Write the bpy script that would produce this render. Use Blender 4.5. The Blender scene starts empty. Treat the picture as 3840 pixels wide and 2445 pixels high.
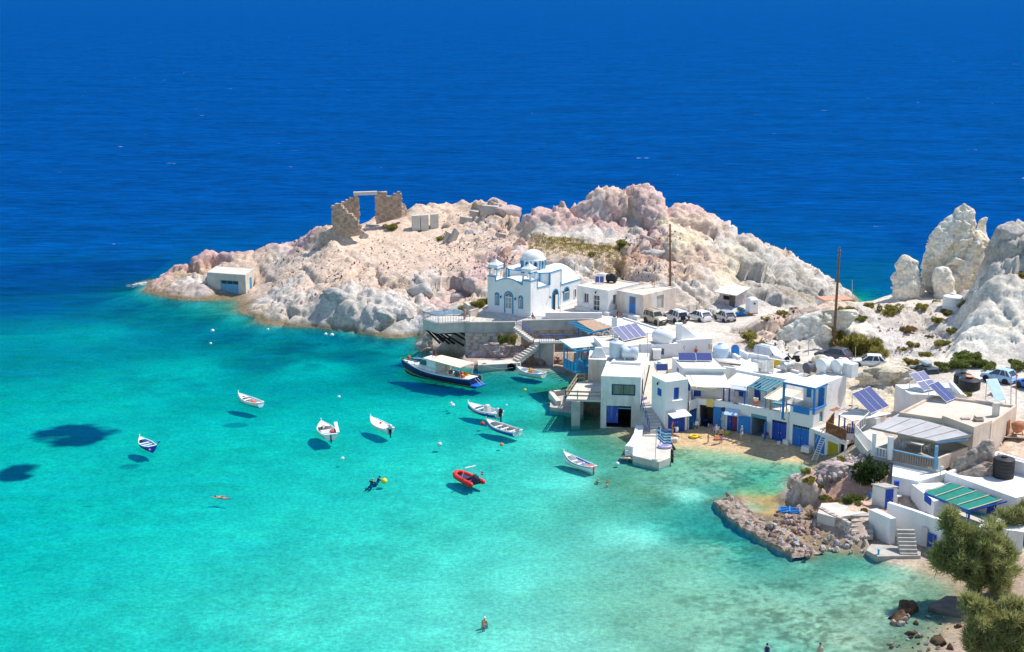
import bpy,math,random
import numpy as np
from mathutils import Vector,Matrix
rnd = random.Random(7)
sc = bpy.context.scene
COL = sc.collection
R = math.radians

# ------------------------------------------------------------------ camera
CAM_H = 47.0
FPX = 50 / 36 * 3840
PITCH = math.atan((1222.5 + 20.0) / FPX)
cam_d = bpy.data.cameras.new('camera')
cam_d.lens = 50.0
cam_d.sensor_width = 36.0
cam_d.clip_start = 1.0
cam_d.clip_end = 80000.0
cam = bpy.data.objects.new('camera',cam_d)
cam.location = (0,0,CAM_H)
cam.rotation_euler = (math.pi / 2 - PITCH,0,0)
COL.objects.link(cam)
sc.camera = cam

# ------------------------------------------------------------------ sky, sun, exposure
SUN_EL,SUN_AZ = 56.0,27.0          # azimuth measured from +X towards +Y
sun_dir = Vector((math.cos(R(SUN_EL)) * math.cos(R(SUN_AZ)),math.cos(R(SUN_EL)) * math.sin(R(SUN_AZ)),math.sin(R(SUN_EL))))
world = bpy.data.worlds.new('World')
sc.world = world
world.use_nodes = True
wt = world.node_tree
sky = wt.nodes.new('ShaderNodeTexSky')
sky.sky_type = 'NISHITA'
sky.sun_disc = False
sky.sun_elevation = R(SUN_EL)
sky.sun_rotation = R(90 - SUN_AZ)
sky.air_density = 1.0
sky.dust_density = 0.3
sky.ozone_density = 1.6
bg = wt.nodes['Background']
bg.inputs['Strength'].default_value = 0.15
wt.links.new(sky.outputs[0],bg.inputs['Color'])
sun_l = bpy.data.lights.new('sun','SUN')
sun_l.energy = 4.4
sun_l.angle = R(0.55)
sun_l.color = (1.0,0.955,0.88)
sun_o = bpy.data.objects.new('sun',sun_l)
sun_o.rotation_euler = sun_dir.to_track_quat('Z','Y').to_euler()
sun_o.location = (60,60,120)
COL.objects.link(sun_o)
sc.view_settings.view_transform = 'Standard'
sc.view_settings.look = 'None'
sc.view_settings.exposure = 0.35
sc.view_settings.gamma = 1.0
sc.view_settings.use_curve_mapping = False
sc.cycles.use_denoising = True
sc.cycles.max_bounces = 6
sc.cycles.diffuse_bounces = 3
sc.cycles.glossy_bounces = 2
sc.cycles.transparent_max_bounces = 12
sc.cycles.caustics_reflective = False
sc.cycles.caustics_refractive = False
sc.cycles.sample_clamp_indirect = 4.0

# ------------------------------------------------------------------ surveying: bearings from the viewpoint turned into points of the place
_c,_s = math.cos(PITCH),math.sin(PITCH)
def ray(p):
 a = (p[0] - 1920) / FPX
 b = (1222.5 - p[1]) / FPX
 return (a,_c + b * _s,-_s + b * _c)
def P(p,z=0.0):
 d = ray(p)
 t = (z - CAM_H) / d[2]
 return Vector((d[0] * t,d[1] * t,z))
def PD(p,D):
 d = ray(p)
 t = D / d[1]
 return Vector((d[0] * t,D,CAM_H + d[2] * t))
def mk(x0,y0,k):
 return lambda x,y: (x0 + k * x,y0 + k * y)
Z1 = mk(500,640,.4306); Z2 = mk(1200,680,.4306); Z3 = mk(1800,650,.4306); Z4 = mk(2400,700,.4306); Z5 = mk(3040,740,.4306)
Y1 = mk(1500,1100,.3784); Y2 = mk(2050,1130,.3784); Y3 = mk(2500,1200,.3784); Y4 = mk(3000,1300,.3914); Y5 = mk(2700,1650,.3784); Y6 = mk(3140,1750,.4534)
C1 = mk(1800,920,.1957); C2 = mk(2100,1150,.1957); C3 = mk(2460,1250,.1957); C4 = mk(2750,1280,.1957); C5 = mk(2550,1450,.1957); C6 = mk(2830,1430,.1957); C7 = mk(3480,1330,.1761); C8 = mk(3440,1550,.1957)
J = mk(2300,1560,.1957); W1 = mk(0,1440,.3784); W2 = mk(700,1400,.4044); W3 = mk(1500,1540,.4566); W5 = mk(1700,2200,.623); S0 = mk(0,0,1.0)

class Fr:
 """local frame of a building: u along its front, v into it"""
 def __init__(s,A,ang):
  s.A = Vector((A[0],A[1],0)); a = R(ang); s.ang = a
  s.u = Vector((math.cos(a),math.sin(a),0)); s.v = Vector((-math.sin(a),math.cos(a),0))
 def w(s,u,v,z=0.0):
  q = s.A + s.u * u + s.v * v
  return Vector((q.x,q.y,z))
 def loc(s,q):
  d = Vector((q[0],q[1],0)) - s.A
  return d.dot(s.u),d.dot(s.v)
 def top(s,p,z):
  return s.loc(P(p,z))
 def front(s,p,v=0.0):
  d = Vector(ray(p)); o = s.w(0,v)
  t = o.dot(s.v) / Vector((d.x,d.y,0)).dot(s.v)
  return s.loc(d * t)[0],CAM_H + d.z * t
 def side(s,p,u=0.0):
  d = Vector(ray(p)); o = s.w(u,0)
  t = o.dot(s.u) / Vector((d.x,d.y,0)).dot(s.u)
  return s.loc(d * t)[1],CAM_H + d.z * t

# ------------------------------------------------------------------ materials
MATS = {}
def mat(name,col,rough=0.8,var=0.12,scale=1.5,bump=0.0,bscale=8.0,stain=None,stain_amt=0.0,stain_scale=0.5,metal=0.0,spec=0.3,col2=None,stretch=None,stain_thr=0.52,fine=0.0):
 if name in MATS:
  return MATS[name]
 m = bpy.data.materials.new(name); m.use_nodes = True
 nt = m.node_tree; N = nt.nodes; L = nt.links
 b = N['Principled BSDF']
 b.inputs['Roughness'].default_value = rough
 b.inputs['Metallic'].default_value = metal
 b.inputs['Specular IOR Level'].default_value = spec
 geo = N.new('ShaderNodeNewGeometry')
 mp = N.new('ShaderNodeMapping')
 L.new(geo.outputs['Position'],mp.inputs['Vector'])
 if stretch: mp.inputs['Scale'].default_value = stretch
 n1 = N.new('ShaderNodeTexNoise'); n1.inputs['Scale'].default_value = scale; n1.inputs['Detail'].default_value = 6
 L.new(mp.outputs[0],n1.inputs['Vector'])
 rp = N.new('ShaderNodeValToRGB')
 c2 = col2 or tuple(min(1,c * (1 + var)) for c in col)
 c1 = tuple(c * (1 - var) for c in col) if col2 is None else col
 rp.color_ramp.elements[0].position = 0.32; rp.color_ramp.elements[0].color = (*c1,1)
 rp.color_ramp.elements[1].position = 0.68; rp.color_ramp.elements[1].color = (*c2,1)
 L.new(n1.outputs['Fac'],rp.inputs['Fac'])
 out = rp.outputs['Color']
 if stain:
  n2 = N.new('ShaderNodeTexNoise'); n2.inputs['Scale'].default_value = stain_scale; n2.inputs['Detail'].default_value = 9; n2.inputs['Roughness'].default_value = 0.68
  mp2 = N.new('ShaderNodeMapping'); mp2.inputs['Scale'].default_value = (1.6,1.6,.45); L.new(geo.outputs['Position'],mp2.inputs['Vector']); L.new(mp2.outputs[0],n2.inputs['Vector'])
  r2 = N.new('ShaderNodeMapRange'); r2.inputs['From Min'].default_value = stain_thr; r2.inputs['From Max'].default_value = stain_thr + 0.16; r2.inputs['To Max'].default_value = stain_amt
  L.new(n2.outputs['Fac'],r2.inputs['Value'])
  mx = N.new('ShaderNodeMixRGB'); mx.inputs['Color2'].default_value = (*stain,1)
  L.new(r2.outputs[0],mx.inputs['Fac']); L.new(out,mx.inputs['Color1'])
  out = mx.outputs['Color']
 L.new(out,b.inputs['Base Color'])
 if bump > 0:
  n3 = N.new('ShaderNodeTexNoise'); n3.inputs['Scale'].default_value = bscale; n3.inputs['Detail'].default_value = 5
  L.new(geo.outputs['Position'],n3.inputs['Vector'])
  bp = N.new('ShaderNodeBump'); bp.inputs['Strength'].default_value = bump; bp.inputs['Distance'].default_value = 0.12
  L.new(n3.outputs['Fac'],bp.inputs['Height']); L.new(bp.outputs[0],b.inputs['Normal'])
 MATS[name] = m
 return m

WHITE = mat('whitewash',(.78,.77,.75),.9,.05,1.2,.3,2.0,(.55,.49,.42),.55,.6)
WHITE2 = mat('whitewash_old',(.74,.72,.68),.9,.07,1.0,.3,3.0,(.50,.42,.35),.6,.55,stain_thr=.47)
CLEANW = mat('fresh_whitewash',(.80,.79,.775),.9,.03,1.0,.28,1.8,(.60,.56,.51),.42,.65)
ROOFW = mat('limewashed_roof',(.76,.74,.70),.9,.06,.8,.2,2.0,(.56,.48,.40),.55,.5)
ROOFT = mat('bare_plaster_roof',(.62,.53,.44),.92,.10,.8,.2,2.0,(.74,.70,.64),.6,.5)
TAN = mat('tan_render',(.60,.48,.38),.9,.10,.8,.3,4.0,(.72,.66,.58),.5,.5)
PATCHY = mat('peeling_render',(.62,.50,.40),.92,.10,.7,.35,4.0,(.76,.73,.69),.9,.42,stain_thr=.44)
CONC = mat('weathered_concrete',(.44,.41,.37),.92,.13,1.0,.35,6.0,(.28,.24,.20),.6,.7)
CONCL = mat('pale_concrete',(.58,.54,.48),.92,.10,.9,.3,6.0,(.42,.37,.32),.5,.6)
CONCD = mat('dark_wet_concrete',(.18,.15,.12),.85,.25,1.2,.4,6.0)
BLUE = mat('cobalt_paint',(.018,.075,.42),.5,.12,2.0,.1,8,(.03,.16,.5),.5,.8)
BLUE2 = mat('azure_paint',(.02,.20,.56),.5,.10,2.0,.1,8,(.05,.28,.6),.4,.8)
TURQ = mat('church_blue_paint',(.03,.29,.52),.55,.08,2.0)
TURQ2 = mat('turquoise_paint',(.025,.32,.55),.5,.10,2.0,.1,8,(.10,.42,.60),.4,.9)
TEAL = mat('faded_teal_paint',(.10,.33,.42),.6,.12,2.0,.1,8,(.2,.45,.52),.5,.9)
FADEB = mat('faded_blue_paint',(.13,.36,.56),.65,.14,2.0,.1,8,(.40,.48,.52),.7,1.4)
GLASS = mat('window_glass',(.03,.045,.055),.08,.2,1.0,spec=.6)
DARK = mat('dark_interior',(.03,.026,.024),.95,.3,1.0)  # near-black stands in for the unlit inside of openings
INTER = mat('shaded_interior_wall',(.16,.13,.12),.95,.3,1.0)  # wall tone darkened to carry the shade inside openings
PLASTW = mat('white_plastic',(.78,.78,.77),.35,.04,1.0,spec=.5)
PLASTG = mat('translucent_grey_plastic',(.55,.60,.66),.4,.06,1.0,spec=.5)
BLACKP = mat('black_plastic',(.022,.022,.025),.5,.2,2.0)
RUBBER = mat('black_rubber',(.02,.02,.02),.85,.2,3.0)
STEEL = mat('galvanised_steel',(.45,.46,.47),.45,.15,3.0,metal=.6)
WOODG = mat('weathered_wood',(.34,.26,.19),.85,.2,3.0,.2,10)
WOODP = mat('brown_pole_wood',(.20,.10,.055),.85,.2,2.0,.2,10)
WOODF = mat('stained_fence_wood',(.26,.12,.05),.8,.2,3.0)
WOODPALE = mat('pale_dry_wood',(.62,.52,.40),.85,.12,3.0)
REED = mat('reed_matting',(.42,.29,.20),.95,.22,3.0,.4,14,(.55,.36,.25),.6,.6)
RUST = mat('rusty_metal',(.35,.14,.06),.85,.3,3.0)
SHEETW = mat('white_roof_sheet',(.76,.74,.69),.7,.05,1.0,.05,4,(.62,.55,.45),.5,.6)
SHEETG = mat('grey_green_roof_sheet',(.55,.57,.53),.75,.08,1.0,0,4,(.66,.60,.50),.5,.6)
SHEETY = mat('cream_roof_sheet',(.70,.67,.50),.7,.08,1.0,0,4,(.55,.58,.42),.5,.6)
SHEETN = mat('grey_awning_sheet',(.44,.43,.43),.75,.10,1.0,.05,4,(.55,.51,.47),.5,.5)
GREENS = mat('green_awning_cloth',(.012,.21,.16),.8,.14,2.0,.1,10)
SOLAR = mat('solar_cells',(.05,.065,.20),.25,.15,6.0,spec=.5)
SOLARL = mat('pale_collector_glass',(.30,.48,.50),.25,.08,2.0,spec=.5)
ALU = mat('aluminium_frame',(.72,.72,.72),.5,.05,2.0,metal=.2)
STONE = mat('rubble_stone',(.50,.37,.28),.95,.18,1.2,.5,9,(.36,.25,.18),.6,1.5)
STONEP = mat('pale_rubble_stone',(.50,.44,.40),.95,.16,1.2,.5,9,(.36,.29,.25),.6,1.2)
SKIN = mat('tan_skin',(.52,.27,.17),.6,.06,4.0)  # one even warm skin tone
SKIN2 = mat('pale_skin',(.60,.36,.26),.6,.06,4.0)
HAIRD = mat('dark_hair',(.03,.018,.012),.7,.2,8.0)
def plain(name,col,rough=.6,**k):
 return mat(name,col,rough,k.pop('var',.08),3.0,**k)

# ------------------------------------------------------------------ mesh helpers
class MB:
 def __init__(s): s.v = []; s.f = []
 def add(s,vs,fs):
  o = len(s.v); s.v += [tuple(q) for q in vs]; s.f += [tuple(i + o for i in f) for f in fs]; return s
 def hexa(s,b,t):
  """bottom quad b, top quad t"""
  return s.add(list(b) + list(t),[(3,2,1,0),(4,5,6,7),(0,1,5,4),(1,2,6,5),(2,3,7,6),(3,0,4,7)])
 def box(s,c,size,rz=0.0,M=None):
  x,y,z = [q / 2 for q in size]
  vs = [Vector(q) for q in [(-x,-y,-z),(x,-y,-z),(x,y,-z),(-x,y,-z),(-x,-y,z),(x,-y,z),(x,y,z),(-x,y,z)]]
  rot = (M.to_3x3() if M else Matrix.Rotation(rz,3,'Z'))
  vs = [rot @ q + Vector(c) for q in vs]
  return s.hexa(vs[:4],vs[4:])
 def prism(s,poly,z0,z1):
  n = len(poly)
  vs = [(q[0],q[1],z0) for q in poly] + [(q[0],q[1],z1) for q in poly]
  fs = [tuple(range(n - 1,-1,-1)),tuple(range(n,2 * n))] + [(i,(i + 1) % n,n + (i + 1) % n,n + i) for i in range(n)]
  return s.add(vs,fs)
 def tube(s,pts,r,n=6,cap=True):
  pts = [Vector(q) for q in pts]; rs = r if isinstance(r,(list,tuple)) else [r] * len(pts)
  vs = []
  for i,q in enumerate(pts):
   d = (pts[min(i + 1,len(pts) - 1)] - pts[max(i - 1,0)])
   d = d.normalized() if d.length > 1e-6 else Vector((0,0,1))
   a = Vector((0,0,1)) if abs(d.z) < .9 else Vector((1,0,0))
   e1 = d.cross(a).normalized(); e2 = d.cross(e1)
   for k in range(n):
    t = 2 * math.pi * k / n
    vs.append(q + (e1 * math.cos(t) + e2 * math.sin(t)) * rs[i])
  fs = [(i * n + k,i * n + (k + 1) % n,(i + 1) * n + (k + 1) % n,(i + 1) * n + k) for i in range(len(pts) - 1) for k in range(n)]
  if cap:
   fs += [tuple(range(n - 1,-1,-1)),tuple(range((len(pts) - 1) * n,len(pts) * n))]
  return s.add(vs,fs)
 def beam(s,a,b,w,h):
  a,b = Vector(a),Vector(b); d = (b - a).normalized()
  up = Vector((0,0,1)) if abs(d.z) < .95 else Vector((1,0,0))
  r = d.cross(up).normalized() * (w / 2); u = r.cross(d).normalized() * (h / 2)
  return s.hexa([a - r - u,a + r - u,b + r - u,b - r - u],[a - r + u,a + r + u,b + r + u,b - r + u])
 def lathe(s,prof,n=16,M=None,a0=0,a1=2 * math.pi):
  full = abs(a1 - a0 - 2 * math.pi) < 1e-6
  m = n if full else n + 1
  vs = []
  for (r,z) in prof:
   for k in range(m):
    t = a0 + (a1 - a0) * k / n
    q = Vector((r * math.cos(t),r * math.sin(t),z)); vs.append(M @ q if M else q)
  fs = []
  for i in range(len(prof) - 1):
   for k in range(n):
    k2 = (k + 1) % m
    fs.append((i * m + k,i * m + k2,(i + 1) * m + k2,(i + 1) * m + k))
  if full and prof[0][0] > 1e-4: fs.append(tuple(range(n - 1,-1,-1)))
  if full and prof[-1][0] > 1e-4: fs.append(tuple(range((len(prof) - 1) * m,len(prof) * m)))
  return s.add(vs,fs)
 def grid(s,rows):
  """rows: list of equal-length point lists"""
  n = len(rows[0]); vs = [q for r in rows for q in r]
  return s.add(vs,[(i * n + k,i * n + k + 1,(i + 1) * n + k + 1,(i + 1) * n + k) for i in range(len(rows) - 1) for k in range(n - 1)])
 def slab(s,rows,th):
  """thick sheet from a grid of points: th metres downward"""
  n = len(rows[0]); m = len(rows)
  top = [Vector(q) for r in rows for q in r]; bot = [q - Vector((0,0,th)) for q in top]; o = n * m
  fs = []
  for i in range(m - 1):
   for k in range(n - 1):
    q = (i * n + k,i * n + k + 1,(i + 1) * n + k + 1,(i + 1) * n + k)
    fs += [q,tuple(o + j for j in reversed(q))]
  edge = [k for k in range(n)] + [i * n + n - 1 for i in range(1,m)] + [(m - 1) * n + k for k in range(n - 2,-1,-1)] + [i * n for i in range(m - 2,0,-1)]
  for a,b in zip(edge,edge[1:] + edge[:1]): fs.append((a,o + a,o + b,b))
  return s.add(top + bot,fs)
 def build(s,name,m,parent=None,smooth=False,loc=None,rz=0.0,kind=None):
  me = bpy.data.meshes.new(name); me.from_pydata(s.v,[],s.f); me.update()
  if m: me.materials.append(m)
  if smooth:
   me.polygons.foreach_set('use_smooth',[True] * len(me.polygons))
  o = bpy.data.objects.new(name,me); COL.objects.link(o)
  if parent is not None:
   o.parent = parent
   if parent.name in WROOT: o.matrix_parent_inverse = Matrix.Translation(-parent.location)
  if loc is not None: o.location = loc
  if rz: o.rotation_euler = (0,0,rz)
  if kind: o['kind'] = kind
  return o

WROOT = set()      # things whose parts are surveyed in world coordinates
def house(name,label,cat,loc,group=None):
 o = empty(name,label,cat,loc,0.0,group); WROOT.add(o.name); return o
def tag(o,label,cat,group=None):
 o['label'] = label; o['category'] = cat
 if group: o['group'] = group
 return o
def empty(name,label,cat,loc=(0,0,0),rz=0.0,group=None):
 o = bpy.data.objects.new(name,None); COL.objects.link(o)
 o.location = loc; o.rotation_euler = (0,0,rz); o.empty_display_size = .3
 return tag(o,label,cat,group)
def share(src,parent,loc=None,rot=None,scale=None):
 o = src.copy(); COL.objects.link(o); o.parent = parent; o.matrix_parent_inverse = src.matrix_parent_inverse.copy()
 if loc is not None: o.location = loc
 if rot is not None: o.rotation_euler = rot
 if scale is not None: o.scale = scale
 return o
def sgn(p): return -1 if p < 0 else 1

# ------------------------------------------------------------------ noise in numpy
def _hash(ix,iy,iz,seed):
 h = (ix * 374761393 + iy * 668265263 + iz * 2147483647 + seed * 1274126177) & 0xFFFFFFFF
 h = ((h ^ (h >> 13)) * 1274126177) & 0xFFFFFFFF
 return ((h ^ (h >> 16)) & 0xFFFFFF) / float(0xFFFFFF)
def vnoise(x,y,z,seed=0):
 ix,iy,iz = np.floor(x).astype(np.int64),np.floor(y).astype(np.int64),np.floor(z).astype(np.int64)
 fx,fy,fz = x - ix,y - iy,z - iz
 fx = fx * fx * (3 - 2 * fx); fy = fy * fy * (3 - 2 * fy); fz = fz * fz * (3 - 2 * fz)
 r = 0
 for dx in (0,1):
  for dy in (0,1):
   for dz in (0,1):
    w = (fx if dx else 1 - fx) * (fy if dy else 1 - fy) * (fz if dz else 1 - fz)
    r = r + w * _hash(ix + dx,iy + dy,iz + dz,seed)
 return r
def fbm(x,y,z,sc_,octv=4,seed=0,ridged=False,gain=.5):
 a,s,t,f = 1.0,0,0,sc_
 for o in range(octv):
  n = vnoise(x * f + 17.3 * o,y * f - 9.1 * o,z * f + 4.7 * o,seed + o)
  if ridged: n = 1 - np.abs(2 * n - 1)
  s = s + a * n; t += a; a *= gain; f *= 2.03
 return s / t
def facets(x,y,z,sc_,seed=0):
 """broken slabs: every cell is a randomly tilted plane; also returns the distance to the nearest fracture"""
 x,y,z = x * sc_,y * sc_,z * sc_
 ix,iy,iz = np.floor(x).astype(np.int64),np.floor(y).astype(np.int64),np.floor(z).astype(np.int64)
 d1 = np.full(x.shape,9.0); d2 = np.full(x.shape,9.0); t = np.zeros(x.shape)
 for a in (-1,0,1):
  for b in (-1,0,1):
   for c in (-1,0,1):
    h = [_hash(ix + a,iy + b,iz + c,seed + k) for k in (0,11,23,37,53,71)]
    dx,dy,dz = x - ix - a - h[0],y - iy - b - h[1],z - iz - c - h[2]
    d = np.sqrt(dx * dx + dy * dy + dz * dz); n = d < d1
    t = np.where(n,dx * (2 * h[3] - 1) + dy * (2 * h[4] - 1) + dz * (2 * h[5] - 1) + .5 * (h[3] - .5),t)
    d2 = np.where(n,d1,np.minimum(d2,d)); d1 = np.where(n,d,d1)
 return t,np.clip((d2 - d1) * 6,0,1)

# ------------------------------------------------------------------ terrain and sea
PINK = (.64,.45,.41); BEIGE = (.64,.48,.37); GREYW = (.61,.55,.49); OCHRE = (.58,.42,.27); GREY = (.46,.43,.38); DGREY = (.32,.30,.27)
PUMICE = (.84,.78,.66); YELL = (.72,.62,.45); ROAD = (.66,.59,.51); SAND = (.60,.43,.25); BED = (.70,.67,.53); RUBB = (.45,.34,.28); REDD = (.52,.31,.23); WETR = (.22,.17,.10); PEB = (.34,.30,.22); DUST = (.66,.50,.38)
BEDK = 0.21
CT = []     # x, y, z, rock, colour
def ct(fn,pts,z,rock,col):
 for q in pts:
  w = P(fn(q[0],q[1]),z if len(q) < 3 else q[2]); CT.append((w.x,w.y,w.z,rock,col))
def cd(fn,pts,rock,col):
 for (x,y,D) in pts:
  w = PD(fn(x,y),D); CT.append((w.x,w.y,w.z,rock,col))
def cw(pts,rock,col):
 for (x,y,z) in pts: CT.append((x,y,z,rock,col))
# waterline of the headland, tip to quay
ct(Z1,[(130,950),(150,1010),(200,1075)],0,.7,(.52,.32,.30))
ct(Z1,[(300,1105),(450,1125),(600,1122)],0,.7,RUBB)
ct(Z1,[(760,1118),(930,1130),(930,1180)],0,.2,WETR)
ct(Z1,[(1030,1262),(1270,1350),(1440,1358),(1600,1365),(1850,1390)],0,.8,GREYW)
ct(Z2,[(130,1290),(280,1310),(430,1330),(590,1360),(720,1362),(840,1345),(865,1430),(905,1485)],0,.8,GREYW)
ct(Y1,[(560,620),(700,650),(790,735),(1150,738),(1290,742),(1450,748),(1600,735)],0,.5,RUBB)
# headland tip ridge
cd(Z1,[(180,930,230),(290,870,231),(440,800,232)],.4,(.56,.35,.35))
cd(Z1,[(600,745,233),(690,715,233.5),(760,715,234),(900,690,234),(1030,655,234),(1250,610,233)],.4,(.56,.35,.35))
cd(Z1,[(1430,600,232),(1520,545,231)],.4,(.56,.35,.35))
cd(Z1,[(1640,500,230),(1730,470,229)],.4,BEIGE)
ct(Z1,[(400,830,3.4),(480,850,3.0),(600,840,3.2),(700,800,3.6)],0,.8,OCHRE)
ct(Z1,[(420,950,2.0),(520,950,2.2)],0,.9,GREYW)
ct(Z1,[(300,1010,1.0),(480,1060,.7),(590,1085,.5)],0,.8,RUBB)
ct(Z1,[(850,800,4.1),(1000,790,4.3),(900,750,4.8)],0,.3,BEIGE)
ct(Z1,[(1250,760,4.8),(1330,700,5.6)],0,.5,GREYW)
ct(Z1,[(1100,900,2.4),(1150,850,3.4),(1070,1000,1.0),(1060,1100,.5)],0,.35,BEIGE)
ct(Z1,[(1250,960,2.8),(1400,870,4.2),(1450,740,5.8),(1500,820,5.0)],0,.25,DUST)
ct(Z1,[(1160,1110,1.6),(1300,1010,2.9),(1270,1150,2.3),(1450,1130,2.6),(1600,1160,2.5)],0,.6,GREYW)
ct(Z1,[(1600,1010,3.6),(1750,900,5.0),(1780,1080,3.5)],0,.25,DUST)
ct(Z1,[(1850,780,6.3),(1650,700,6.5)],0,.6,BEIGE)
# ruin hill
cd(Z2,[(0,410,230),(100,490,226.5)],.2,DUST)
ct(Z2,[(360,470,8.3),(500,470,8.3),(700,450,8.4),(850,430,8.6),(1000,410,8.8),(420,350,9.0),(600,330,9.2),(750,300,9.4)],0,.08,DUST)
cd(Z2,[(480,305,243),(730,262,245)],.3,BEIGE)
cd(Z2,[(830,205,247),(950,183,248),(1100,163,248),(1250,150,248),(1400,152,246)],.35,BEIGE)
cd(Z2,[(1500,145,242),(1560,165,241),(1650,205,240),(1740,290,236),(1765,380,231)],.9,BEIGE)
ct(Z2,[(1100,250,10.2),(1250,270,10.2),(1330,290,10.1)],0,.12,DUST)
ct(Z2,[(1400,340,9.6),(1550,430,9.0),(1700,440,9.0)],0,.7,BEIGE)
ct(Z2,[(1100,480,8.2),(1300,500,8.2),(1600,560,8.2),(1750,500,8.8)],0,.15,DUST)
ct(Z2,[(200,560,7.4),(400,560,7.4),(700,560,7.5),(1000,600,7.3),(1300,620,7.3)],0,.1,DUST)
ct(Z2,[(100,700,6.2),(350,720,6.2),(600,720,6.3),(900,740,6.2),(1200,760,6.2)],0,.16,BEIGE)
ct(Z2,[(40,850,5.2),(240,860,5.2),(500,900,5.0),(750,900,5.2),(1100,830,5.6)],0,.4,BEIGE)
ct(Z2,[(120,960,4.5),(330,940,4.7),(480,960,4.6),(640,960,4.6),(850,880,5.5),(1000,900,5.2)],0,.8,GREYW)
ct(Z2,[(60,1130,2.2),(220,1120,2.6),(400,1130,2.4),(560,1150,2.4),(720,1130,2.8),(820,1200,1.6),(900,1060,3.5)],0,.9,GREYW)
ct(Z2,[(1130,1000,4.0),(1000,1030,3.9),(1150,930,4.6)],0,.7,PINK)
ct(Z2,[(1250,880,5.8),(1400,860,6.0),(1440,700,7.2),(1550,640,7.6),(1700,600,8.2)],0,.7,PINK)
ct(Z2,[(1300,1000,5.0),(1440,990,5.2)],0,.3,DUST)
# plaza, church terrace
ct(Z2,[(1270,1060,4.55),(1400,1110,4.55),(1450,1180,4.55)],0,0,ROAD)
ct(Z3,[(250,1270),(450,1290),(700,1210),(1000,1250),(1400,1290),(900,1180),(760,1150)],4.55,0,ROAD)
ct(Y1,[(700,480,2.4),(900,500,2.2),(1100,520,2.0),(1200,540,1.6),(860,600,.9)],0,.6,RUBB)
cw([(-6,186,4.5),(-2,185,4.5),(3,186,4.5),(8,186.5,4.5)],0,ROAD)
# rock behind the church, path, flat below the crest
ct(Z3,[(620,800,7.6),(800,790,7.8),(950,800,7.6)],0,.8,GREYW)
cw([(4,205,5.0),(11,203,5.0),(16,202,5.0),(21,199,5.0)],.4,GREYW)
ct(Z3,[(1150,800,7.4),(1300,850,6.8),(1450,800,7.2),(1600,850,6.6)],0,.7,BEIGE)
ct(Z3,[(300,640,8.4),(450,640,8.6),(700,690,8.8),(900,700,8.8),(1050,720,8.6),(500,570,9.4),(300,540,9.2)],0,.1,DUST)
ct(Z3,[(900,640,9.3),(1150,660,9.2),(700,590,9.6)],0,.05,(.55,.42,.24))
ct(Z3,[(500,515,10.0),(700,530,10.0),(900,560,9.8),(1100,590,9.6),(1300,600,9.5)],0,.3,GREYW)
ct(Z3,[(1400,690,9.0),(1500,620,9.6),(1250,740,8.4),(1500,740,8.2)],0,.7,REDD)
# the big crest
cd(Z3,[(400,480,228),(420,350,230),(530,320,230)],.9,PINK)
cd(Z3,[(560,350,229.5),(740,245,230),(840,245,230),(930,240,230)],.9,PINK)
cd(Z3,[(950,200,230),(1000,130,231),(1100,118,231),(1200,130,231),(1240,200,231)],.9,BEIGE)
cd(Z3,[(1270,110,232),(1330,75,232),(1390,100,232),(1450,170,232),(1530,230,231.5),(1610,275,231)],.9,PINK)
cd(Z3,[(800,420,226.5),(1000,430,226.5),(1200,430,226.5),(1150,300,228),(900,320,228)],.9,PINK)
cd(Z3,[(1310,400,227),(1330,520,224.5)],.9,GREY)
cd(Z3,[(1400,350,226.5),(1450,480,224),(1560,560,222)],.9,PINK)
cd(Z4,[(240,165,231.5),(330,128,232),(420,150,232),(500,200,231.5),(560,260,231),(650,320,230)],.8,PINK)
cd(Z4,[(780,385,229.5),(900,415,229),(1000,450,228),(1120,510,227),(1270,560,226),(1380,600,225.5),(1480,660,224.5),(1580,740,223.5),(1700,805,222.5),(1800,890,221.5)],.8,GREYW)
ct(Z4,[(1858,945)],0,.8,GREY)
cw([(56,226,-1),(50,232,-2)],.4,GREY)
cd(Z4,[(250,300,224),(350,400,220),(430,500,216),(300,500,214)],.8,YELL)
cd(Z4,[(450,300,226),(600,420,223),(520,600,212),(640,650,209),(560,720,207)],.8,BEIGE)
cd(Z4,[(700,560,216),(800,700,209),(850,850,203)],.8,YELL)
cd(Z4,[(900,550,220),(1050,640,216),(1000,750,209),(1200,700,215),(1100,850,205),(1350,800,212),(950,920,200)],.85,GREY)
cd(Z4,[(1250,900,204),(1450,850,211),(1400,950,204),(1600,880,213)],.85,DGREY)
cd(Z4,[(150,620,207),(300,620,206),(200,700,203),(350,750,201)],.6,BEIGE)
cd(Z4,[(400,850,198),(500,900,197),(620,950,196),(550,1000,194.5)],.8,GREYW)
ct(Z4,[(310,1065,4.6),(450,1040,4.8),(560,1050,4.8),(680,1075,4.7)],0,.3,GREYW)
ct(Z4,[(880,1020,5),(1000,1055,4.7),(1100,1060,4.6),(1290,1062,4.6)],0,.1,ROAD)
ct(Z4,[(1020,1000,5.2),(1150,1000,5.2),(1290,1000,5.2)],0,.7,DGREY)
cw([(36,205,3.0),(44,206,1.0),(50,208,-1),(46,214,0.0),(60,212,-3),(66,218,-5)],.6,DGREY)
# behind the headland the land falls to the sea
cw([(-62,238,-3),(-50,243,-2),(-40,247,-1),(-30,252,-1),(-20,256,-1),(-10,257,-1),(-2,256,-1),(8,247,-1),(16,246,-1),(26,246,-1),(36,243,-1),(44,238,-2),(2,263,-4),(40,258,-5),(-40,260,-6)],.5,GREY)
cw([(1.8,226,8.0),(2.0,231,6.4),(2.2,236,3.6),(2.2,241,0)],.12,DUST)
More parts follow.
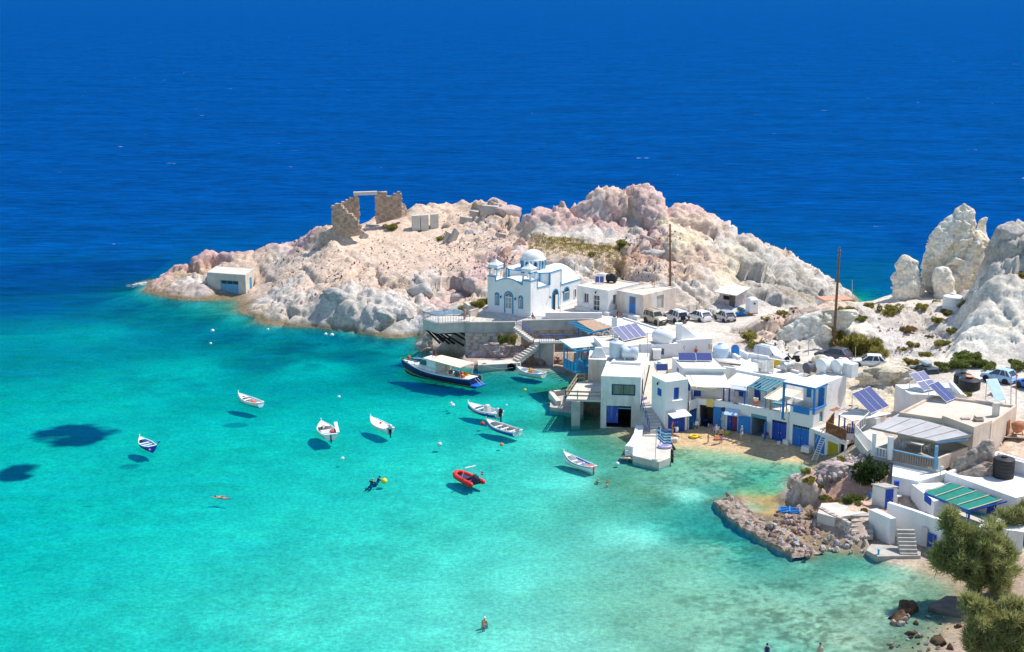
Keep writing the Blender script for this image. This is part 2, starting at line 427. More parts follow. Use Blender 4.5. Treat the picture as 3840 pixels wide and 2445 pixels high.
# parking and road
ct(Z4,[(60,1210),(300,1210),(640,1190),(850,1190),(800,1320),(1000,1130),(1250,1110),(700,1380),(640,1300)],4.6,0,ROAD)
ct(Z3,[(1200,1320),(1500,1370)],4.6,0,ROAD)
ct(Y3,[(800,330),(1000,350),(1250,390),(1500,360),(500,300)],4.8,0,ROAD)
ct(Y4,[(150,140),(330,150),(720,190),(900,190,5.0)],5.0,0,ROAD)
ct(Y4,[(1200,270,5.5),(1420,300,5.6),(1800,370,5.9),(2100,420,6.0),(2146,520,6.0),(1900,520,5.9),(1300,130,5.7)],0,0,ROAD)
ct(Z5,[(1150,1400,5.7),(1250,1290,6.0),(1320,1200,6.4),(1380,1060,7.0),(1200,1020,7.2),(1000,900,7.0),(1400,850,7.4),(760,830,6.6),(620,870,5.9),(850,950,7.0)],0,.05,(.74,.66,.56))
ct(Z5,[(530,905,5.2),(420,950,5.6)],0,.2,DUST)
ct(Z5,[(500,1010,7.2),(700,990,7.4),(900,1010,7.4),(1100,1010,7.3)],0,.3,GREYW)
ct(Z5,[(680,1120,6.4),(850,1150,6.3),(1050,1150,6.3),(700,1250,5.7),(900,1230,5.9),(780,1350,5.2),(650,1330,5.2),(1000,1280,5.8),(1150,1180,6.4)],0,.35,GREYW)
cw([(58,205,5),(66,204,6),(74,200,7),(58,212,-2),(70,214,-3),(52,201,3)],.3,GREY)
# mound behind the van
ct(Z4,[(1330,1060,6.2),(1450,1010,7.6),(1560,985,8.2),(1700,1010,8.4)],0,.5,DUST)
ct(Z4,[(1150,1230,5.8),(1250,1150,6.6),(1050,1290,5.2),(960,1370,4.8),(1080,1380,4.9)],0,.5,DUST)
ct(Z4,[(1180,1350,5.2),(1300,1250,6.5),(1450,1160,7.6),(1600,1100,8.0)],0,.5,RUBB)
ct(Z4,[(1250,1420,5.0),(1400,1425,5.0),(1550,1400,5.1),(1620,1390,5.1)],0,.2,ROAD)
ct(Z4,[(1300,1380,5.6),(1500,1300,6.4),(1600,1280,6.4),(1750,1150,7.6)],0,.6,PUMICE)
# right-hand cliff
cd(Z5,[(1858,240,178),(1780,310,178),(1700,365,178)],.8,GREYW)
cd(Z5,[(1620,400,176),(1700,500,174),(1600,620,172),(1750,650,171),(1840,620,172)],.8,GREY)
cd(Z5,[(1480,760,170),(1380,1000,167),(1300,1180,164),(1210,1360,161.5)],.3,PUMICE)
cd(Z5,[(1500,1000,165),(1600,900,166),(1700,1000,164),(1800,850,166),(1500,1200,162),(1700,1200,161),(1840,1100,161)],.35,PUMICE)
ct(Z5,[(1250,1440,5.8),(1400,1470,5.9),(1600,1490,6.0),(1800,1440,6.3)],0,.1,ROAD)
cw([(72,178,20),(72,168,17),(70,160,12),(70,155,7),(74,190,14),(66,183,15),(62,184,9)],.7,GREYW)
# cut face below the road, terraces of the village
ct(Y4,[(600,200,4.8),(800,185,5.0),(1000,190,5.1),(1130,230,5.1)],0,.5,YELL)
ct(Y4,[(600,480,2.8),(700,520,2.7),(850,500,2.9)],0,.4,YELL)
ct(Y4,[(200,760,2.0),(300,720,2.2),(420,690,2.4)],0,.2,DUST)
# beach
ct(J,[(1200,530),(1500,572),(1800,592),(2044,622)],0,0,SAND)
ct(Y3,[(600,1280),(850,1325),(1000,1360),(1110,1390),(1300,1400),(1440,1425)],0,0,SAND)
ct(Y5,[(880,225),(940,260),(950,310)],0,.1,SAND)
ct(Y3,[(100,1130,.5),(400,1110,.5),(700,1140,.5),(900,1210,.5),(1200,1240,.5),(1430,1290,.4),(1300,1300,.25),(1050,1300,.2)],0,0,SAND)
ct(Y3,[(1500,1330,.3),(1560,1390,.3)],0,.2,PEB)
# rock spur and rubble mole
ct(Y5,[(960,320,.2),(860,345,2.3),(740,370,2.5),(690,400,1.9),(800,400,2.6),(950,380,2.9)],0,.7,BEIGE)
ct(Y5,[(690,630,.2),(800,640,.3),(950,640,.6),(1000,600,.9)],0,.5,BEIGE)
ct(Y5,[(1030,260,3.0),(1150,300,3.1),(1250,260,3.4),(1350,180,3.8),(1450,130,4.0)],0,.6,GREYW)
ct(Y5,[(1050,400,2.2),(1200,440,2.1),(1300,520,1.6),(1200,560,1.2),(1450,560,1.7),(1400,640,1.7)],0,.5,REDD)
ct(Y5,[(1000,190,1.2),(1150,190,1.6)],0,.4,PEB)
ct(Y5,[(600,700,.25),(750,720,.35),(900,740,.5),(700,850,.45),(850,880,.45),(950,960,.3),(1060,1040,.1),(600,830,.35),(980,700,.8)],0,.5,RUBB)
ct(Y5,[(100,560,.35),(220,700,.45),(330,790,.5),(480,880,.55),(620,970,.55),(780,1050,.5),(880,1110,.3)],0,.6,RUBB)
ct(Y5,[(45,560),(80,640),(170,790),(280,890),(400,965),(600,1095),(830,1155),(940,1140)],-.1,.4,WETR)
ct(Y5,[(0,560),(20,680),(120,830),(240,930),(380,1010),(560,1130),(800,1200)],-.45,.2,PEB)
ct(Y5,[(250,560),(450,560),(620,560),(350,640),(480,660),(400,720)],-.06,.1,(.45,.33,.12))
ct(Y5,[(200,520),(450,515),(650,515)],-.15,.1,(.40,.34,.14))
ct(Y5,[(980,1060),(1150,1100),(1350,1120),(1420,1140)],-.06,.3,(.40,.31,.10))
ct(Y5,[(1000,1180),(1300,1200),(1480,1190)],-.25,.3,(.42,.38,.24))
ct(Y5,[(1250,960,.6),(1450,960,.9),(1400,1070,.25)],0,.3,RUBB)
# ground of the white house and the shore by the tamarisks
ct(Y6,[(240,690,.3),(450,740,.25),(690,725,.25),(120,600,.8)],0,.1,RUBB)
ct(Y6,[(0,360,1.7),(150,380,1.7),(280,280,1.7),(100,290,1.8)],0,.1,DUST)
ct(Y6,[(830,900),(950,960),(1050,1050),(1000,1250),(900,1420),(820,1500)],0,.1,(.36,.29,.19))
ct(Y6,[(800,1020),(880,1130),(700,1300),(860,1280),(650,1450),(600,1000)],-.11,.1,(.28,.25,.15))
ct(Y6,[(1150,1000,.6),(1200,1150,.7),(1300,1300,.8),(1150,1400,.4),(1050,1500,.2),(1500,1400,1.2),(1500,1200,1.3),(1540,1050,1.4)],0,.15,(.40,.28,.21))
cw([(40,117,1.2),(45,118,1.6),(50,122,2.0),(48,110,1.6),(44,103,1.2),(50,98,2),(36,96,.3),(60,130,5),(60,120,4),(60,110,3),(60,140,6)],.1,DUST)
# under the tan house
cw([(40,128,3.6),(45,129,4.0),(50,132,4.6),(52,127,3.8),(47,125,3.6),(55,137,5.5),(43,136,4.4),(36,134,3.4),(38,138,4.4),(48,141,5.4)],.2,DUST)
# sea floor (true depths, flattened by refraction)
def bed(pts,col=BED,rock=0):
 for (x,y,d) in pts:
  w = P((x,y),0); CT.append((w.x,w.y,-d * BEDK,rock,col))
bed([(1200,1900,3.3),(1900,2100,1.8),(2400,2000,1.2),(2600,1850,.8),(400,1900,4.6),(0,2300,4.0),(100,1500,6),(700,1350,6.2),(1200,1350,6.0),(0,1200,11),(300,1200,9.5),(1700,1500,4.0),(1900,1500,3.3),(2000,1650,2.2),(1500,1700,3.4),(900,1600,4.8),(600,2000,4.0),(300,2445,3.4),(1000,2400,2.2),(2000,2445,1.2),(1500,2250,2.0),(0,1750,4.8),(0,1000,17),(400,1450,5.8),(1450,1500,4.6),(2150,1800,1.7),(1800,1850,2.5)])
bed([(2700,2445,.8),(2500,2300,.9),(2900,2250,.75),(3300,2300,.5),(3200,2180,.8),(3000,2100,.8),(2700,2050,.9),(2800,1900,.5),(2950,1820,.35),(2700,1780,.45),(3350,2200,.4),(3150,2400,.45),(2600,2150,1.0),(3350,2120,.5)],(.52,.47,.32))
bed([(2250,1660,1.4),(2350,1680,.9),(2300,1800,1.2),(2450,1850,1.0),(2150,1560,1.8),(2050,1450,2.4),(2180,1440,2.0)],(.26,.28,.16))
bed([(900,1230,5.0),(1100,1270,5.5),(1350,1300,5.0),(1560,1300,4.2),(1700,1400,4.0),(780,1180,3.5),(640,1150,4.0),(520,1120,7),(400,1060,14)],(.13,.16,.10))
for fn_,pts_ in ((Z1,[(300,1105),(450,1125),(1030,1262),(1270,1350),(1440,1358),(1600,1365),(1850,1390)]),(Z2,[(130,1290),(280,1310),(430,1330),(590,1360),(720,1362),(840,1345)])): bed([(*fn_(x_ - 12,y_ + 16),2.6) for x_,y_ in pts_],(.12,.13,.07),.4)
bed([(1000,1320,5.8),(1500,1360,5),(1800,1440,3.6),(1950,1420,3.0)],(.22,.26,.18))
bed([(560,1000,18),(900,900,22),(1500,700,30),(2500,650,30),(3200,1050,14),(3300,1000,18),(3600,700,30),(0,800,30),(3840,700,30)])
cw([(-75,262,-8),(75,262,-8),(0,264,-7),(-75,210,-3.2),(-75,150,-1.5),(-60,95,-1.6),(-20,93,-.8),(20,93,-.35)],0,BED)
CT = [(a,b,c,d,e) for (a,b,c,d,e) in CT]

cx = np.array([c[0] for c in CT]); cy = np.array([c[1] for c in CT]); cz = np.array([c[2] for c in CT])
crk = np.array([c[3] for c in CT]); ccol = np.array([c[4] for c in CT])
nC = len(CT)
_A = np.sqrt((cx[:,None] - cx[None]) ** 2 + (cy[:,None] - cy[None]) ** 2)
_A[np.arange(nC),np.arange(nC)] = -0.15          # slight smoothing
_M = np.zeros((nC + 3,nC + 3)); _M[:nC,:nC] = _A; _M[:nC,nC] = 1; _M[:nC,nC + 1] = cx; _M[:nC,nC + 2] = cy; _M[nC:,:nC] = _M[:nC,nC:].T
_w = np.linalg.solve(_M,np.concatenate([cz,np.zeros(3)]))
def field(x,y):
 """height, rockiness, colour at arrays x, y"""
 x = np.asarray(x,float); y = np.asarray(y,float)
 z = np.empty(x.shape); rk = np.empty(x.shape); co = np.empty(x.shape + (3,))
 wx = x + 3.0 * (fbm(x,y,x * 0,.25,3,31) - .5); wy = y + 3.0 * (fbm(x,y,x * 0,.25,3,57) - .5)
 for i in range(0,len(x),20000):
  sl = slice(i,i + 20000)
  d = np.sqrt((x[sl,None] - cx) ** 2 + (y[sl,None] - cy) ** 2)
  z[sl] = d @ _w[:nC] + _w[nC] + _w[nC + 1] * x[sl] + _w[nC + 2] * y[sl]
  d2 = (wx[sl,None] - cx) ** 2 + (wy[sl,None] - cy) ** 2
  k = 1.0 / (d2 + .6) ** 2
  k /= k.sum(1,keepdims=True)
  rk[sl] = k @ crk; co[sl] = k @ ccol
 return z,rk,co
PADS = []      # (polygon xy, max height) : ground is kept under floors
def inside(poly,x,y):
 r = np.zeros(x.shape,bool); n = len(poly)
 for i in range(n):
  x0,y0 = poly[i][0],poly[i][1]; x1,y1 = poly[(i + 1) % n][0],poly[(i + 1) % n][1]
  if abs(y1 - y0) < 1e-9: continue
  r ^= ((y0 > y) != (y1 > y)) & (x < (x1 - x0) * (y - y0) / (y1 - y0) + x0)
 return r

TERR = {}
def build_terrain():
 st = .28
 xs = np.arange(-76,76.01,st); ys = np.arange(91,266.01,st)
 X,Y = np.meshgrid(xs,ys); x = X.ravel(); y = Y.ravel()
 z,rk,co = field(x,y)
 smooth_z = z.copy()
 for poly,hmax in PADS:
  z = np.where(inside(poly,x,y),np.minimum(z,hmax),z)
  rk = np.where(inside(poly,x,y),0,rk)
 land = np.clip((z + .3) / .8,0,1)
 # rocky relief: displaced along the slope normal
 Z = z.reshape(X.shape); gy,gx = np.gradient(Z,st)
 nx,ny,nz = -gx.ravel(),-gy.ravel(),np.ones(len(x)); ln = np.sqrt(nx ** 2 + ny ** 2 + nz ** 2); nx /= ln; ny /= ln; nz /= ln
 a = np.clip(rk,0,1) * (.25 + .75 * land) * np.clip(.35 + z / 7,.35,1)
 qx = x + 1.2 * (fbm(x,y,z,.35,3,3) - .5); qy = y * .9 + x * .25 + 1.2 * (fbm(x,y,z,.35,3,4) - .5); qz = z * 1.25 + x * .2
 t1,c1 = facets(qx,qy,qz,.115,5); t2,c2 = facets(qx,qy,qz,.34,9); t3,c3 = facets(qx,qy,qz,1.0,19)
 sq = z + .35 * x + .15 * y
 disp = a * (1.3 * (fbm(x,y,z,.09,3,41) - .5) + 2.7 * t1 + 1.0 * (c1 - 1) + .7 * t2 + .35 * (c2 - 1) + .55 * (fbm(x * .22,y * .22,sq * 1.1,1.0,3,64,True) - .5) + .4 * (fbm(x,y,z * 1.6,.5,4,61,True) - .55)) \
  + np.clip(a * 1.5,0,1) * (.5 * t3 + .18 * (c3 - 1) + .2 * (fbm(x,y,z,1.5,3,62,True) - .5))
 disp += np.where(z > .15,.10 * (fbm(x,y,z,.9,4,77) - .5) * np.clip(rk * 6 + .25,0,1),.05 * (fbm(x,y,z,.5,3,78) - .5))
 x2 = x + nx * disp * .8; y2 = y + ny * disp * .8; z2 = z + nz * disp
 z2 = np.where((z > .12) & (rk < .2),np.maximum(z2,.1),z2)
 # colour: patches, cracks, tide band, sea-floor weed
 n1 = fbm(x,y,z,.35,5,91); n2 = fbm(x,y,z,1.7,4,17); n3 = fbm(x,y,z,.12,3,123)
 co = co * (.72 + .56 * n1)[:,None] * (.82 + .36 * n2)[:,None]
 warm = np.clip((n3 - .52) * 4,0,1) * np.clip(rk * 2,0,1) * .45
 co = co * (1 - warm[:,None]) + np.array(OCHRE) * warm[:,None]
 cool = np.clip((fbm(x,y,z,.22,4,222) - .55) * 6,0,1) * np.clip(rk * 2,0,1) * .5
 co = co * (1 - cool[:,None]) + np.array((.62,.60,.58)) * cool[:,None]
 tide = np.clip(1.4 - np.abs(z2 - .1) / .42,0,1) * np.clip(rk * 4 - .5,0,1) * .85
 co = co * (1 - tide[:,None]) + np.array((.20,.15,.08)) * tide[:,None]
 # weed, small dark ovals and boulders on the sea floor
 weed = np.zeros(len(x))
 for (px,py,rx,ry) in [(275,1595,150,40),(50,1740,90,36),(480,1718,42,14),(880,1560,44,11),(330,1862,36,6)]:  # two weed beds, then three small fainter dark ovals
  c0 = P((px,py),0); ex = (P((px + rx,py),0) - c0).x; ey = abs((P((px,py - ry),0) - c0).y)
  q = ((x - c0.x) / ex) ** 2 + ((y - c0.y) / ey) ** 2 + 2.6 * (fbm(x * .6,y,x * 0,.5,5,7) - .5)
  weed = np.maximum(weed,np.clip((1.05 - q) * 1.5,0,1) * (.95 if rx > 60 else .45))
 sea = z < -.1
 near = np.clip((x + 6 - (y - 100) * .02) / 25,0,1)
 stones = np.clip((fbm(x,y,x * 0,.35,4,301) * .45 + fbm(x,y,x * 0,2.4,3,302) * .55 - .49) * 7,0,1) * np.clip((x - 6) / 14,0,1) * .8
 stones = np.maximum(stones,np.clip((fbm(x,y,x * 0,.3,5,305) - .5) * 4,0,1) * np.clip((y - 160) / 12,0,1) * np.clip((z + 2.2) / 1.2,0,1) * .5)
 caustic_mottle = np.clip((fbm(x * .6,y * 1.6,x * 0,.9,4,411) - .42) * 4,0,1) * .28  # mottling of wave-focused light put into the sand colour
 co = np.where(sea[:,None],co * (1 - caustic_mottle[:,None]) + np.array((.48,.46,.36)) * caustic_mottle[:,None],co)
 co = np.where(sea[:,None],co * (1 - stones[:,None]) + np.array((.17,.16,.09)) * stones[:,None],co)
 co = np.where(sea[:,None],co * (1 - weed[:,None]) + np.array((.012,.025,.03)) * weed[:,None],co)
 ny_,nx_ = X.shape
 me = bpy.data.meshes.new('terrain')
 idx = np.arange(nx_ * ny_).reshape(ny_,nx_)
 quads = np.stack([idx[:-1,:-1],idx[:-1,1:],idx[1:,1:],idx[1:,:-1]],-1).reshape(-1,4)
 me.vertices.add(len(x)); me.vertices.foreach_set('co',np.stack([x2,y2,z2],-1).ravel())
 me.loops.add(quads.size); me.loops.foreach_set('vertex_index',quads.ravel())
 me.polygons.add(len(quads)); me.polygons.foreach_set('loop_start',np.arange(0,quads.size,4)); me.polygons.foreach_set('loop_total',np.full(len(quads),4))
 me.update(calc_edges=True)
 at = me.color_attributes.new('tint','FLOAT_COLOR','POINT')
 at.data.foreach_set('color',np.concatenate([np.clip(co,0,1),np.ones((len(x),1))],1).ravel())
 me.polygons.foreach_set('use_smooth',np.ones(len(quads),bool))
 o = bpy.data.objects.new('terrain',me); COL.objects.link(o); o['kind'] = 'structure'
 m = bpy.data.materials.new('rock_sand_ground'); m.use_nodes = True; nt = m.node_tree; N = nt.nodes; L = nt.links; b = N['Principled BSDF']
 b.inputs['Roughness'].default_value = .95; b.inputs['Specular IOR Level'].default_value = .15
 ac = N.new('ShaderNodeAttribute'); ac.attribute_name = 'tint'
 g = N.new('ShaderNodeNewGeometry')
 nz1 = N.new('ShaderNodeTexNoise'); nz1.inputs['Scale'].default_value = 2.6; nz1.inputs['Detail'].default_value = 9; nz1.inputs['Roughness'].default_value = .65
 L.new(g.outputs['Position'],nz1.inputs['Vector'])
 mr = N.new('ShaderNodeMapRange'); mr.inputs['From Min'].default_value = .3; mr.inputs['From Max'].default_value = .7; mr.inputs['To Min'].default_value = .68; mr.inputs['To Max'].default_value = 1.25
 L.new(nz1.outputs['Fac'],mr.inputs['Value'])
 mu = N.new('ShaderNodeVectorMath'); mu.operation = 'SCALE'; L.new(ac.outputs['Color'],mu.inputs[0]); L.new(mr.outputs[0],mu.inputs['Scale'])
 L.new(mu.outputs[0],b.inputs['Base Color'])
 nz2 = N.new('ShaderNodeTexNoise'); nz2.inputs['Scale'].default_value = 2.0; nz2.inputs['Detail'].default_value = 11; nz2.inputs['Roughness'].default_value = .78
 L.new(g.outputs['Position'],nz2.inputs['Vector'])
 bp = N.new('ShaderNodeBump'); bp.inputs['Strength'].default_value = .6; bp.inputs['Distance'].default_value = .4
 L.new(nz2.outputs['Fac'],bp.inputs['Height']); L.new(bp.outputs[0],b.inputs['Normal'])
 me.materials.append(m)
 TERR['z'] = z2.reshape(X.shape); TERR['st'] = st; TERR['mat'] = m
 return o
def build_seabed(m):
 xs = np.arange(-420,-71,3.0); ys = np.arange(60,300,3.0); X,Y = np.meshgrid(xs,ys); x = X.ravel(); y = Y.ravel()
 z,rk,co = field(np.clip(x,-75.5,76),np.clip(y,92,264)); z = np.minimum(z,-.3) - .06 - np.maximum(0,-76 - x) * .034
 me = bpy.data.meshes.new('seabed'); ny_,nx_ = X.shape; idx = np.arange(nx_ * ny_).reshape(ny_,nx_)
 q = np.stack([idx[:-1,:-1],idx[:-1,1:],idx[1:,1:],idx[1:,:-1]],-1).reshape(-1,4)
 me.from_pydata(np.stack([x,y,z],-1).tolist(),[],q.tolist())
 at = me.color_attributes.new('tint','FLOAT_COLOR','POINT'); at.data.foreach_set('color',np.concatenate([co * .95,np.ones((len(x),1))],1).ravel())
 me.materials.append(m); o = bpy.data.objects.new('seabed',me); COL.objects.link(o); o['kind'] = 'structure'
def ground(x,y):
 i = int(round((y - 91) / TERR['st'])); k = int(round((x + 76) / TERR['st']))
 Zg = TERR['z']; i = min(max(i,0),Zg.shape[0] - 1); k = min(max(k,0),Zg.shape[1] - 1)
 return float(Zg[i,k])

def build_sea():
 def axis(a,b,st,far,grow=1.22):
  mid = list(np.arange(a,b + .01,st)); lo = []; hi = []; s = st; q = a
  while q > -far: s *= grow; q -= s; lo.append(q)
  s = st; q = b
  while q < far: s *= grow; q += s; hi.append(q)
  return np.array(lo[::-1] + mid + hi)
 xs = axis(-84,80,.9,40000); ys = axis(60,266,.9,40000)
 ys = ys[ys > -2500]
 X,Y = np.meshgrid(xs,ys); x = X.ravel(); y = Y.ravel()
 z,rk,co = field(np.clip(x,-76,76),np.clip(y,92,264))
 d = np.clip(-z / BEDK,0,90)
 d = d + np.maximum(0,-76 - x) * .12 + np.maximum(0,y - 264) * .5
 d = np.where(y > 238,np.maximum(d,(y - 238) * .8),d)
 d = np.where(x > 76,5.0,d); d = np.where((x > 76) & (y > 200),90,d)
 d = np.where(y < 92,np.clip(2.0 - x * .02,.5,5),d)
 foam = np.zeros(len(x))
 def f_at(px,py,r,amt):
  c0 = P((px,py),0); q = np.sqrt((x - c0.x) ** 2 + ((y - c0.y) / 1.6) ** 2) / r
  np.maximum(foam,np.clip(1.2 - q,0,1) * amt,out=foam)
 for q in [(535,1062,3.0,1.0),(505,1068,3.0,.9),(545,1085,2.0,.8),(600,1118,2.2,.55),(650,1126,2.0,.55),(700,1128,2,.5),(760,1124,1.5,.5),(900,1150,1.5,.5),(930,1190,1.2,.4),(560,1100,1.6,.6),(640,1052,0.6,.3)]: f_at(*q)
 for q in [(3190,1112,2.5,.8),(3230,1118,2.5,.6)]: f_at(*q)
 shore = np.clip(1 - np.abs(z + .06) / .10,0,1) * (rk > .45) * (y > 175) * .5
 foam = np.maximum(foam,shore)
 n_y,n_x = X.shape
 me = bpy.data.meshes.new('sea'); idx = np.arange(n_x * n_y).reshape(n_y,n_x)
 quads = np.stack([idx[:-1,:-1],idx[:-1,1:],idx[1:,1:],idx[1:,:-1]],-1).reshape(-1,4)
 me.vertices.add(len(x)); me.vertices.foreach_set('co',np.stack([x,y,x * 0],-1).ravel())
 me.loops.add(quads.size); me.loops.foreach_set('vertex_index',quads.ravel())
 me.polygons.add(len(quads)); me.polygons.foreach_set('loop_start',np.arange(0,quads.size,4)); me.polygons.foreach_set('loop_total',np.full(len(quads),4))
 me.update(calc_edges=True)
 a = me.attributes.new('depth','FLOAT','POINT'); a.data.foreach_set('value',d)
 a = me.attributes.new('foam','FLOAT','POINT'); a.data.foreach_set('value',foam)
 o = bpy.data.objects.new('sea',me); COL.objects.link(o); o['kind'] = 'structure'
 m = bpy.data.materials.new('sea_water'); m.use_nodes = True; nt = m.node_tree; N = nt.nodes; L = nt.links
 N.remove(N['Principled BSDF']); outn = N['Material Output']
 def math_(op,a_,b_=None,clamp=False):
  n = N.new('ShaderNodeMath'); n.operation = op; n.use_clamp = clamp
  for i,v in enumerate((a_,b_)):
   if v is None: continue
   if isinstance(v,(int,float)): n.inputs[i].default_value = v
   else: L.new(v,n.inputs[i])
  return n.outputs[0]
 ad = N.new('ShaderNodeAttribute'); ad.attribute_name = 'depth'
 dep = ad.outputs['Fac']
 T = [math_('EXPONENT',math_('MULTIPLY',dep,-k)) for k in (.60,.068,.086)]
 tc = N.new('ShaderNodeCombineColor')
 for i in range(3): L.new(T[i],tc.inputs[i])
 # light scattered back by the water itself
 sc_ = N.new('ShaderNodeCombineColor')
 for i,s in enumerate((.0,.050,.22)):
  L.new(math_('MULTIPLY',math_('SUBTRACT',1.0,math_('EXPONENT',math_('MULTIPLY',dep,-.09))),s),sc_.inputs[i])
 g = N.new('ShaderNodeNewGeometry')
 def noise(sx,sy,scale,det,rough=.55,rot=0.25):
  mp = N.new('ShaderNodeMapping'); mp.inputs['Scale'].default_value = (sx,sy,1); mp.inputs['Rotation'].default_value = (0,0,rot)
  L.new(g.outputs['Position'],mp.inputs['Vector'])
  n = N.new('ShaderNodeTexNoise'); n.inputs['Scale'].default_value = scale; n.inputs['Detail'].default_value = det; n.inputs['Roughness'].default_value = rough
  L.new(mp.outputs[0],n.inputs['Vector']); return n.outputs['Fac']
 w1 = noise(.35,1.0,.28,6,.6); w2 = noise(.55,1.0,1.1,5,.6,-.15); w3 = noise(.5,1.0,.035,4,.6,.1)
 hgt = math_('ADD',math_('MULTIPLY',w1,1.0),math_('ADD',math_('MULTIPLY',w2,.32),math_('MULTIPLY',w3,3.0)))
 open_ = math_('MULTIPLY',dep,.09,True)
 bp = N.new('ShaderNodeBump'); bp.inputs['Distance'].default_value = 1.1
 L.new(math_('ADD',math_('MULTIPLY',open_,.8),.15),bp.inputs['Strength']); L.new(hgt,bp.inputs['Height'])
 rn = N.new('ShaderNodeMapRange'); rn.inputs['From Min'].default_value = .34; rn.inputs['From Max'].default_value = .66; rn.inputs['To Min'].default_value = .45; rn.inputs['To Max'].default_value = 1.45  # light and dark of the waves put into the scatter colour
 L.new(math_('ADD',math_('MULTIPLY',noise(.30,1.0,.45,7,.68,.12),.7),math_('MULTIPLY',noise(.4,1.0,.06,5,.65,.2),.3)),rn.inputs['Value'])
 vs = N.new('ShaderNodeVectorMath'); vs.operation = 'SCALE'; L.new(sc_.outputs[0],vs.inputs[0]); L.new(rn.outputs[0],vs.inputs['Scale'])
 dif = N.new('ShaderNodeBsdfDiffuse'); L.new(vs.outputs[0],dif.inputs['Color']); L.new(bp.outputs[0],dif.inputs['Normal'])
 tr = N.new('ShaderNodeBsdfTransparent'); L.new(tc.outputs[0],tr.inputs['Color'])
 add = N.new('ShaderNodeAddShader'); L.new(tr.outputs[0],add.inputs[0]); L.new(dif.outputs[0],add.inputs[1])
 gl = N.new('ShaderNodeBsdfGlossy'); gl.inputs['Roughness'].default_value = .12; gl.inputs['Color'].default_value = (.06,.5,1,1); L.new(bp.outputs[0],gl.inputs['Normal'])
 fr = N.new('ShaderNodeFresnel'); fr.inputs['IOR'].default_value = 1.33; L.new(bp.outputs[0],fr.inputs['Normal'])
 mx = N.new('ShaderNodeMixShader'); L.new(math_('MULTIPLY',fr.outputs[0],.11),mx.inputs['Fac']); L.new(add.outputs[0],mx.inputs[1]); L.new(gl.outputs[0],mx.inputs[2])
 af = N.new('ShaderNodeAttribute'); af.attribute_name = 'foam'
 fn = noise(.7,1.4,1.5,8,.75)
 fm = math_('MULTIPLY',math_('SUBTRACT',math_('ADD',math_('MULTIPLY',af.outputs['Fac'],.36),fn),.80),6.0,True)
 # scattered breaking crests out at sea
 wc = noise(.35,1.0,.22,2,.5,.3); wc2 = noise(.5,1,1.6,3,.6)
 cap = math_('MULTIPLY',math_('MULTIPLY',math_('SUBTRACT',wc,.742),40.0,True),math_('MULTIPLY',math_('SUBTRACT',wc2,.55),12.0,True))
 cap = math_('MULTIPLY',cap,math_('MULTIPLY',math_('SUBTRACT',dep,14),1.0,True))
 fd = N.new('ShaderNodeBsdfDiffuse'); fd.inputs['Color'].default_value = (.82,.84,.86,1)
 mf = N.new('ShaderNodeMixShader'); L.new(math_('ADD',math_('MULTIPLY',fm,math_('GREATER_THAN',af.outputs['Fac'],.02)),cap,True),mf.inputs['Fac'])
 L.new(mx.outputs[0],mf.inputs[1]); L.new(fd.outputs[0],mf.inputs[2]); L.new(mf.outputs[0],outn.inputs['Surface'])
 me.materials.append(m)
 return o

# ------------------------------------------------------------------ architecture helpers
class Edge:
 """a wall run A -> B (seen from outside: left to right), outward normal on the viewer's side"""
 def __init__(s,A,B):
  s.A = Vector((A[0],A[1],0)); d = Vector((B[0],B[1],0)) - s.A; s.L = d.length; s.e = d.normalized()
  s.n = Vector((-s.e.y,s.e.x,0))          # inward
 def q(s,u,z,dep=0.0):
  w = s.A + s.e * u + s.n * dep
  return Vector((w.x,w.y,z))
 def px(s,p,dep=0.0):
  d = Vector(ray(p)); o = s.A + s.n * dep
  t = o.dot(s.n) / Vector((d.x,d.y,0)).dot(s.n)
  w = d * t
  return (Vector((w.x,w.y,0)) - s.A).dot(s.e),CAM_H + w.z
 def rect(s,p,q):
  """two opposite corners seen from the viewpoint -> u0, u1, z0, z1"""
  a,b = s.px(p),s.px(q)
  return (min(a[0],b[0]),max(a[0],b[0]),min(a[1],b[1]),max(a[1],b[1]))
def wall_run(mb,E,z0,z1,holes=(),rev=.22):
 us = sorted({0.0,E.L,*[h[0] for h in holes],*[h[1] for h in holes]}); us = [u for u in us if -1e-6 <= u <= E.L + 1e-6]
 zs = sorted({z0,z1,*[h[2] for h in holes],*[h[3] for h in holes]}); zs = [z for z in zs if z0 - 1e-6 <= z <= z1 + 1e-6]
 for a,b in zip(us,us[1:]):
  for c,d in zip(zs,zs[1:]):
   m = ((a + b) / 2,(c + d) / 2)
   if any(h[0] < m[0] < h[1] and h[2] < m[1] < h[3] for h in holes): continue
   mb.add([E.q(a,c),E.q(b,c),E.q(b,d),E.q(a,d)],[(0,1,2,3)])
 for h in holes:
  r = h[4] if len(h) > 4 else rev
  a,b,c,d = h[:4]
  o = [E.q(a,c),E.q(b,c),E.q(b,d),E.q(a,d)]; i = [E.q(a,c,r),E.q(b,c,r),E.q(b,d,r),E.q(a,d,r)]
  mb.add(o + i,[(0,4,5,1),(1,5,6,2),(2,6,7,3),(3,7,4,0)])
def inset(poly,d):
 n = len(poly); out = []
 for i in range(n):
  p0,p1,p2 = [Vector((poly[j][0],poly[j][1])) for j in ((i - 1) % n,i,(i + 1) % n)]
  e1 = (p1 - p0).normalized(); e2 = (p2 - p1).normalized()
  n1 = Vector((-e1.y,e1.x)); n2 = Vector((-e2.y,e2.x))
  k = (n1 + n2); k = k / max(.2,k.dot(n1)); out.append(p1 + k * d)
 return out
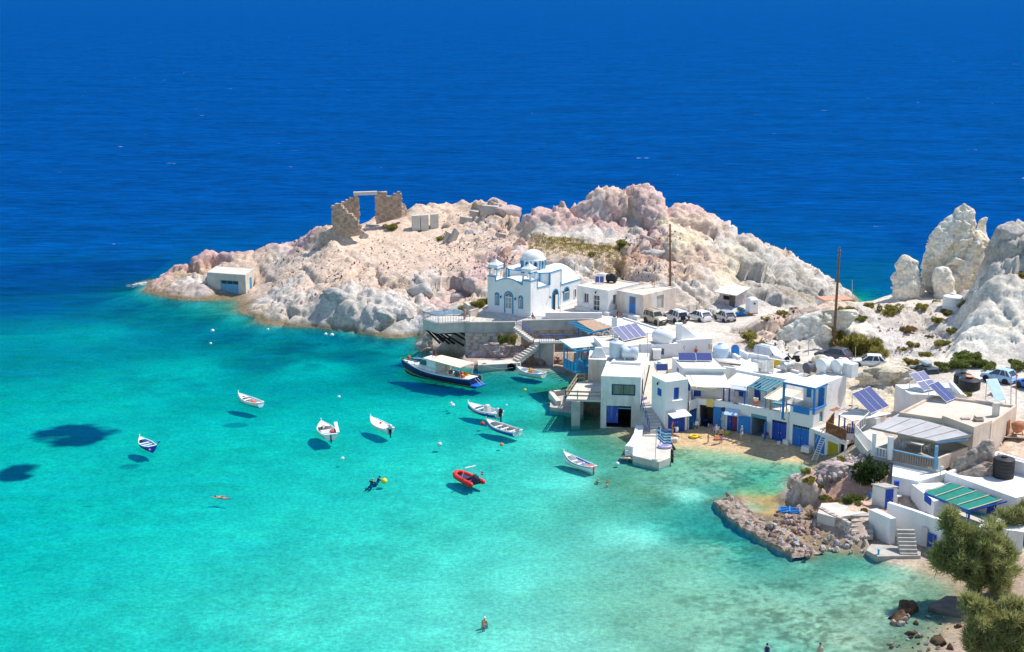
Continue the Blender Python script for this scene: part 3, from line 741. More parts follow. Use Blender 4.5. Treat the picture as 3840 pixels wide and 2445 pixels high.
def shell(parent,poly,z0,z1,m,holes=None,roof=ROOFW,para=.22,pw=.22,rev=.22,name='wall'):
 """walls with openings, parapet and roof of a flat-roofed block; poly counter-clockwise"""
 holes = holes or {}
 mb = MB(); n = len(poly)
 for i in range(n):
  wall_run(mb,Edge(poly[i],poly[(i + 1) % n]),z0,z1,holes.get(i,()),rev)
 inn = inset(poly,pw)
 for i in range(n):
  k = (i + 1) % n
  a,b,c,d = poly[i],poly[k],inn[k],inn[i]
  mb.add([(a[0],a[1],z1),(b[0],b[1],z1),(c[0],c[1],z1),(d[0],d[1],z1)],[(0,1,2,3)])
  mb.add([(d[0],d[1],z1),(c[0],c[1],z1),(c[0],c[1],z1 - para),(d[0],d[1],z1 - para)],[(0,1,2,3)])
 w = mb.build(name,m,parent)
 if roof:
  rb = MB(); rb.prism(inset(poly,pw - .01),z1 - para - .12,z1 - para + .003); rb.build('roof',roof,parent)
 return w
def panel(parent,E,h,m,name='door',dep=.14,th=.06,leaves=1,planks=0,handle=True,transom=0,tm=None):
 """a door or shutter filling an opening"""
 a,b,c,d = h[:4]; top = d - transom; w = (b - a) / leaves; first = None
 for i in range(leaves):
  u0,u1 = a + i * w + .02,a + (i + 1) * w - .02
  mb = MB().hexa([E.q(u0,c,dep),E.q(u1,c,dep),E.q(u1,c,dep + th),E.q(u0,c,dep + th)],[E.q(u0,top,dep),E.q(u1,top,dep),E.q(u1,top,dep + th),E.q(u0,top,dep + th)])
  k = max(2,int((u1 - u0) / .28))
  for j in range(k):        # battens / planks proud of the leaf
   p0 = u0 + (u1 - u0) * j / k + .015; p1 = u0 + (u1 - u0) * (j + 1) / k - .015
   mb.hexa([E.q(p0,c + .04,dep - .025),E.q(p1,c + .04,dep - .025),E.q(p1,c + .04,dep + .005),E.q(p0,c + .04,dep + .005)],[E.q(p0,top - .04,dep - .025),E.q(p1,top - .04,dep - .025),E.q(p1,top - .04,dep + .005),E.q(p0,top - .04,dep + .005)])
  o = mb.build(name,m,parent); first = first or o
  if handle:
   hu = u1 - .12 if i == 0 and leaves > 1 or leaves == 1 else u0 + .12
   hb = MB(); hb.box(E.q(hu,(c + top) / 2,dep - .05),(.05,.05,.18),math.atan2(E.e.y,E.e.x)); hb.build('handle',STEEL,o)
 if transom:
  tb = MB(); tb.hexa([E.q(a,top,dep + .05),E.q(b,top,dep + .05),E.q(b,top,dep + .1),E.q(a,top,dep + .1)],[E.q(a,d,dep + .05),E.q(b,d,dep + .05),E.q(b,d,dep + .1),E.q(a,d,dep + .1)])
  t = tb.build('transom_window',DARK,parent)
  n = max(3,int((b - a) / .28)); bb = MB()
  for j in range(n + 1):
   u = a + (b - a) * j / n; bb.beam(E.q(u,top,dep),E.q(u,d,dep),.05,.05)
  bb.beam(E.q(a,top,dep),E.q(b,top,dep),.06,.06); bb.build('bar',tm or m,t)
 return first
def frame_bars(mb,E,a,b,c,d,t,dep,w=.06):
 mb.hexa([E.q(a,c,dep),E.q(b,c,dep),E.q(b,c,dep + w),E.q(a,c,dep + w)],[E.q(a,c + t,dep),E.q(b,c + t,dep),E.q(b,c + t,dep + w),E.q(a,c + t,dep + w)])
 mb.hexa([E.q(a,d - t,dep),E.q(b,d - t,dep),E.q(b,d - t,dep + w),E.q(a,d - t,dep + w)],[E.q(a,d,dep),E.q(b,d,dep),E.q(b,d,dep + w),E.q(a,d,dep + w)])
 for u in (a,b - t):
  mb.hexa([E.q(u,c + t,dep),E.q(u + t,c + t,dep),E.q(u + t,c + t,dep + w),E.q(u,c + t,dep + w)],[E.q(u,d - t,dep),E.q(u + t,d - t,dep),E.q(u + t,d - t,dep + w),E.q(u,d - t,dep + w)])
def window(parent,E,h,fm,dep=.1,cols=2,rows=1,t=.08,glass=None,sill=None,name='window'):
 a,b,c,d = h[:4]
 gb = MB(); gb.hexa([E.q(a,c,dep + .04),E.q(b,c,dep + .04),E.q(b,c,dep + .07),E.q(a,c,dep + .07)],[E.q(a,d,dep + .04),E.q(b,d,dep + .04),E.q(b,d,dep + .07),E.q(a,d,dep + .07)])
 fb = MB(); frame_bars(fb,E,a,b,c,d,t,dep)
 for i in range(1,cols):
  u = a + (b - a) * i / cols; fb.beam(E.q(u,c + t,dep + .03),E.q(u,d - t,dep + .03),t * .7,.06)
 for i in range(1,rows):
  z = c + (d - c) * i / rows; fb.beam(E.q(a + t,z,dep + .028),E.q(b - t,z,dep + .028),.05,t * .7)
 w = fb.build(name,fm,parent); gb.build('pane',glass or GLASS,w)
 if sill:
  sb = MB(); sb.hexa([E.q(a - .1,c - .08,-.1),E.q(b + .1,c - .08,-.1),E.q(b + .1,c - .08,dep),E.q(a - .1,c - .08,dep)],[E.q(a - .1,c - .005,-.1),E.q(b + .1,c - .005,-.1),E.q(b + .1,c - .005,dep),E.q(a - .1,c - .005,dep)]); sb.build('sill',sill,w)
 return w
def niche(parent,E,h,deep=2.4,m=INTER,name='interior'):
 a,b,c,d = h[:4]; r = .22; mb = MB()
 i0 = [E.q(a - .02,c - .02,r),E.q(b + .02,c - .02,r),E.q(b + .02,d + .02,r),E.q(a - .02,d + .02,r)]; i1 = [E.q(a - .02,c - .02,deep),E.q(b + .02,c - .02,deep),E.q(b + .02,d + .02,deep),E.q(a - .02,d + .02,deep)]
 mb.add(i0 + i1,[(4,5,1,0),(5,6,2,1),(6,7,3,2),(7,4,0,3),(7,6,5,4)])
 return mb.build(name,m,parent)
def post(parent,p,z0,z1,w,m,name='post',rz=0.0):
 mb = MB().box((p[0],p[1],(z0 + z1) / 2),(w,w,z1 - z0),rz); return mb.build(name,m,parent)
def bar(parent,a,b,w,h,m,name='beam'):
 mb = MB().beam(a,b,w,h); return mb.build(name,m,parent)
def pickets(parent,a,b,h,n,m,w=.05,name='baluster',rail=True,rw=.07,bottom=.08):
 """railing from a to b (points on the floor), n uprights that share one mesh"""
 a,b = Vector(a),Vector(b)
 mb = MB().box((0,0,h / 2),(w,w,h - .04)); src = None
 for i in range(n + 1):
  q = a.lerp(b,i / n)
  if src is None:
   src = mb.build(name,m,parent); src.location = q
  else: share(src,parent,q)
 if rail:
  bar(parent,a + Vector((0,0,h)),b + Vector((0,0,h)),rw,rw,m,'rail')
  if bottom: bar(parent,a + Vector((0,0,bottom)),b + Vector((0,0,bottom)),rw * .8,rw * .8,m,'rail')
def corrugated(rows_a,rows_b,n,amp=.035,sag=0.0):
 """wavy sheet between two edges: rows_a=(p,q) upper edge, rows_b=(p,q) lower edge, n ridges"""
 a0,a1 = Vector(rows_a[0]),Vector(rows_a[1]); b0,b1 = Vector(rows_b[0]),Vector(rows_b[1]); rows = []
 for j in range(5):
  t = j / 4; r = []
  for i in range(n * 4 + 1):
   s = i / (n * 4); q = a0.lerp(a1,s).lerp(b0.lerp(b1,s),t)
   q.z += amp * math.sin(2 * math.pi * s * n) - sag * math.sin(math.pi * t); r.append(q)
  rows.append(r)
 return rows
def sheet(parent,corners,th,m,name='roof_sheet',nu=6,nv=4,sag=0.0):
 a,b,c,d = [Vector(q) for q in corners]
 rows = []
 for j in range(nv + 1):
  t = j / nv; r = []
  for i in range(nu + 1):
   s = i / nu; q = a.lerp(b,s).lerp(d.lerp(c,s),t); q.z -= sag * math.sin(math.pi * t) * (.6 + .4 * math.sin(3 * math.pi * s)); r.append(q)
  rows.append(r)
 mb = MB().slab(rows,th); return mb.build(name,m,parent)
def arch_pts(u0,u1,z0,z1,n=10):
 r = (u1 - u0) / 2; zc = z1 - r; pts = [(u0,z0)]
 for i in range(n + 1):
  t = math.pi - math.pi * i / n; pts.append(((u0 + u1) / 2 + r * math.cos(t),zc + r * math.sin(t)))
 return pts + [(u1,z0)]
def arch_band(parent,E,u0,u1,z0,z1,w,m,proud=.05,name='surround',closed=False):
 o = arch_pts(u0,u1,z0,z1); i = arch_pts(u0 + w,u1 - w,z0 + (w if closed else 0),z1 - w); mb = MB(); n = len(o)
 vo = [E.q(a,b,-proud) for a,b in o]; vi = [E.q(a,b,-proud) for a,b in i]; wo = [E.q(a,b,.1) for a,b in o]; wi = [E.q(a,b,.1) for a,b in i]
 rng = range(n if closed else n - 1)
 for k in rng:
  k2 = (k + 1) % n
  mb.add([vo[k],vo[k2],vi[k2],vi[k],wo[k],wo[k2],wi[k2],wi[k]],[(3,2,1,0),(0,1,5,4),(2,3,7,6)])
 return mb.build(name,m,parent)
def arch_fill(parent,E,u0,u1,z0,z1,m,dep,name):
 p = arch_pts(u0,u1,z0,z1); mb = MB().add([E.q(a,b,dep) for a,b in p],[tuple(range(len(p) - 1,-1,-1))]); return mb.build(name,m,parent)
def lamp(parent,E,u,z):
 mb = MB(); q = E.q(u,z,-.22); mb.lathe([(.05,-.18),(.11,-.02),(.11,.04),(.03,.14)],6,Matrix.Translation(q)); mb.tube([E.q(u,z + .05,0),E.q(u,z + .2,-.12),q + Vector((0,0,.12))],.025,5); mb.build('wall_lamp',BLACKP,parent)
def steps(parent,a,b,wdir,width,n,m,name='step'):
 """n solid steps from a (bottom) to b (top); wdir horizontal unit vector across"""
 a,b,wdir = Vector(a),Vector(b),Vector(wdir); run = Vector((b.x - a.x,b.y - a.y,0)) / n; rise = (b.z - a.z) / n; d = run.normalized(); rl = run.length
 for i in range(n):
  p = a + run * i; z1 = a.z + rise * (i + 1); zb = a.z + rise * max(0,i - 1) - .1
  q = [p,p + wdir * width,p + wdir * width + run * 1.02,p + run * 1.02]
  if (q[1] - q[0]).cross(q[2] - q[1]).z < 0: q = [q[0],q[3],q[2],q[1]]
  MB().hexa([(k.x,k.y,zb) for k in q],[(k.x,k.y,z1) for k in q]).build(name,m,parent)

# ------------------------------------------------------------------ church
def church():
 f = Fr((-3.35,190.55),-33.6); W = 7.03; z0 = 4.3
 root = house('church','white domed church with blue trim and twin belfries on the terrace','church',f.w(W / 2,5,4.6))
 def fix(o): return o
 front = Edge(f.w(0,0),f.w(W,0)); side = Edge(f.w(W + .03,0),f.w(W + .03,13))
 # front screen wall with arched top
 n = 16; top = [(1.35 + (W - 2.7) * i / n,9.08 + .62 * math.sin(math.pi * i / n)) for i in range(n + 1)]
 prof = [(0,z0),(W,z0),(W,9.72),(W - 1.35,9.72)] + [(u,z) for u,z in reversed(top)] + [(1.35,9.72),(0,9.72)]
 mb = MB(); k = len(prof)
 vs = [f.w(u,0,z) for u,z in prof] + [f.w(u,.35,z) for u,z in prof]
 mb.add(vs,[tuple(range(k)),tuple(range(2 * k - 1,k - 1,-1))] + [((i + 1) % k,i,k + i,k + (i + 1) % k) for i in range(k)])
 fix(mb.build('front_wall',CLEANW,root))
 for u in (0,W - 1.35):
  mb = MB().prism([f.w(u + .003,.34),f.w(u + 1.347,.34),f.w(u + 1.347,1.66),f.w(u + .003,1.66)],z0,9.717); fix(mb.build('belfry_base',CLEANW,root))
 def vault(v0,v1,zs,zc,name):
  nn = 14; pts = [(0.0,z0)] + [(0.0 + W * i / nn,zs + (zc - zs) * math.sin(math.pi * i / nn) ** .85) for i in range(nn + 1)] + [(W,z0)]
  m_ = MB(); kk = len(pts); a = [f.w(u,v0,z) for u,z in pts]; b = [f.w(u,v1,z) for u,z in pts]
  m_.add(a + b,[(i,kk + i,kk + (i + 1),i + 1) for i in range(kk - 1)] + [tuple(range(kk - 1,-1,-1)),tuple(range(kk,2 * kk))]); return fix(m_.build(name,CLEANW,root))
 vault(.3,4.8,8.42,9.5,'nave_vault'); vault(7.6,12.9,7.85,9.75,'apse_vault')
 poly = [f.w(u,v) for u,v in [(1.0,3.75),(6.05,3.75),(W + .02,4.72),(W + .02,7.75),(6.4,8.3),(.65,8.3),(-.02,7.75),(-.02,4.72)]]
 mb = MB().prism(poly,z0,10.1); fix(mb.build('crossing_block',CLEANW,root))
 # base course and steps
 mb = MB().prism([f.w(-.2,-.28),f.w(W + .2,-.28),f.w(W + .2,5.5),f.w(-.2,5.5)],4.2,4.86); mb.prism([f.w(W - .5,7.1),f.w(W + .22,7.1),f.w(W + .22,12.95),f.w(W - .5,12.95)],4.2,4.95); fix(mb.build('plinth',CLEANW,root))
 for i in range(2):
  mb = MB().prism([f.w(2.5 - .1 * i,-.62 - .34 * (i)),f.w(4.5 + .1 * i,-.62 - .34 * i),f.w(4.5 + .1 * i,-.285),f.w(2.5 - .1 * i,-.285)],4.3,4.76 - .13 * i); fix(mb.build('step',CLEANW,root))
 # blue trim lines
 def trim(pts,name='blue_trim',w=.13):
  m_ = MB()
  for a,b in zip(pts,pts[1:]): m_.beam(a,b,w,w)
  fix(m_.build(name,TURQ,root))
 trim([f.w(0,0,9.66),f.w(1.35,0,9.66),f.w(1.35,0,9.06)] + [f.w(u,0,z - .04) for u,z in top] + [f.w(W - 1.35,0,9.66),f.w(W,0,9.66),f.w(W,1.66,9.66),f.w(W,1.66,8.46),f.w(W + .02,4.7,8.40)])
 trim([f.w(1.0,3.75,8.9),f.w(1.0,3.75,10.05),f.w(6.05,3.75,10.05),f.w(W + .02,4.72,10.05),f.w(W + .02,7.75,10.05),f.w(W + .02,7.75,7.9),f.w(W,12.9,7.83)])
 trim([f.w(6.05,3.73,8.6),f.w(6.05,3.73,10.0)],w=.28); trim([f.w(W + .03,4.72,8.4),f.w(W + .03,4.72,10.0)],w=.26)
 trim([f.w(1.0,3.73,8.6),f.w(1.0,3.73,10.0)],w=.24); trim([f.w(-.02,4.7,8.4),f.w(-.02,4.7,10.05),f.w(1.0,3.75,10.05)],w=.16)
 # openings on the front and the side
 for (a,b,c,d) in [(1.22,1.95,5.72,7.55),(5.08,5.82,5.72,7.55)]:
  w = fix(arch_band(root,front,a,b,c,d,.17,TURQ,closed=True,name='window'))
  arch_fill(w,front,a + .16,b - .16,c + .16,d - .16,GLASS,-.012,'pane')
  m_ = MB(); m_.beam(front.q((a + b) / 2,c + .17,-.03),front.q((a + b) / 2,d - .2,-.03),.04,.06); m_.beam(front.q(a + .17,7.1,-.03),front.q(b - .17,7.1,-.03),.04,.05)
  for u in (a + .19,b - .19): m_.beam(front.q(u,c + .17,-.03),front.q(u,7.1,-.03),.04,.07)
  m_.build('frame',PLASTW,w)
 dr = fix(arch_band(root,front,2.76,4.25,4.86,7.92,.2,TURQ,name='door_surround'))
 arch_fill(dr,front,2.96,4.05,4.86,7.72,CLEANW,-.008,'door_leaf')
 arch_fill(dr,front,3.02,3.99,7.16,7.66,GLASS,-.018,'fanlight')
 m_ = MB()
 for u in (3.17,3.38,3.63,3.84):
  for (a,b) in ((5.55,6.35),(6.42,7.0)): m_.box(front.q(u,(a + b) / 2,-.02),(.085,.03,b - a),f.ang)
 m_.build('panel_glass',GLASS,dr)
 for t in (35,65,90,115,145):
  bm_ = MB(); bm_.beam(front.q(3.505,7.17,-.04),front.q(3.505 + .48 * math.cos(R(t)),7.17 + .48 * math.sin(R(t)),-.04),.03,.03); bm_.build('glazing_bar',PLASTW,dr)
 for u,z in ((2.3,7.0),(4.66,7.0)): lamp(root,front,u,z)
 ds = fix(arch_band(root,side,5.33,7.07,4.6,7.6,.2,TURQ,name='door_surround'))
 arch_fill(ds,side,5.53,6.87,4.6,7.4,DARK,-.008,'doorway')
 m_ = MB(); m_.hexa([side.q(6.2,4.6,-.03),side.q(6.85,4.6,-.03),side.q(6.85,4.6,.02),side.q(6.2,4.6,.02)],[side.q(6.2,6.7,-.03),side.q(6.85,6.7,-.03),side.q(6.85,6.7,.02),side.q(6.2,6.7,.02)]); m_.build('door_leaf',PLASTW,ds)
 arch_fill(ds,side,5.6,6.8,6.74,7.32,GLASS,-.018,'fanlight')
 ws = fix(arch_band(root,side,8.4,9.95,5.55,7.4,.19,TURQ,closed=True,name='window'))
 arch_fill(ws,side,8.6,9.76,5.75,7.2,GLASS,-.01,'pane')
 m_ = MB()
 for u in (8.66,9.0,9.35,9.7): m_.beam(side.q(u,5.75,-.03),side.q(u,6.6,-.03),.05,.09)
 m_.beam(side.q(8.6,6.6,-.03),side.q(9.76,6.6,-.03),.05,.08); m_.build('frame',PLASTW,ws)
 wn = MB(); frame_bars(wn,side,11.25,11.8,5.4,6.7,.1,-.05); w_ = fix(wn.build('window',PLASTW,root)); arch = MB(); arch.box(side.q(11.52,6.05,-.01),(.36,.03,1.1),math.atan2(side.e.y,side.e.x)); arch.build('pane',GLASS,w_)
 for u,z in ((4.55,6.7),(7.9,6.8)): lamp(root,side,u,z)
 # drum and dome
 cu,cv = 3.5,6.05; ctr = f.w(cu,cv,0); T = Matrix.Translation((ctr.x,ctr.y,0)) @ Matrix.Rotation(f.ang + math.pi / 8,4,'Z')
 mb = MB().lathe([(1.66,10.0),(1.66,11.42)],8,T); drum = fix(mb.build('drum',CLEANW,root))
 for i in range(8):
  a0 = f.ang + math.pi / 8 + i * math.pi / 4; a1 = a0 + math.pi / 4
  p0 = ctr + Vector((math.cos(a0),math.sin(a0),0)) * 1.665; p1 = ctr + Vector((math.cos(a1),math.sin(a1),0)) * 1.665
  E = Edge(p0,p1); L_ = E.L
  bb = arch_band(drum,E,L_ / 2 - .27,L_ / 2 + .27,10.15,11.3,.12,TURQ,name='window',closed=True); arch_fill(bb,E,L_ / 2 - .16,L_ / 2 + .16,10.26,11.19,GLASS,-.012,'pane')
  m_ = MB(); m_.beam(p0 + Vector((0,0,10.1)),p0 + Vector((0,0,11.42)),.2,.2); m_.build('blue_rib',TURQ,drum)
 mb = MB().lathe([(1.8,11.40),(1.82,11.47),(1.64,11.52)] + [(1.62 * math.cos(R(t)),11.52 + 1.22 * math.sin(R(t))) for t in range(6,90,8)] + [(.02,12.76)],28,Matrix.Translation((ctr.x,ctr.y,0))); fix(mb.build('dome',CLEANW,root,smooth=True))
 # belfries
 for u0 in (.0,W - 1.6):
  c0 = f.w(u0 + .8,.83,0)
  mb = MB()
  # four-legged cap block with shallow arches
  mb.box((c0.x,c0.y,10.98),(1.5,1.5,.42),f.ang); mb.lathe([(1.14,11.18),(1.16,11.24),(.55,11.55),(.2,11.8),(.09,11.95)],4,Matrix.Translation((c0.x,c0.y,0)) @ Matrix.Rotation(f.ang + math.pi / 4,4,'Z'))
  bf = fix(mb.build('belfry',CLEANW,root))
  for a in (-1,1):
   for b in (-1,1):
    q = c0 + f.u * (a * .58) + f.v * (b * .58); m_ = MB(); m_.lathe([(.16,9.7),(.15,10.6),(.19,10.62)],8,Matrix.Translation((q.x,q.y,0))); m_.build('pillar',CLEANW,bf)
    m_ = MB(); m_.box((q.x,q.y,10.68),(.46,.46,.16),f.ang); m_.build('capital',TURQ,bf)
  m_ = MB(); m_.box((c0.x,c0.y,12.12),(.05,.05,.45),f.ang); m_.box((c0.x,c0.y,12.2),(.28,.05,.05),f.ang); m_.build('cross',CLEANW,bf)
 return root

ROAD_M = mat('dusty_paving',(.60,.53,.45),.95,.10,.8,.2,5,(.48,.41,.34),.5,.6)
# ------------------------------------------------------------------ village
V2 = lambda x,y: Vector((x,y,0))
def pad(poly,h): PADS.append(([(q[0],q[1]) for q in poly],h))
def quadw(fn,pts,z): return [P(fn(*q),z) for q in pts]
def ccw(poly):
 a = sum(poly[i][0] * poly[(i + 1) % len(poly)][1] - poly[(i + 1) % len(poly)][0] * poly[i][1] for i in range(len(poly)))
 return poly if a > 0 else poly[::-1]
def solar(name,label,base,ang,w,h,tilt,cols,rows=1,m=SOLAR,z=None,group=None,lift=.15):
 """tilted rack: base = middle of the lower edge, ang = direction of that edge"""
 root = empty(name,label,'solar array',base,ang,group)
 t = R(tilt); cw_,rh = w / cols,h / rows
 for r in range(rows):
  for c in range(cols):
   mb = MB(); M = Matrix.Translation((-w / 2 + cw_ * (c + .5),math.cos(t) * rh * (r + .5),lift + math.sin(t) * rh * (r + .5))) @ Matrix.Rotation(t,4,'X')
   q = [M @ Vector(k) for k in [(-cw_ / 2 + .04,-rh / 2 + .04,.03),(cw_ / 2 - .04,-rh / 2 + .04,.03),(cw_ / 2 - .04,rh / 2 - .04,.03),(-cw_ / 2 + .04,rh / 2 - .04,.03)]]
   n = (M.to_3x3() @ Vector((0,0,1))) * .04
   mb.hexa([k - n for k in q],q); p = mb.build('panel',m,root)
   fb = MB(); q2 = [M @ Vector(k) for k in [(-cw_ / 2 + .005,-rh / 2 + .005,.012),(cw_ / 2 - .005,-rh / 2 + .005,.012),(cw_ / 2 - .005,rh / 2 - .005,.012),(-cw_ / 2 + .005,rh / 2 - .005,.012)]]
   fb.hexa([k - n for k in q2],q2); fb.build('frame',ALU,p)
 top = lift + math.sin(t) * h; back = math.cos(t) * h
 for x in (-w / 2 + .1,w / 2 - .1):
  mb = MB().beam((x,back - .05,0),(x,back - .05,top - .04),.06,.06); mb.beam((x,0,0),(x,0,lift),.06,.06); mb.beam((x,0,.03),(x,back,.03),.05,.05); mb.build('leg',ALU,root)
 return root
def tank_h(label,loc,rz,L_,r,m=PLASTW):
 root = empty('water_tank',label,'water tank',loc,rz)
 mb = MB(); M = Matrix.Translation((0,0,r + .12)) @ Matrix.Rotation(math.pi / 2,4,'Y')
 mb.lathe([(.02,-L_ / 2),(r * .7,-L_ / 2 + .03),(r * .95,-L_ / 2 + .1),(r,-L_ / 2 + .2),(r,-L_ * .12),(r * .96,-L_ * .1),(r * .96,L_ * .1),(r,L_ * .12),(r,L_ / 2 - .2),(r * .95,L_ / 2 - .1),(r * .7,L_ / 2 - .03),(.02,L_ / 2)],20,M); mb.build('tank_body',m,root,True)
 MB().lathe([(.24,2 * r + .05),(.24,2 * r + .2),(.12,2 * r + .24),(.02,2 * r + .25)],12).build('lid',m,root)
 for x in (-L_ * .3,L_ * .3):
  MB().box((x,0,.15),(.2,r * 1.5,.3)).build('foot',m,root)
 return root
def tank_v(label,loc,r,h,m=PLASTW,cone=.25):
 root = empty('water_tank',label,'water tank',loc)
 mb = MB(); prof = [(r * .97,0),(r,.06)]
 for i in range(1,5): prof += [(r,h * i / 5 - .03),(r * .975,h * i / 5),(r,h * i / 5 + .03)]
 prof += [(r,h - .1),(r * .95,h)]; mb.lathe(prof,24); mb.build('tank_body',m,root,True)
 MB().lathe([(r * .955,h - .01),(r * .3,h + cone),(r * .3,h + cone + .12),(.02,h + cone + .14)],20).build('lid',m,root)
 return root
def chimney(parent,p,z0,z1,w,m,cap=True,name='chimney'):
 mb = MB().box((p[0],p[1],(z0 + z1) / 2),(w,w,z1 - z0));
 if cap: mb.box((p[0],p[1],z1 + .1),(w * .9,w * .9,.08)); mb.box((p[0],p[1],z1 + .05),(w * .5,w * .5,.12))
 return mb.build(name,m,parent)
def dish(label,loc,rz):
 root = empty('satellite_dish',label,'satellite dish',loc,rz)
 M = Matrix.Translation((0,0,.9)) @ Matrix.Rotation(R(-55),4,'X'); MB().lathe([(.02,0),(.2,.03),(.36,.1),(.4,.13),(.36,.115),(.2,.045),(.02,.015)],16,M).build('reflector',PLASTW,root,True)
 mb = MB().tube([(0,0,0),(0,0,.9)],.03); mb.tube([(0,0,.8),(0,-.42,1.0)],.018); mb.build('mast',STEEL,root)

def village():
 # ---------------- annexes by the church
 f = Fr((9.0,192.6),-41.5); W = 5.45
 root = house('white_cottage','low white flat-roofed cottage between church and tan storehouse','house',f.w(W / 2,3,4.5))
 poly = [f.w(0,0),f.w(W,0),f.w(W,7),f.w(0,7)]; pad(poly,4.4)
 E0,E1 = Edge(poly[0],poly[1]),Edge(poly[1],poly[2])
 hw = E0.rect(Z3(903,1040),Z3(944,1132)); hd = E0.rect(Z3(985,1055),Z3(1040,1205)); hs = E1.rect(Z3(1158,1060),Z3(1188,1140))
 hd = (hd[0],hd[1],4.75,hd[3])
 shell(root,poly,4.2,7.9,WHITE,{0: [hw,hd],1: [hs]},ROOFT,.12)
 window(root,E0,hw,PLASTW,cols=2,sill=WHITE); window(root,E1,hs,PLASTW,cols=2,sill=WHITE); window(root,E0,hd,PLASTW,cols=2,rows=3,t=.1,name='glazed_door')
 lamp(root,E0,(hd[0] + hd[1]) / 2,hd[3] + .4)
 mb = MB().prism([f.w(-.1,-.45),f.w(hd[0] - .2,-.45),f.w(hd[0] - .2,0),f.w(-.1,0)],4.2,5.0); mb.prism([f.w(hd[1] + .2,-.6),f.w(W + .5,-.6),f.w(W + .5,1.7),f.w(W + .002,1.7),f.w(W + .002,-.002),f.w(hd[1] + .2,-.002)],4.2,5.0); mb.build('bench',WHITE,root)
 MB().prism([f.w(hd[0] - .2,-.5),f.w(hd[1] + .2,-.5),f.w(hd[1] + .2,0),f.w(hd[0] - .2,0)],4.3,4.74).build('step',WHITE,root)
 q = P(Z3(1075,890),8.4); MB().box((q.x,q.y,8.25),(1.1,.9,.9),f.ang).build('roof_box',WHITE,root)
 solar('solar_array','small solar panel on the white cottage roof beside black tank',P(Z3(1040,962),7.85),R(-5),1.25,1.1,45,2)
 tank_h('black water tank lying on the white cottage roof',P(Z3(1145,950),7.8),R(-20),1.6,.52,BLACKP)
 f2 = Fr((14.3,189.9),-44); W2 = 4.6
 root = house('storehouse','tan peeling storehouse with single blue door by the parked cars','house',f2.w(2,3,4.5))
 poly = [f2.w(0,0),f2.w(W2,0),f2.w(W2,7.2),f2.w(0,7.2)]; pad(poly,4.4); E0,E1 = Edge(poly[0],poly[1]),Edge(poly[1],poly[2])
 hd = E0.rect(Z3(1300,1068),Z3(1353,1225)); hb = E1.rect(Z3(1540,1068),Z3(1598,1168))
 shell(root,poly,4.2,7.75,PATCHY,{0: [hd],1: [hb]},ROOFT,.1)
 d = panel(root,E0,hd,mat('door_sky_blue',(.05,.22,.60),.5,.1,2.0)); MB().box(E0.q((hd[0] + hd[1]) / 2,hd[3] - .6,.1),(.4,.05,.7),f2.ang).build('door_glass',RUST,d)
 panel(root,E1,hb,mat('grey_shutter',(.48,.48,.43),.7,.08,2.0),'shutter',handle=False)
 mb = MB().prism([f2.w(hd[0] - .5,-.7),f2.w(hd[1] + .4,-.7),f2.w(hd[1] + .4,0),f2.w(hd[0] - .5,0)],4.3,hd[2] - .02); mb.prism([f2.w(W2 - 1.3,-1.6),f2.w(W2 + .3,-1.6),f2.w(W2 + .3,-.9),f2.w(W2 - 1.3,-.9)],4.3,5.1); mb.build('step',WHITE,root)
 MB().tube([P(Z3(1518,990),7.75),P(Z3(1520,930),7.75) + Vector((0,-1,.8))],.04).build('roof_pipe',RUST,root)
 # low boundary walls of the church court
 def lowwall(label,pts,z0,z1,th,m,nm='low_wall'):
  r_ = house(nm,label,'wall',(pts[0][0],pts[0][1],z0)); mb_ = MB()
  for a,b in zip(pts,pts[1:]): mb_.beam(Vector((a[0],a[1],(z0 + z1) / 2)),Vector((b[0],b[1],(z0 + z1) / 2)),th,z1 - z0)
  mb_.build('wall',m,r_); cb = MB()
  for a,b in zip(pts,pts[1:]): cb.beam(Vector((a[0],a[1],z1 + .04)),Vector((b[0],b[1],z1 + .04)),th + .06,.08)
  cb.build('coping',m,r_); return r_
 lowwall('long low white wall below the church side door',[P(Z3(570,1268),4.5),P(Z3(1060,1272),4.5)],4.3,5.35,.35,WHITE)
 r_ = house('court_steps','two shallow white steps at the church corner','steps',P(Z3(510,1265),4.5))
 for i in range(3):
  a = P(Z3(470,1268 - i * 9),4.55 + .15 * i); b = P(Z3(565,1262 - i * 9),4.55 + .15 * i); MB().beam(a + Vector((0,.3 * i,-.1)),b + Vector((0,.3 * i,-.1)),.8,.3).build('step',WHITE,r_)
 r_ = house('flagpole','thin blue and white flagpole at the church side door','pole',P(Z3(697,1218),4.55)); a = P(Z3(697,1218),4.55); MB().tube([a,a + Vector((0,0,4.4))],.045).build('shaft',mat('striped_pole',(.12,.25,.45),.5,.1,2,col2=(.7,.72,.75)),r_)
 # ---------------- sea platform west of the church
 root = house('sea_platform','cantilevered concrete platform with railings above dark struts','platform',(-9,184,3.9))
 A,B,Cc,D = [P(Y1(*q),4.85) for q in [(225,255),(368,300),(690,285),(640,225)]]; zt,zb = 4.75,3.5
 poly = ccw([A,B,Cc,Vector((-4.9,187.0,0)),Vector((-10.6,187.6,0))])
 MB().prism(poly,zb,zt).build('slab',CONCL,root)
 mb = MB()
 for a,b in ((A,B),(B,Cc)): mb.beam(Vector((a.x,a.y,zt + .08)),Vector((b.x,b.y,zt + .08)),.25,.17)
 mb.build('kerb',CONCL,root)
 for a,b,n in ((A,B,9),(B,Cc,12),(A,Vector((-10.6,187.6,0)),7)):
  pickets(root,Vector((a.x,a.y,zt + .15)),Vector((b.x,b.y,zt + .15)),.95,n,mat('dark_blue_iron',(.05,.09,.17),.5,.1,3),.035,'railing_bar',True,.05)
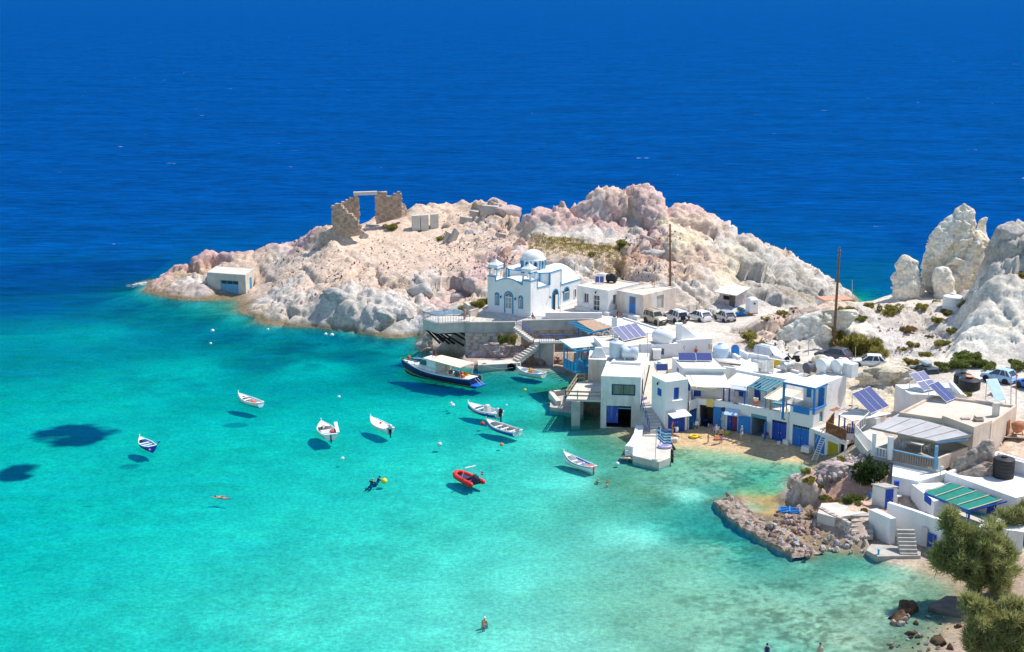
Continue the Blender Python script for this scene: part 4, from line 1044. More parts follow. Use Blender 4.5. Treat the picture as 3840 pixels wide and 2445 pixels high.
 for i in range(5):
  v = A.lerp(B,.12 + .17 * i); e = v + Vector((4.2,1.9,0)); bar(root,Vector((v.x,v.y + .2,5.75)),Vector((e.x,e.y + .2,5.75)),.07,.07,TURQ2,'pergola_bar')
 for q in (A,B,Vector((-6.6,185.2,0)),Vector((-8.0,187.2,0))): post(root,q + Vector((.15,.15,0)),zt,5.75,.08,TURQ2)
 for i in range(7):
  t = i / 6; a = A.lerp(B,min(1,t * 1.6)) + Vector((max(0,t - .6) * 7,.5 + .3 * (i % 2),0)); b = a + Vector((2.9 + .3 * i,2.6,0)); MB().beam(Vector((a.x + .2,a.y + .2,3.5)),Vector((b.x,b.y,-.1 + .1 * i)),.2,.24).build('strut',mat('tarred_timber',(.02,.018,.02),.7,.2,3),root)
 for i in range(3):
  a = A.lerp(B,.1) + Vector((1.2 + .8 * i,1.6,0)); bar(root,Vector((a.x,a.y,2.6 - .7 * i)),Vector((a.x + 3.0,a.y - .3,2.6 - .7 * i)),.14,.16,MATS['tarred_timber'],'brace')
 lowwall('curved tan parapet at the back of the sea platform',[P(Y1(*q),4.6) for q in [(640,150),(700,195),(770,215),(690,240)]],4.4,5.5,.3,TAN)
 # ---------------- retaining walls and quay
 root = house('retaining_wall','rubble retaining wall with concrete top below the church court','wall',(-3,183,1))
 a,b = P(Y1(665,300),4.75),P(Y1(1137,297),4.75); MB().hexa([(a.x - .2,a.y - .35,.3),(b.x,b.y - .3,.3),(b.x,b.y + 2,.3),(a.x - .2,a.y + 2,.3)],[(a.x - .2,a.y,3.6),(b.x,b.y,3.6),(b.x,b.y + 2,3.6),(a.x - .2,a.y + 2,3.6)]).build('rubble_face',STONEP,root)
 MB().prism([(a.x - .22,a.y - .06),(b.x + .03,b.y - .06),(b.x + .03,b.y + .4),(a.x - .22,a.y + .4)],3.59,4.95).build('concrete_cap',CONC,root)
 stone_wall(root,V2(a.x - .15,a.y - .32),V2(b.x,b.y - .28),lambda u: .5,lambda u: 3.6,.3,STONEP,.4,31)
 c,d = P(Y1(1207,272),5.1),P(Y1(1700,258),5.1)
 root = house('retaining_wall','long concrete wall over rubble below the church court, behind the blue railing','wall',(4,184,3))
 MB().prism([(c.x,c.y),(d.x + 3,d.y),(d.x + 3,d.y + .4),(c.x,c.y + .4)],3.75,5.15).build('concrete_cap',CONC,root)
 MB().prism([(c.x + .02,c.y + .06),(d.x + 3,d.y + .06),(d.x + 3,d.y + 1.2),(c.x + .02,c.y + 1.2)],1.2,3.74).build('rubble_face',STONE,root)
 stone_wall(root,V2(c.x + .02,c.y),V2(d.x + 3,d.y),lambda u: 1.4,lambda u: 3.75,.3,STONE,.38,33)
 pad([(-6.2,183),(.3,183),(.3,177),(-6.2,178)],.4)
 pad([(.2,185.2),(12,185),(12,181.5),(.2,181.5)],1.0)
 pad([(.2,181.6),(9,181.6),(9,176),(.2,177)],-.2)
 # stair to the quay
 root = house('stone_stair','concrete stair dropping from the church court to the boat quay','stair',(2,181,1))
 s0 = P(Y1(1165,345),4.55); s1 = P(Y1(1330,478),2.9); w_ = Vector((.25,-1,0)).normalized()
 s0 = Vector((.5,182.3,4.55)); s1 = Vector((2.9,181.6,2.9))
 dn = Vector((s0.x - s1.x,s0.y - s1.y,0)).normalized(); steps(root,s1,s0,Vector((-dn.y,dn.x,0)),1.2,9,CONCL)
 MB().prism(ccw([(2.85,180.2),(5.4,179.9),(5.6,181.8),(2.95,181.8)]),-.3,2.9).build('landing',CONCL,root)
 l1 = Vector((3.6,181.2,2.88)); l0 = Vector((.1,179.2,.8)); dn = Vector((l1.x - l0.x,l1.y - l0.y,0)).normalized(); steps(root,l0,l1,Vector((-dn.y,dn.x,0)) * -1,1.4,10,CONCL)
 rail_m = mat('blue_iron',(.05,.13,.42),.5,.1,3)
 for h in (.5,.95): bar(root,s1 + Vector((.1,-.05,h)),s0 + Vector((.1,-.05,h)),.05,.05,rail_m,'handrail')
 for t in (0,.33,.66,1): q = s1.lerp(s0,t) + Vector((.1,-.05,0)); post(root,q,q.z,q.z + .95,.05,rail_m,'railing_post')
 root = house('quay','narrow concrete quay with hanging tyres beside the fishing boat','quay',(-2,174,0)); qa,qb,qc,qd = [P(Y1(*q),.75) for q in [(775,712),(1190,690),(1100,668),(790,668)]]
 MB().prism(ccw([qa,qb,qb + Vector((.3,2.2,0)),qa + Vector((-.2,2.6,0))]),-1.0,.75).build('slab',CONCL,root); pad(ccw([qa,qb,qb + Vector((.3,2.2,0)),qa + Vector((-.2,2.6,0))]),.4)
 for px in (835,1105):
  q = P(Y1(px,735),.25); mb = MB(); M = Matrix.Translation((q.x,q.y - .05,.3)) @ Matrix.Rotation(R(90),4,'X'); mb.lathe([(.32,-.12),(.5,-.15),(.56,0),(.5,.15),(.32,.12),(.32,-.12)],16,M); mb.build('tyre',RUBBER,root,True)
 # ---------------- walkway and turquoise veranda
 root = house('walkway','narrow walkway with bright blue railing above the rocks','walkway',(5,180,2.9))
 wa,wb,wc_ = Vector((3.6,179.4,3.0)),Vector((7.2,179.6,3.0)),Vector((11.5,177.0,3.0))
 for a,b,n in ((wa,wb,16),(wb,wc_,18)):
  MB().beam(a + Vector((0,.6,-.1)),b + Vector((0,.6,-.1)),1.3,.16).build('floor_slab',CONCL,root); pickets(root,a + Vector((0,-.02,0)),b + Vector((0,-.02,0)),1.0,n,BLUE2,.05,'railing_bar',True,.08)
 for q in (wa,wb): post(root,q,.3,2.9,.12,BLUE2)
 root = house('veranda','turquoise timber veranda with pale sheet roof standing over the water','veranda',(8.5,167,3))
 zf,zr = 2.95,5.55
 a,b,c_,d = [P(Y2(*q),5.75) for q in [(122,378),(250,466),(592,437),(462,347)]]
 sheet(root,[a,b,c_ + Vector((0,0,.1)),d + Vector((0,0,.1))],.07,SHEETG,nu=6,nv=4,sag=.04)
 fa,fb,fc_,fd = [Vector((q.x,q.y,zf)) for q in (P(Y2(172,640),zf),P(Y2(302,705),zf),P(Y2(420,690),zf),P(Y2(590,600),zf))]
 MB().prism(ccw([fa,fb,Vector((12.0,166.2,0)),Vector((12.0,171,0)),Vector((8.5,171.5,0))]),zf - .25,zf).build('deck',TURQ2,root)
 for q in (fa,fb,fb.lerp(Vector((12,166.3,zf)),.5),Vector((11.2,166.3,zf)),Vector((8.6,171.0,zf))): post(root,q,zf,zr + .1,.2,TURQ2)
 bar(root,Vector((fa.x,fa.y,zr)),Vector((fb.x,fb.y,zr)),.16,.2,TURQ2); bar(root,Vector((fb.x,fb.y,zr)),Vector((11.6,166.4,zr)),.16,.26,TURQ2)
 mb = MB(); E = Edge(fa,fb); mb.hexa([E.q(0,zf + .1,0),E.q(E.L,zf + .1,0),E.q(E.L,zf + .1,.05),E.q(0,zf + .1,.05)],[E.q(0,zf + .9,0),E.q(E.L,zf + .9,0),E.q(E.L,zf + .9,.05),E.q(0,zf + .9,.05)]); mb.build('side_panel',TURQ2,root)
 for i in range(5): post(root,fa.lerp(fb,i / 4) + Vector((-.04,-.02,0)),zf,zf + .95,.08,BLUE2,'upright')
 bar(root,fa + Vector((0,0,.97)),fb + Vector((0,0,.97)),.12,.08,BLUE2,'rail'); pickets(root,fb,Vector((9.8,165.5,zf)),.95,10,TURQ2,.06)
 for x,y in ((8.9,168.0),(10.0,168.9)):
  mb = MB().box((x,y,zf + .72),(1.1,.9,.06)); mb.box((x,y,zf + .36),(.12,.12,.7)); mb.build('table',TURQ2,root)
 MB().prism(ccw([(10.2,169.2),(12.2,169.2),(12.2,172),(10.2,172)]),2.9,5.5).build('back_wall',WHITE,root)
 E = Edge((10.2,169.15),(12.2,169.15)); window(root,E,(.2,1.7,3.4,5.0),BLUE2,dep=-.06)
 # ---------------- reed pergola, rubble roof, white terrace roof
 root = house('reed_pergola','reed-covered pergola on blue beams above the blue railing','pergola',(10,178,4.5))
 a,b,c_,d = [P(Y2(*q),5.7) for q in [(300,195),(445,178),(645,255),(470,293)]]
 sheet(root,[a,b,c_,d],.08,REED,nu=8,nv=5,sag=.05)
 for i in range(9):
  t = i / 8; s = a.lerp(d,t); o_ = (s - b.lerp(c_,t)); o_.normalize(); bar(root,s + o_ * 1.3 - Vector((0,0,.12)),s - o_ * 2.2 - Vector((0,0,.12)),.14,.12,TURQ2,'rafter')
 for q in (a.lerp(d,.05),a.lerp(d,.62),a.lerp(d,.98)): post(root,q + Vector((.1,0,0)),2.0,5.55,.18,BLUE2)
 root = house('terrace_room','low whitewashed roof terrace with timber edging next to the reed pergola','house',(14,177,3))
 poly = ccw([P(Y2(*q),5.2) for q in [(455,182),(560,165),(760,168),(1095,272),(1000,340),(800,345),(660,262)]])
 MB().prism(poly,2.6,5.2).build('wall',WHITE2,root); pad(inset(poly,-.3),2.5)
 MB().prism(inset(poly,.12),5.18,5.24).build('roof',ROOFW,root)
 for i in range(4):
  a_ = P(Y2(480 + 40 * i,185 + 18 * i),5.26); b_ = P(Y2(720 + 55 * i,172 + 26 * i),5.26); bar(root,a_,b_,.08,.05,WOODPALE,'batten')
 bar(root,P(Y2(760,168),5.3),P(Y2(1095,272),5.3),.3,.25,WHITE,'kerb')
 rb = house('rubble_roof','low hut roof covered with grey stones beside the white chimney','roof',P(Y2(600,310),4.5)); PTS = [P(Y2(*q),5.3) for q in [(455,300),(640,262),(770,300),(760,345),(480,350)]]
 MB().prism(ccw(PTS),3,5.15).build('wall',CONC,rb); pad(ccw(PTS),2.5); rs = random.Random(5); src = None
 for i in range(150):
  w3 = [rs.random() for _ in PTS]; sm = sum(w3); q = sum((p_ * (k / sm) for p_,k in zip(PTS,w3)),Vector());
  q = q + (q - sum(PTS,Vector()) / 5) * .9
  if src is None:
   src = MB().lathe([(.05,-.1),(.2,-.05),(.22,.04),(.12,.12)],6).build('stone',mat('grey_stone',(.30,.27,.25),.95,.25,2.0),rb); o = src
  else: o = share(src,rb)
  o.location = (q.x,q.y,5.2 + .12 * rs.random()); o.rotation_euler = (rs.random(),rs.random(),rs.random() * 6); s_ = .8 + .9 * rs.random(); o.scale = (s_,s_ * .8,s_ * .8)
 # tall white chimney
 r_ = house('chimney_stack','tall square white chimney rising beside the solar roof','chimney',P(Y2(670,345),5.3)); q = P(Y2(668,345),5.6); MB().box((q.x,q.y,6.6),(.62,.62,2.9)).build('shaft',CLEANW,r_); MB().box((q.x,q.y,8.08),(.35,.35,.1)).build('flue',DARK,r_)
 # ---------------- solar-roof house
 root = house('solar_house','wide white house with four-panel solar array on its flat roof','house',(15,166,4.8))
 poly = ccw([P(Y2(*q),6.5) for q in [(560,452),(1300,416),(1110,298),(470,352)]]); pad(poly,3.0)
 E0 = Edge(poly[0],poly[1])
 hw = E0.rect(Y2(1105,470),Y2(1165,530))
 shell(root,poly,2.5,6.5,WHITE,{0: [hw]},ROOFT,.1,.3)
 window(root,E0,hw,TURQ2,t=.1,cols=1,glass=INTER); panel(root,Edge(E0.q(0,0,-.05),E0.q(E0.L,0,-.05)),(hw[0] - .3,hw[0],hw[2],hw[3]),TURQ2,'shutter',dep=-.05,handle=False)
 mb = MB(); E = E0; u0 = E.px(Y2(925,470))[0]; u1 = E.px(Y2(1030,470))[0]; mb.hexa([E.q(u0,4,-.4),E.q(u1,4,-.4),E.q(u1,4,0),E.q(u0,4,0)],[E.q(u0,6.7,-.4),E.q(u1,6.7,-.4),E.q(u1,6.7,.3),E.q(u0,6.7,.3)]); mb.build('buttress',WHITE,root)
 la,lb = P(Y2(760,405),6.45),P(Y2(1000,352),6.45); mid = (la + lb) / 2
 solar('solar_array','row of four solar panels on the wide flat roof by the tall chimney',mid,math.atan2(lb.y - la.y,lb.x - la.x),(lb - la).length,2.4,32,4)
 q = P(Y2(685,372),6.42); mb = MB().box((0,0,.35),(.5,.7,.7)); r_ = empty('air_unit','small white air unit beside the four-panel solar array','air unit',q); mb.build('casing',PLASTW,r_); MB().lathe([(.22,0),(.22,.02)],12,Matrix.Translation((-.26,0,.35)) @ Matrix.Rotation(R(90),4,'Y')).build('grille',BLACKP,r_)
 # big wrapped tank and white chimney with slanting vent
 r_ = empty('water_tank','bulging white plastic-wrapped water tank beside white chimney','water tank',P(Y2(1150,408),6.4)); MB().lathe([(.95,0),(1.05,.15),(1.2,.7),(1.15,1.2),(.85,1.55),(.4,1.7),(.02,1.72)],18,Matrix.Scale(1.12,4,(1,0,0))).build('tank_body',PLASTW,r_,True); MB().lathe([(.3,1.66),(.3,1.8),(.02,1.86)],12).build('lid',PLASTW,r_)
 root = house('white_box_house','white box house with bright flat roof beside the parking, behind the mopeds','house',(21,167,4.8))
 poly = ccw([P(Y2(*q),6.7) for q in [(1285,388),(1642,368),(1478,287),(1110,297)]]); pad(poly,4.0)
 shell(root,poly,3.8,6.7,CLEANW,{},CLEANW,.04,.15)
 q = P(Y2(1285,388),6.5); mb = MB().box((q.x + .25,q.y,7.3),(.65,.65,2.4)); mb.box((q.x + .25,q.y,8.55),(.85,.85,.15)); mb.build('chimney',CLEANW,root)
 mb = MB(); qa = Vector((q.x + .6,q.y + .5,8.3)); mb.hexa([(q.x + .55,q.y,6.7),(q.x + 2.6,q.y + 1,6.7),(q.x + 2.4,q.y + 2,6.7),(q.x + .55,q.y + 1.6,6.7)],[(q.x + .55,q.y,8.3),(q.x + .75,q.y + .1,8.3),(q.x + .75,q.y + .6,8.3),(q.x + .55,q.y + .6,8.3)]); mb.build('sloping_vent',PLASTW,root)
 E0 = Edge(poly[0],poly[1]); mb = MB(); u,z = E0.px(Y2(1622,445)); mb.box(E0.q(u,z,-.1),(.35,.2,.6),math.atan2(E0.e.y,E0.e.x)); mb.build('meter_box',WOODPALE,root)
 # ---------------- cube house over the water
 root = house('cube_house','blue-shaded cube house with wide window above an open boat garage','house',(12,152,0))
 poly = [Vector((9.85,151.9,0)),Vector((14.2,151.3,0)),Vector((16.1,161.6,0)),Vector((11.5,162.3,0))]; E0 = Edge(poly[0],poly[1]); E1 = Edge(poly[1],poly[2])
 hw = E0.rect(Y2(645,818),Y2(878,938)); hg = E0.rect(Y2(592,1032),Y2(834,1265)); hg = (hg[0],hg[1],.05,hg[3])
 shell(root,poly,-1.2,5.95,WHITE2,{0: [hw,hg]},ROOFW,.12,.25); pad(poly,-.4)
 window(root,E0,hw,mat('navy_paint',(.01,.05,.16),.5,.1,3),t=.13,cols=2,glass=mat('curtained_glass',(.16,.20,.15),.35,.25,1.0,stretch=(6,6,.3)))
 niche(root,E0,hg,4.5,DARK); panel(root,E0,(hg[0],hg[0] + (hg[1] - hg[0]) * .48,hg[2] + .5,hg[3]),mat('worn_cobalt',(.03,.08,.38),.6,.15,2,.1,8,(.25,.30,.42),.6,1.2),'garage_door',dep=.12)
 mb = MB(); a_ = E0.q(hg[0] + 1.2,hg[3] - .35,.3); bar(root,E0.q(hg[0] + 1.25,hg[3] - .3,.2),E0.q(hg[1],hg[3] - .3,.2),.12,.12,FADEB)
 MB().prism(ccw([E0.q(.7,0,5.9),E0.q(4.1,0,5.6),E0.q(4.9,0,10.2),E0.q(1.4,0,10.6)]),5.82,6.12).build('raised_roof',ROOFW,root)
 hs = E1.rect(Y2(945,790),Y2(958,900)); window(root,E1,(hs[0],hs[0] + .9,3.5,5.2),MATS['navy_paint'],dep=-.05,cols=1)
 for q,r_ in (((655,560),0),): pass
 tank_v('upright grey water tank on the cube house roof',P(Y2(690,548),6.12),.82,1.75,PLASTG,.25)
 tank_h('grey barrel water tank lying on the cube house roof',P(Y2(825,572),6.1),R(-4),2.0,.68,PLASTG)
 rt = house('chimney_hood','whitewashed tapering chimney hood beside the cube house','chimney',P(Y2(515,560),5.5)); q = P(Y2(515,548),5.6); MB().hexa([(q.x - 1.05,q.y - .5,5.2),(q.x + 1.05,q.y - .5,5.2),(q.x + 1.05,q.y + .6,5.2),(q.x - 1.05,q.y + .6,5.2)],[(q.x - .4,q.y - .2,6.7),(q.x + .4,q.y - .2,6.7),(q.x + .4,q.y + .3,6.7),(q.x - .4,q.y + .3,6.7)]).build('hood',WHITE,rt)
 rt = house('side_room','stained pink-white side room above the wooden balcony','house',(10,161,3)); poly = [Vector((8.9,160.6,0)),Vector((11.6,160.2,0)),Vector((12.2,164.5,0)),Vector((9.3,165,0))]; E0 = Edge(poly[0],poly[1]); hw = (1.75,2.5,3.8,5.0)
 shell(rt,poly,2.4,5.6,PATCHY,{0: [hw]},ROOFW,.06,.25); window(rt,E0,hw,PLASTW,cols=2,rows=3); pad(poly,1.5)
 # wooden balcony
 root = house('wooden_balcony','concrete balcony with rough wooden railings on a square pillar','balcony',(8,156,0)); pts = [P(Y2(*q),2.95) for q in [(190,968),(536,978),(542,795),(305,795)]]
 MB().prism(ccw(pts),2.7,2.95).build('slab',CONCL,root)
 a,b,c_,d = pts
 for s,e,n in ((a,b,3),(d,a,5),(d,d.lerp(c_,.3),1)):
  for i in range(n + 1): q = s.lerp(e,i / n); post(root,q,2.95,3.98,.1,WOODG,'railing_post')
  for h in (.45,.9): bar(root,s + Vector((0,-.03,h)),e + Vector((0,-.03,h)),.08,.16,WOODG,'rail')
 q = P(Y2(288,1230),0); MB().box((q.x,q.y + .4,1.1),(.95,.95,3.3)).build('pillar',CONC,root); MB().box((q.x + .6,q.y + 4.5,1.1),(.9,.9,3.3)).build('pillar',CONC,root)
 MB().prism(ccw([(7.6,158.6),(10.2,157.5),(10.6,160.2),(7.9,161)]),-1,2.7).build('back_wall',CONCD,root)
 pad([(5.5,152),(10.2,152),(10.2,158),(6.5,159)],-.6)
 rt = house('boat_dock','low concrete dock with raised kerb under the balcony','dock',P(Y2(130,1000),.3)); a,b,c_,d = [P(Y2(*q),.7) for q in [(40,925),(215,905),(250,1070),(110,1020)]]
 MB().prism(ccw([P(Y2(*q),.45) for q in [(45,930),(230,910),(260,1075),(30,1042)]]),-1,.4).build('slab',CONC,rt); MB().beam(P(Y2(42,925),.55),P(Y2(118,1020),.55),.55,.8).build('kerb',CONCL,rt); MB().beam(P(Y2(40,922),.55),P(Y2(215,905),.55),.5,.8).build('kerb',CONCL,rt)
 # ---------------- tower house, alley stair
 root = house('tower_house','narrow two-storey white house with cobalt shutters above the jetty','house',(17,149,.5))
 poly = [Vector((15.35,150.5,0)),Vector((16.6,147.85,0)),Vector((19.15,149.1,0)),Vector((18.3,152.0,0))]; E0,E1 = Edge(poly[0],poly[1]),Edge(poly[1],poly[2])
 h0 = E0.rect(Y2(1096,852),Y2(1137,946)); h1 = E1.rect(Y2(1262,858),Y2(1310,966)); hg = E1.rect(Y2(1205,1112),Y2(1370,1300)); hg = (max(.15,hg[0]),hg[1],.45,hg[3])
 shell(root,poly,0,6.35,CLEANW,{0: [h0],1: [h1,hg]},ROOFW,.05,.15); pad(poly,.3)
 panel(root,E0,h0,BLUE,'shutter',leaves=2,dep=.04,handle=False); s = panel(root,E1,h1,BLUE,'shutter',leaves=2,dep=.04,handle=False); panel(root,E1,hg,BLUE,'garage_door',leaves=2,dep=.1)
 MB().beam(E1.q(h1[0] - .25,h1[2] - .12,-.15),E1.q(h1[1] + .35,h1[2] - .12,-.15),.35,.1).build('sill',CLEANW,root); lamp(root,E0,h0[0] + .4,h0[3] + .55)
 aw = [E1.px(Y2(*q)) for q in [(1208,1090),(1385,1065)]]; zt = hg[3] + .25; sheet(root,[E1.q(0.05,zt,-.02),E1.q(2.5,zt,-.02),E1.q(2.65,zt - .45,-1.2),E1.q(.25,zt - .45,-1.2)],.06,SHEETW,'awning')
 q = P(Y2(1145,700),6.35); solar('solar_array','small solar panel standing on the narrow tower house roof',q,R(4),1.35,.8,60,1); tank_h('small white water tank behind the panel on the tower house',P(Y2(1115,672),6.35),R(0),1.2,.36)
 root = house('alley_stair','white stair with blue railing between cube house and tower house','stair',(15,148,.8))
 top,bot = Vector((14.35,151.2,3.0)),Vector((14.9,147.0,1.0)); dn = Vector((top.x - bot.x,top.y - bot.y,0)).normalized(); steps(root,bot,top,Vector((dn.y,-dn.x,0)),1.45,9,CONCL)
 for h in (.35,.95): bar(root,bot + Vector((-.05,0,h)),top + Vector((-.05,0,h)),.05,.05,BLUE,'handrail')
 for t in (0,.25,.5,.75,1): q = bot.lerp(top,t); post(root,q + Vector((-.05,0,0)),q.z,q.z + .95,.05,BLUE,'railing_post')
 MB().hexa([(14.35,151.2,1),(15.75,151.0,1),(17.9,159,3.5),(16.2,161,3.5)],[(14.35,151.2,3.0),(15.75,151.0,3.0),(17.9,159,4.9),(16.2,161,4.9)]).build('alley_ramp',ROOFT,root); pad([(14.2,152),(15.9,147),(19,150),(18.2,160),(16,161)],.3)
 MB().hexa([(13.2,148.6,-.3),(14.85,146.6,-.3),(14.9,147.2,-.3),(14.3,151.2,-.3)],[(13.9,149.8,1.6),(14.88,146.8,1.0),(14.9,147.2,1.0),(14.34,151.2,2.9)]).build('rock_base',STONEP,root)
 MB().prism(ccw([(16,161),(18.0,158.7),(24.4,165.7),(19.7,164.4),(16.2,163)]),3.5,4.85).build('moped_yard',ROAD_M,root)
 # ---------------- jetty
 root = house('jetty','pale concrete jetty with white side wall and tyre fenders','jetty',(14.5,142,0))
 a = [P(J(*q),.7) for q in [(380,760),(880,880),(1090,800),(1115,330),(560,340),(330,640)]]
 MB().prism(ccw(a),-.9,.7).build('slab',CONCL,root)
 MB().prism(ccw([P(J(*q),.1) for q in [(350,790),(640,905),(880,975),(1100,895),(1090,800),(880,870),(380,750)]]),-.9,.05).build('footing',CONCD,root)
 wl = [P(J(*q),1.0) for q in [(500,250),(470,400),(380,560),(300,650)]]; mb = MB()
 for p_,q_ in zip(wl,wl[1:]): mb.beam(p_ + Vector((0,0,-.1)),q_ + Vector((0,0,-.1)),.85,1.0)
 mb.build('side_wall',WHITE,root); MB().box(P(J(290,690),.7) + Vector((0,0,0)),(.7,.9,.6)).build('bollard_block',WHITE,root)
 for i in range(4):
  p0,p1 = P(J(575 - 6 * i,380 - 52 * i),.75 + .12 * i),P(J(1060 - 8 * i,385 - 52 * i),.75 + .12 * i); MB().beam(p0 + Vector((0,.45,-.15)),p1 + Vector((0,.45,-.15)),.95,.45).build('step',CONCL,root)
 for (x,y) in [(1105,700),(1108,770),(1105,850)]:
  q = P(J(x,y),.3); MB().lathe([(.15,-.1),(.28,-.12),(.33,0),(.28,.12),(.15,.1),(.15,-.1)],14,Matrix.Translation((q.x + .12,q.y,.35)) @ Matrix.Rotation(R(90),4,'Y')).build('tyre_fender',RUBBER,root,True)
 mb = MB(); q = P(J(1125,600),.6); mb.tube([q + Vector((-.1,.4,.3)),q + Vector((.25,-.4,-.1))],.14,8); mb.build('roll_fender',RUBBER,root)
 mb = MB(); q = P(J(725,905),.25); mb.tube([q + Vector((-.4,.1,.12)),q + Vector((-.32,.08,.12)),q + Vector((.32,-.1,-.05)),q + Vector((.42,-.12,-.08))],[.06,.13,.13,.06],10); mb.build('white_fender',PLASTW,root,True)
 r_ = house('plank_step','rough wooden plank step hanging off the jetty','step',P(J(260,790),.2)); a_ = P(J(150,785),.25); b_ = P(J(390,800),.3); MB().beam(a_,b_,.8,.1).build('plank',WOODPALE,r_); MB().beam(P(J(270,840),.1),P(J(280,790),.2),.1,.5).build('bracket',WOODG,r_)


def shutters(E,h,parent,m,dep=.04): panel(parent,E,h,m,'shutter',leaves=2,dep=dep,handle=False)
def village_east():
 # ---------------- house with two long solar panels
 root = house('awning_house','white house with two long solar panels and a big cream awning','house',(21,154,3))
 poly = [Vector((19.1,153.0,0)),Vector((23.6,152.7,0)),Vector((22.9,158.6,0)),Vector((18.4,158.3,0))]; pad(poly,3.0)
 E0,E3 = Edge(poly[0],poly[1]),Edge(poly[3],poly[0])
 hd = E3.rect(Y2(1290,655),Y2(1316,722)); hd = (hd[0],hd[0] + .95,3.9,5.9)
 h1 = (1.2,2.0,3.3,5.2); h2 = (.15,.8,3.9,5.1)
 shell(root,poly,2.6,6.45,CLEANW,{0: [h1,h2],3: [hd]},CLEANW,.05,.25); panel(root,E3,hd,BLUE2); panel(root,E0,h1,BLUE); panel(root,E0,h2,BLUE,'shutter',handle=False)
 MB().beam(Vector((19.0,152.85,6.5)),Vector((23.7,152.55,6.5)),.5,.3).build('roof_lip',CLEANW,root)
 for dx,nm in ((-1.1,'left'),(1.1,'right')):
  q = P(Y2(1475 + dx * 72,600),6.45); solar('solar_array','long dark solar panel, %s one of the pair on the awning house' % nm,q,R(-3),2.05,1.5,22,1)
 sheet(root,[(19.2,152.7,6.05),(23.6,152.4,6.05),(23.9,149.6,5.25),(19.6,149.9,5.25)],.05,SHEETW,'awning',sag=.06)
 for t in (.1,.35,.6,.85): bar(root,(19.25 + 4.4 * t,152.6,5.98),(19.7 + 4.3 * t,149.6,5.16),.07,.07,WOODPALE,'rafter')
 bar(root,(19.6,149.9,5.15),(22.2,149.6,4.95),.1,.4,WOODPALE,'drop_board')
 for q in ((19.7,150.0),(23.8,149.8)): post(root,q,3.1,5.2,.12,BLUE)
 # ---------------- boathouse row with terrace
 root = house('boathouse_row','row of white boathouses with blue doors under a roof terrace on the beach','house',(25,149,.4))
 F = [Vector(q) for q in [(19.3,149.1,0),(20.5,150.5,0),(24.6,148.5,0),(29.4,144.5,0),(33.2,148.9,0),(28.5,154,0),(20,154.4,0)]]; pad(F,.2)
 Ea,Eb,Ec = Edge(F[0],F[1]),Edge(F[1],F[2]),Edge(F[2],F[3])
 def g(E,p,q): h = E.rect(p,q); return (max(.08,h[0]),min(E.L - .08,h[1]),.42,h[3])
 ha = (.1,1.75,.42,2.75); hb = g(Eb,Y3(328,838),Y3(545,1060)); hc = (4.0,Eb.L - .04,.5,2.5)
 hc = g(Eb,Y3(602,905),Y3(700,1100)); hc = (hc[0],Eb.L - .05,.55,hc[3])
 hd = g(Ec,Y3(838,925),Y3(985,1150)); he = g(Ec,Y3(1045,985),Y3(1190,1215)); hz = (.05,g(Ec,Y3(760,905),Y3(766,1100))[1],.55,hc[3])
 shell(root,F,-.2,3.75,CLEANW,{0: [ha],1: [hb,hc],2: [hd,he]},ROOFW,.65,.28)
 panel(root,Ea,ha,mat('deep_teal_blue',(.02,.12,.36),.5,.12,2),'boathouse_door',leaves=2,transom=.35)
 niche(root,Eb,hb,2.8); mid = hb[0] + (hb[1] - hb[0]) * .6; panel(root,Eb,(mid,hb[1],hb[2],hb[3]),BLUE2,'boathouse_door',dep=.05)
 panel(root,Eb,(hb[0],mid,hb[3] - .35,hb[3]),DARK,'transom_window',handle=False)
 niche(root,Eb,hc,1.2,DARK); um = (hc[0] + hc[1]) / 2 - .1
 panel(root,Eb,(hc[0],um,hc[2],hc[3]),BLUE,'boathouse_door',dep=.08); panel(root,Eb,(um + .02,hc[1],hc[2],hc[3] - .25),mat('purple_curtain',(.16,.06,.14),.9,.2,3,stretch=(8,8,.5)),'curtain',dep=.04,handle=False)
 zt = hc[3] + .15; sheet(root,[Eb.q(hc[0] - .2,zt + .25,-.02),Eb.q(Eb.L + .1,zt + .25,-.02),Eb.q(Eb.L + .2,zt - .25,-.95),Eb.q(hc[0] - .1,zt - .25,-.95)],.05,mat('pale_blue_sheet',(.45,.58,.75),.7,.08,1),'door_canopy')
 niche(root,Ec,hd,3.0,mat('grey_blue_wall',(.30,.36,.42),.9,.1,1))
 def leaf(E,u,ang,w,z0,z1,m):
  a = E.q(u,0,-.03); d = Matrix.Rotation(ang,3,'Z') @ E.e; b = a + d * w; mb_ = MB(); mb_.beam(Vector((a.x,a.y,(z0 + z1) / 2)),Vector((b.x,b.y,(z0 + z1) / 2)),.07,z1 - z0); o = mb_.build('boathouse_door',m,root); mb_ = MB()
  for z in (z0 + .3,(z0 + z1) / 2,z1 - .3): mb_.beam(Vector((a.x,a.y,z)),Vector((b.x,b.y,z)),.11,.12)
  mb_.build('batten',m,o)
 leaf(Ec,hd[0] - .02,R(200),1.35,.5,2.55,BLUE2); leaf(Ec,hd[1],R(-72),1.1,.5,2.45,BLUE2)
 panel(root,Ec,(hd[0],hd[1],hd[3] - .4,hd[3]),TEAL,'transom_window',dep=.1,handle=False)
 panel(root,Ec,he,BLUE,'boathouse_door',leaves=2,dep=.12,transom=.3)
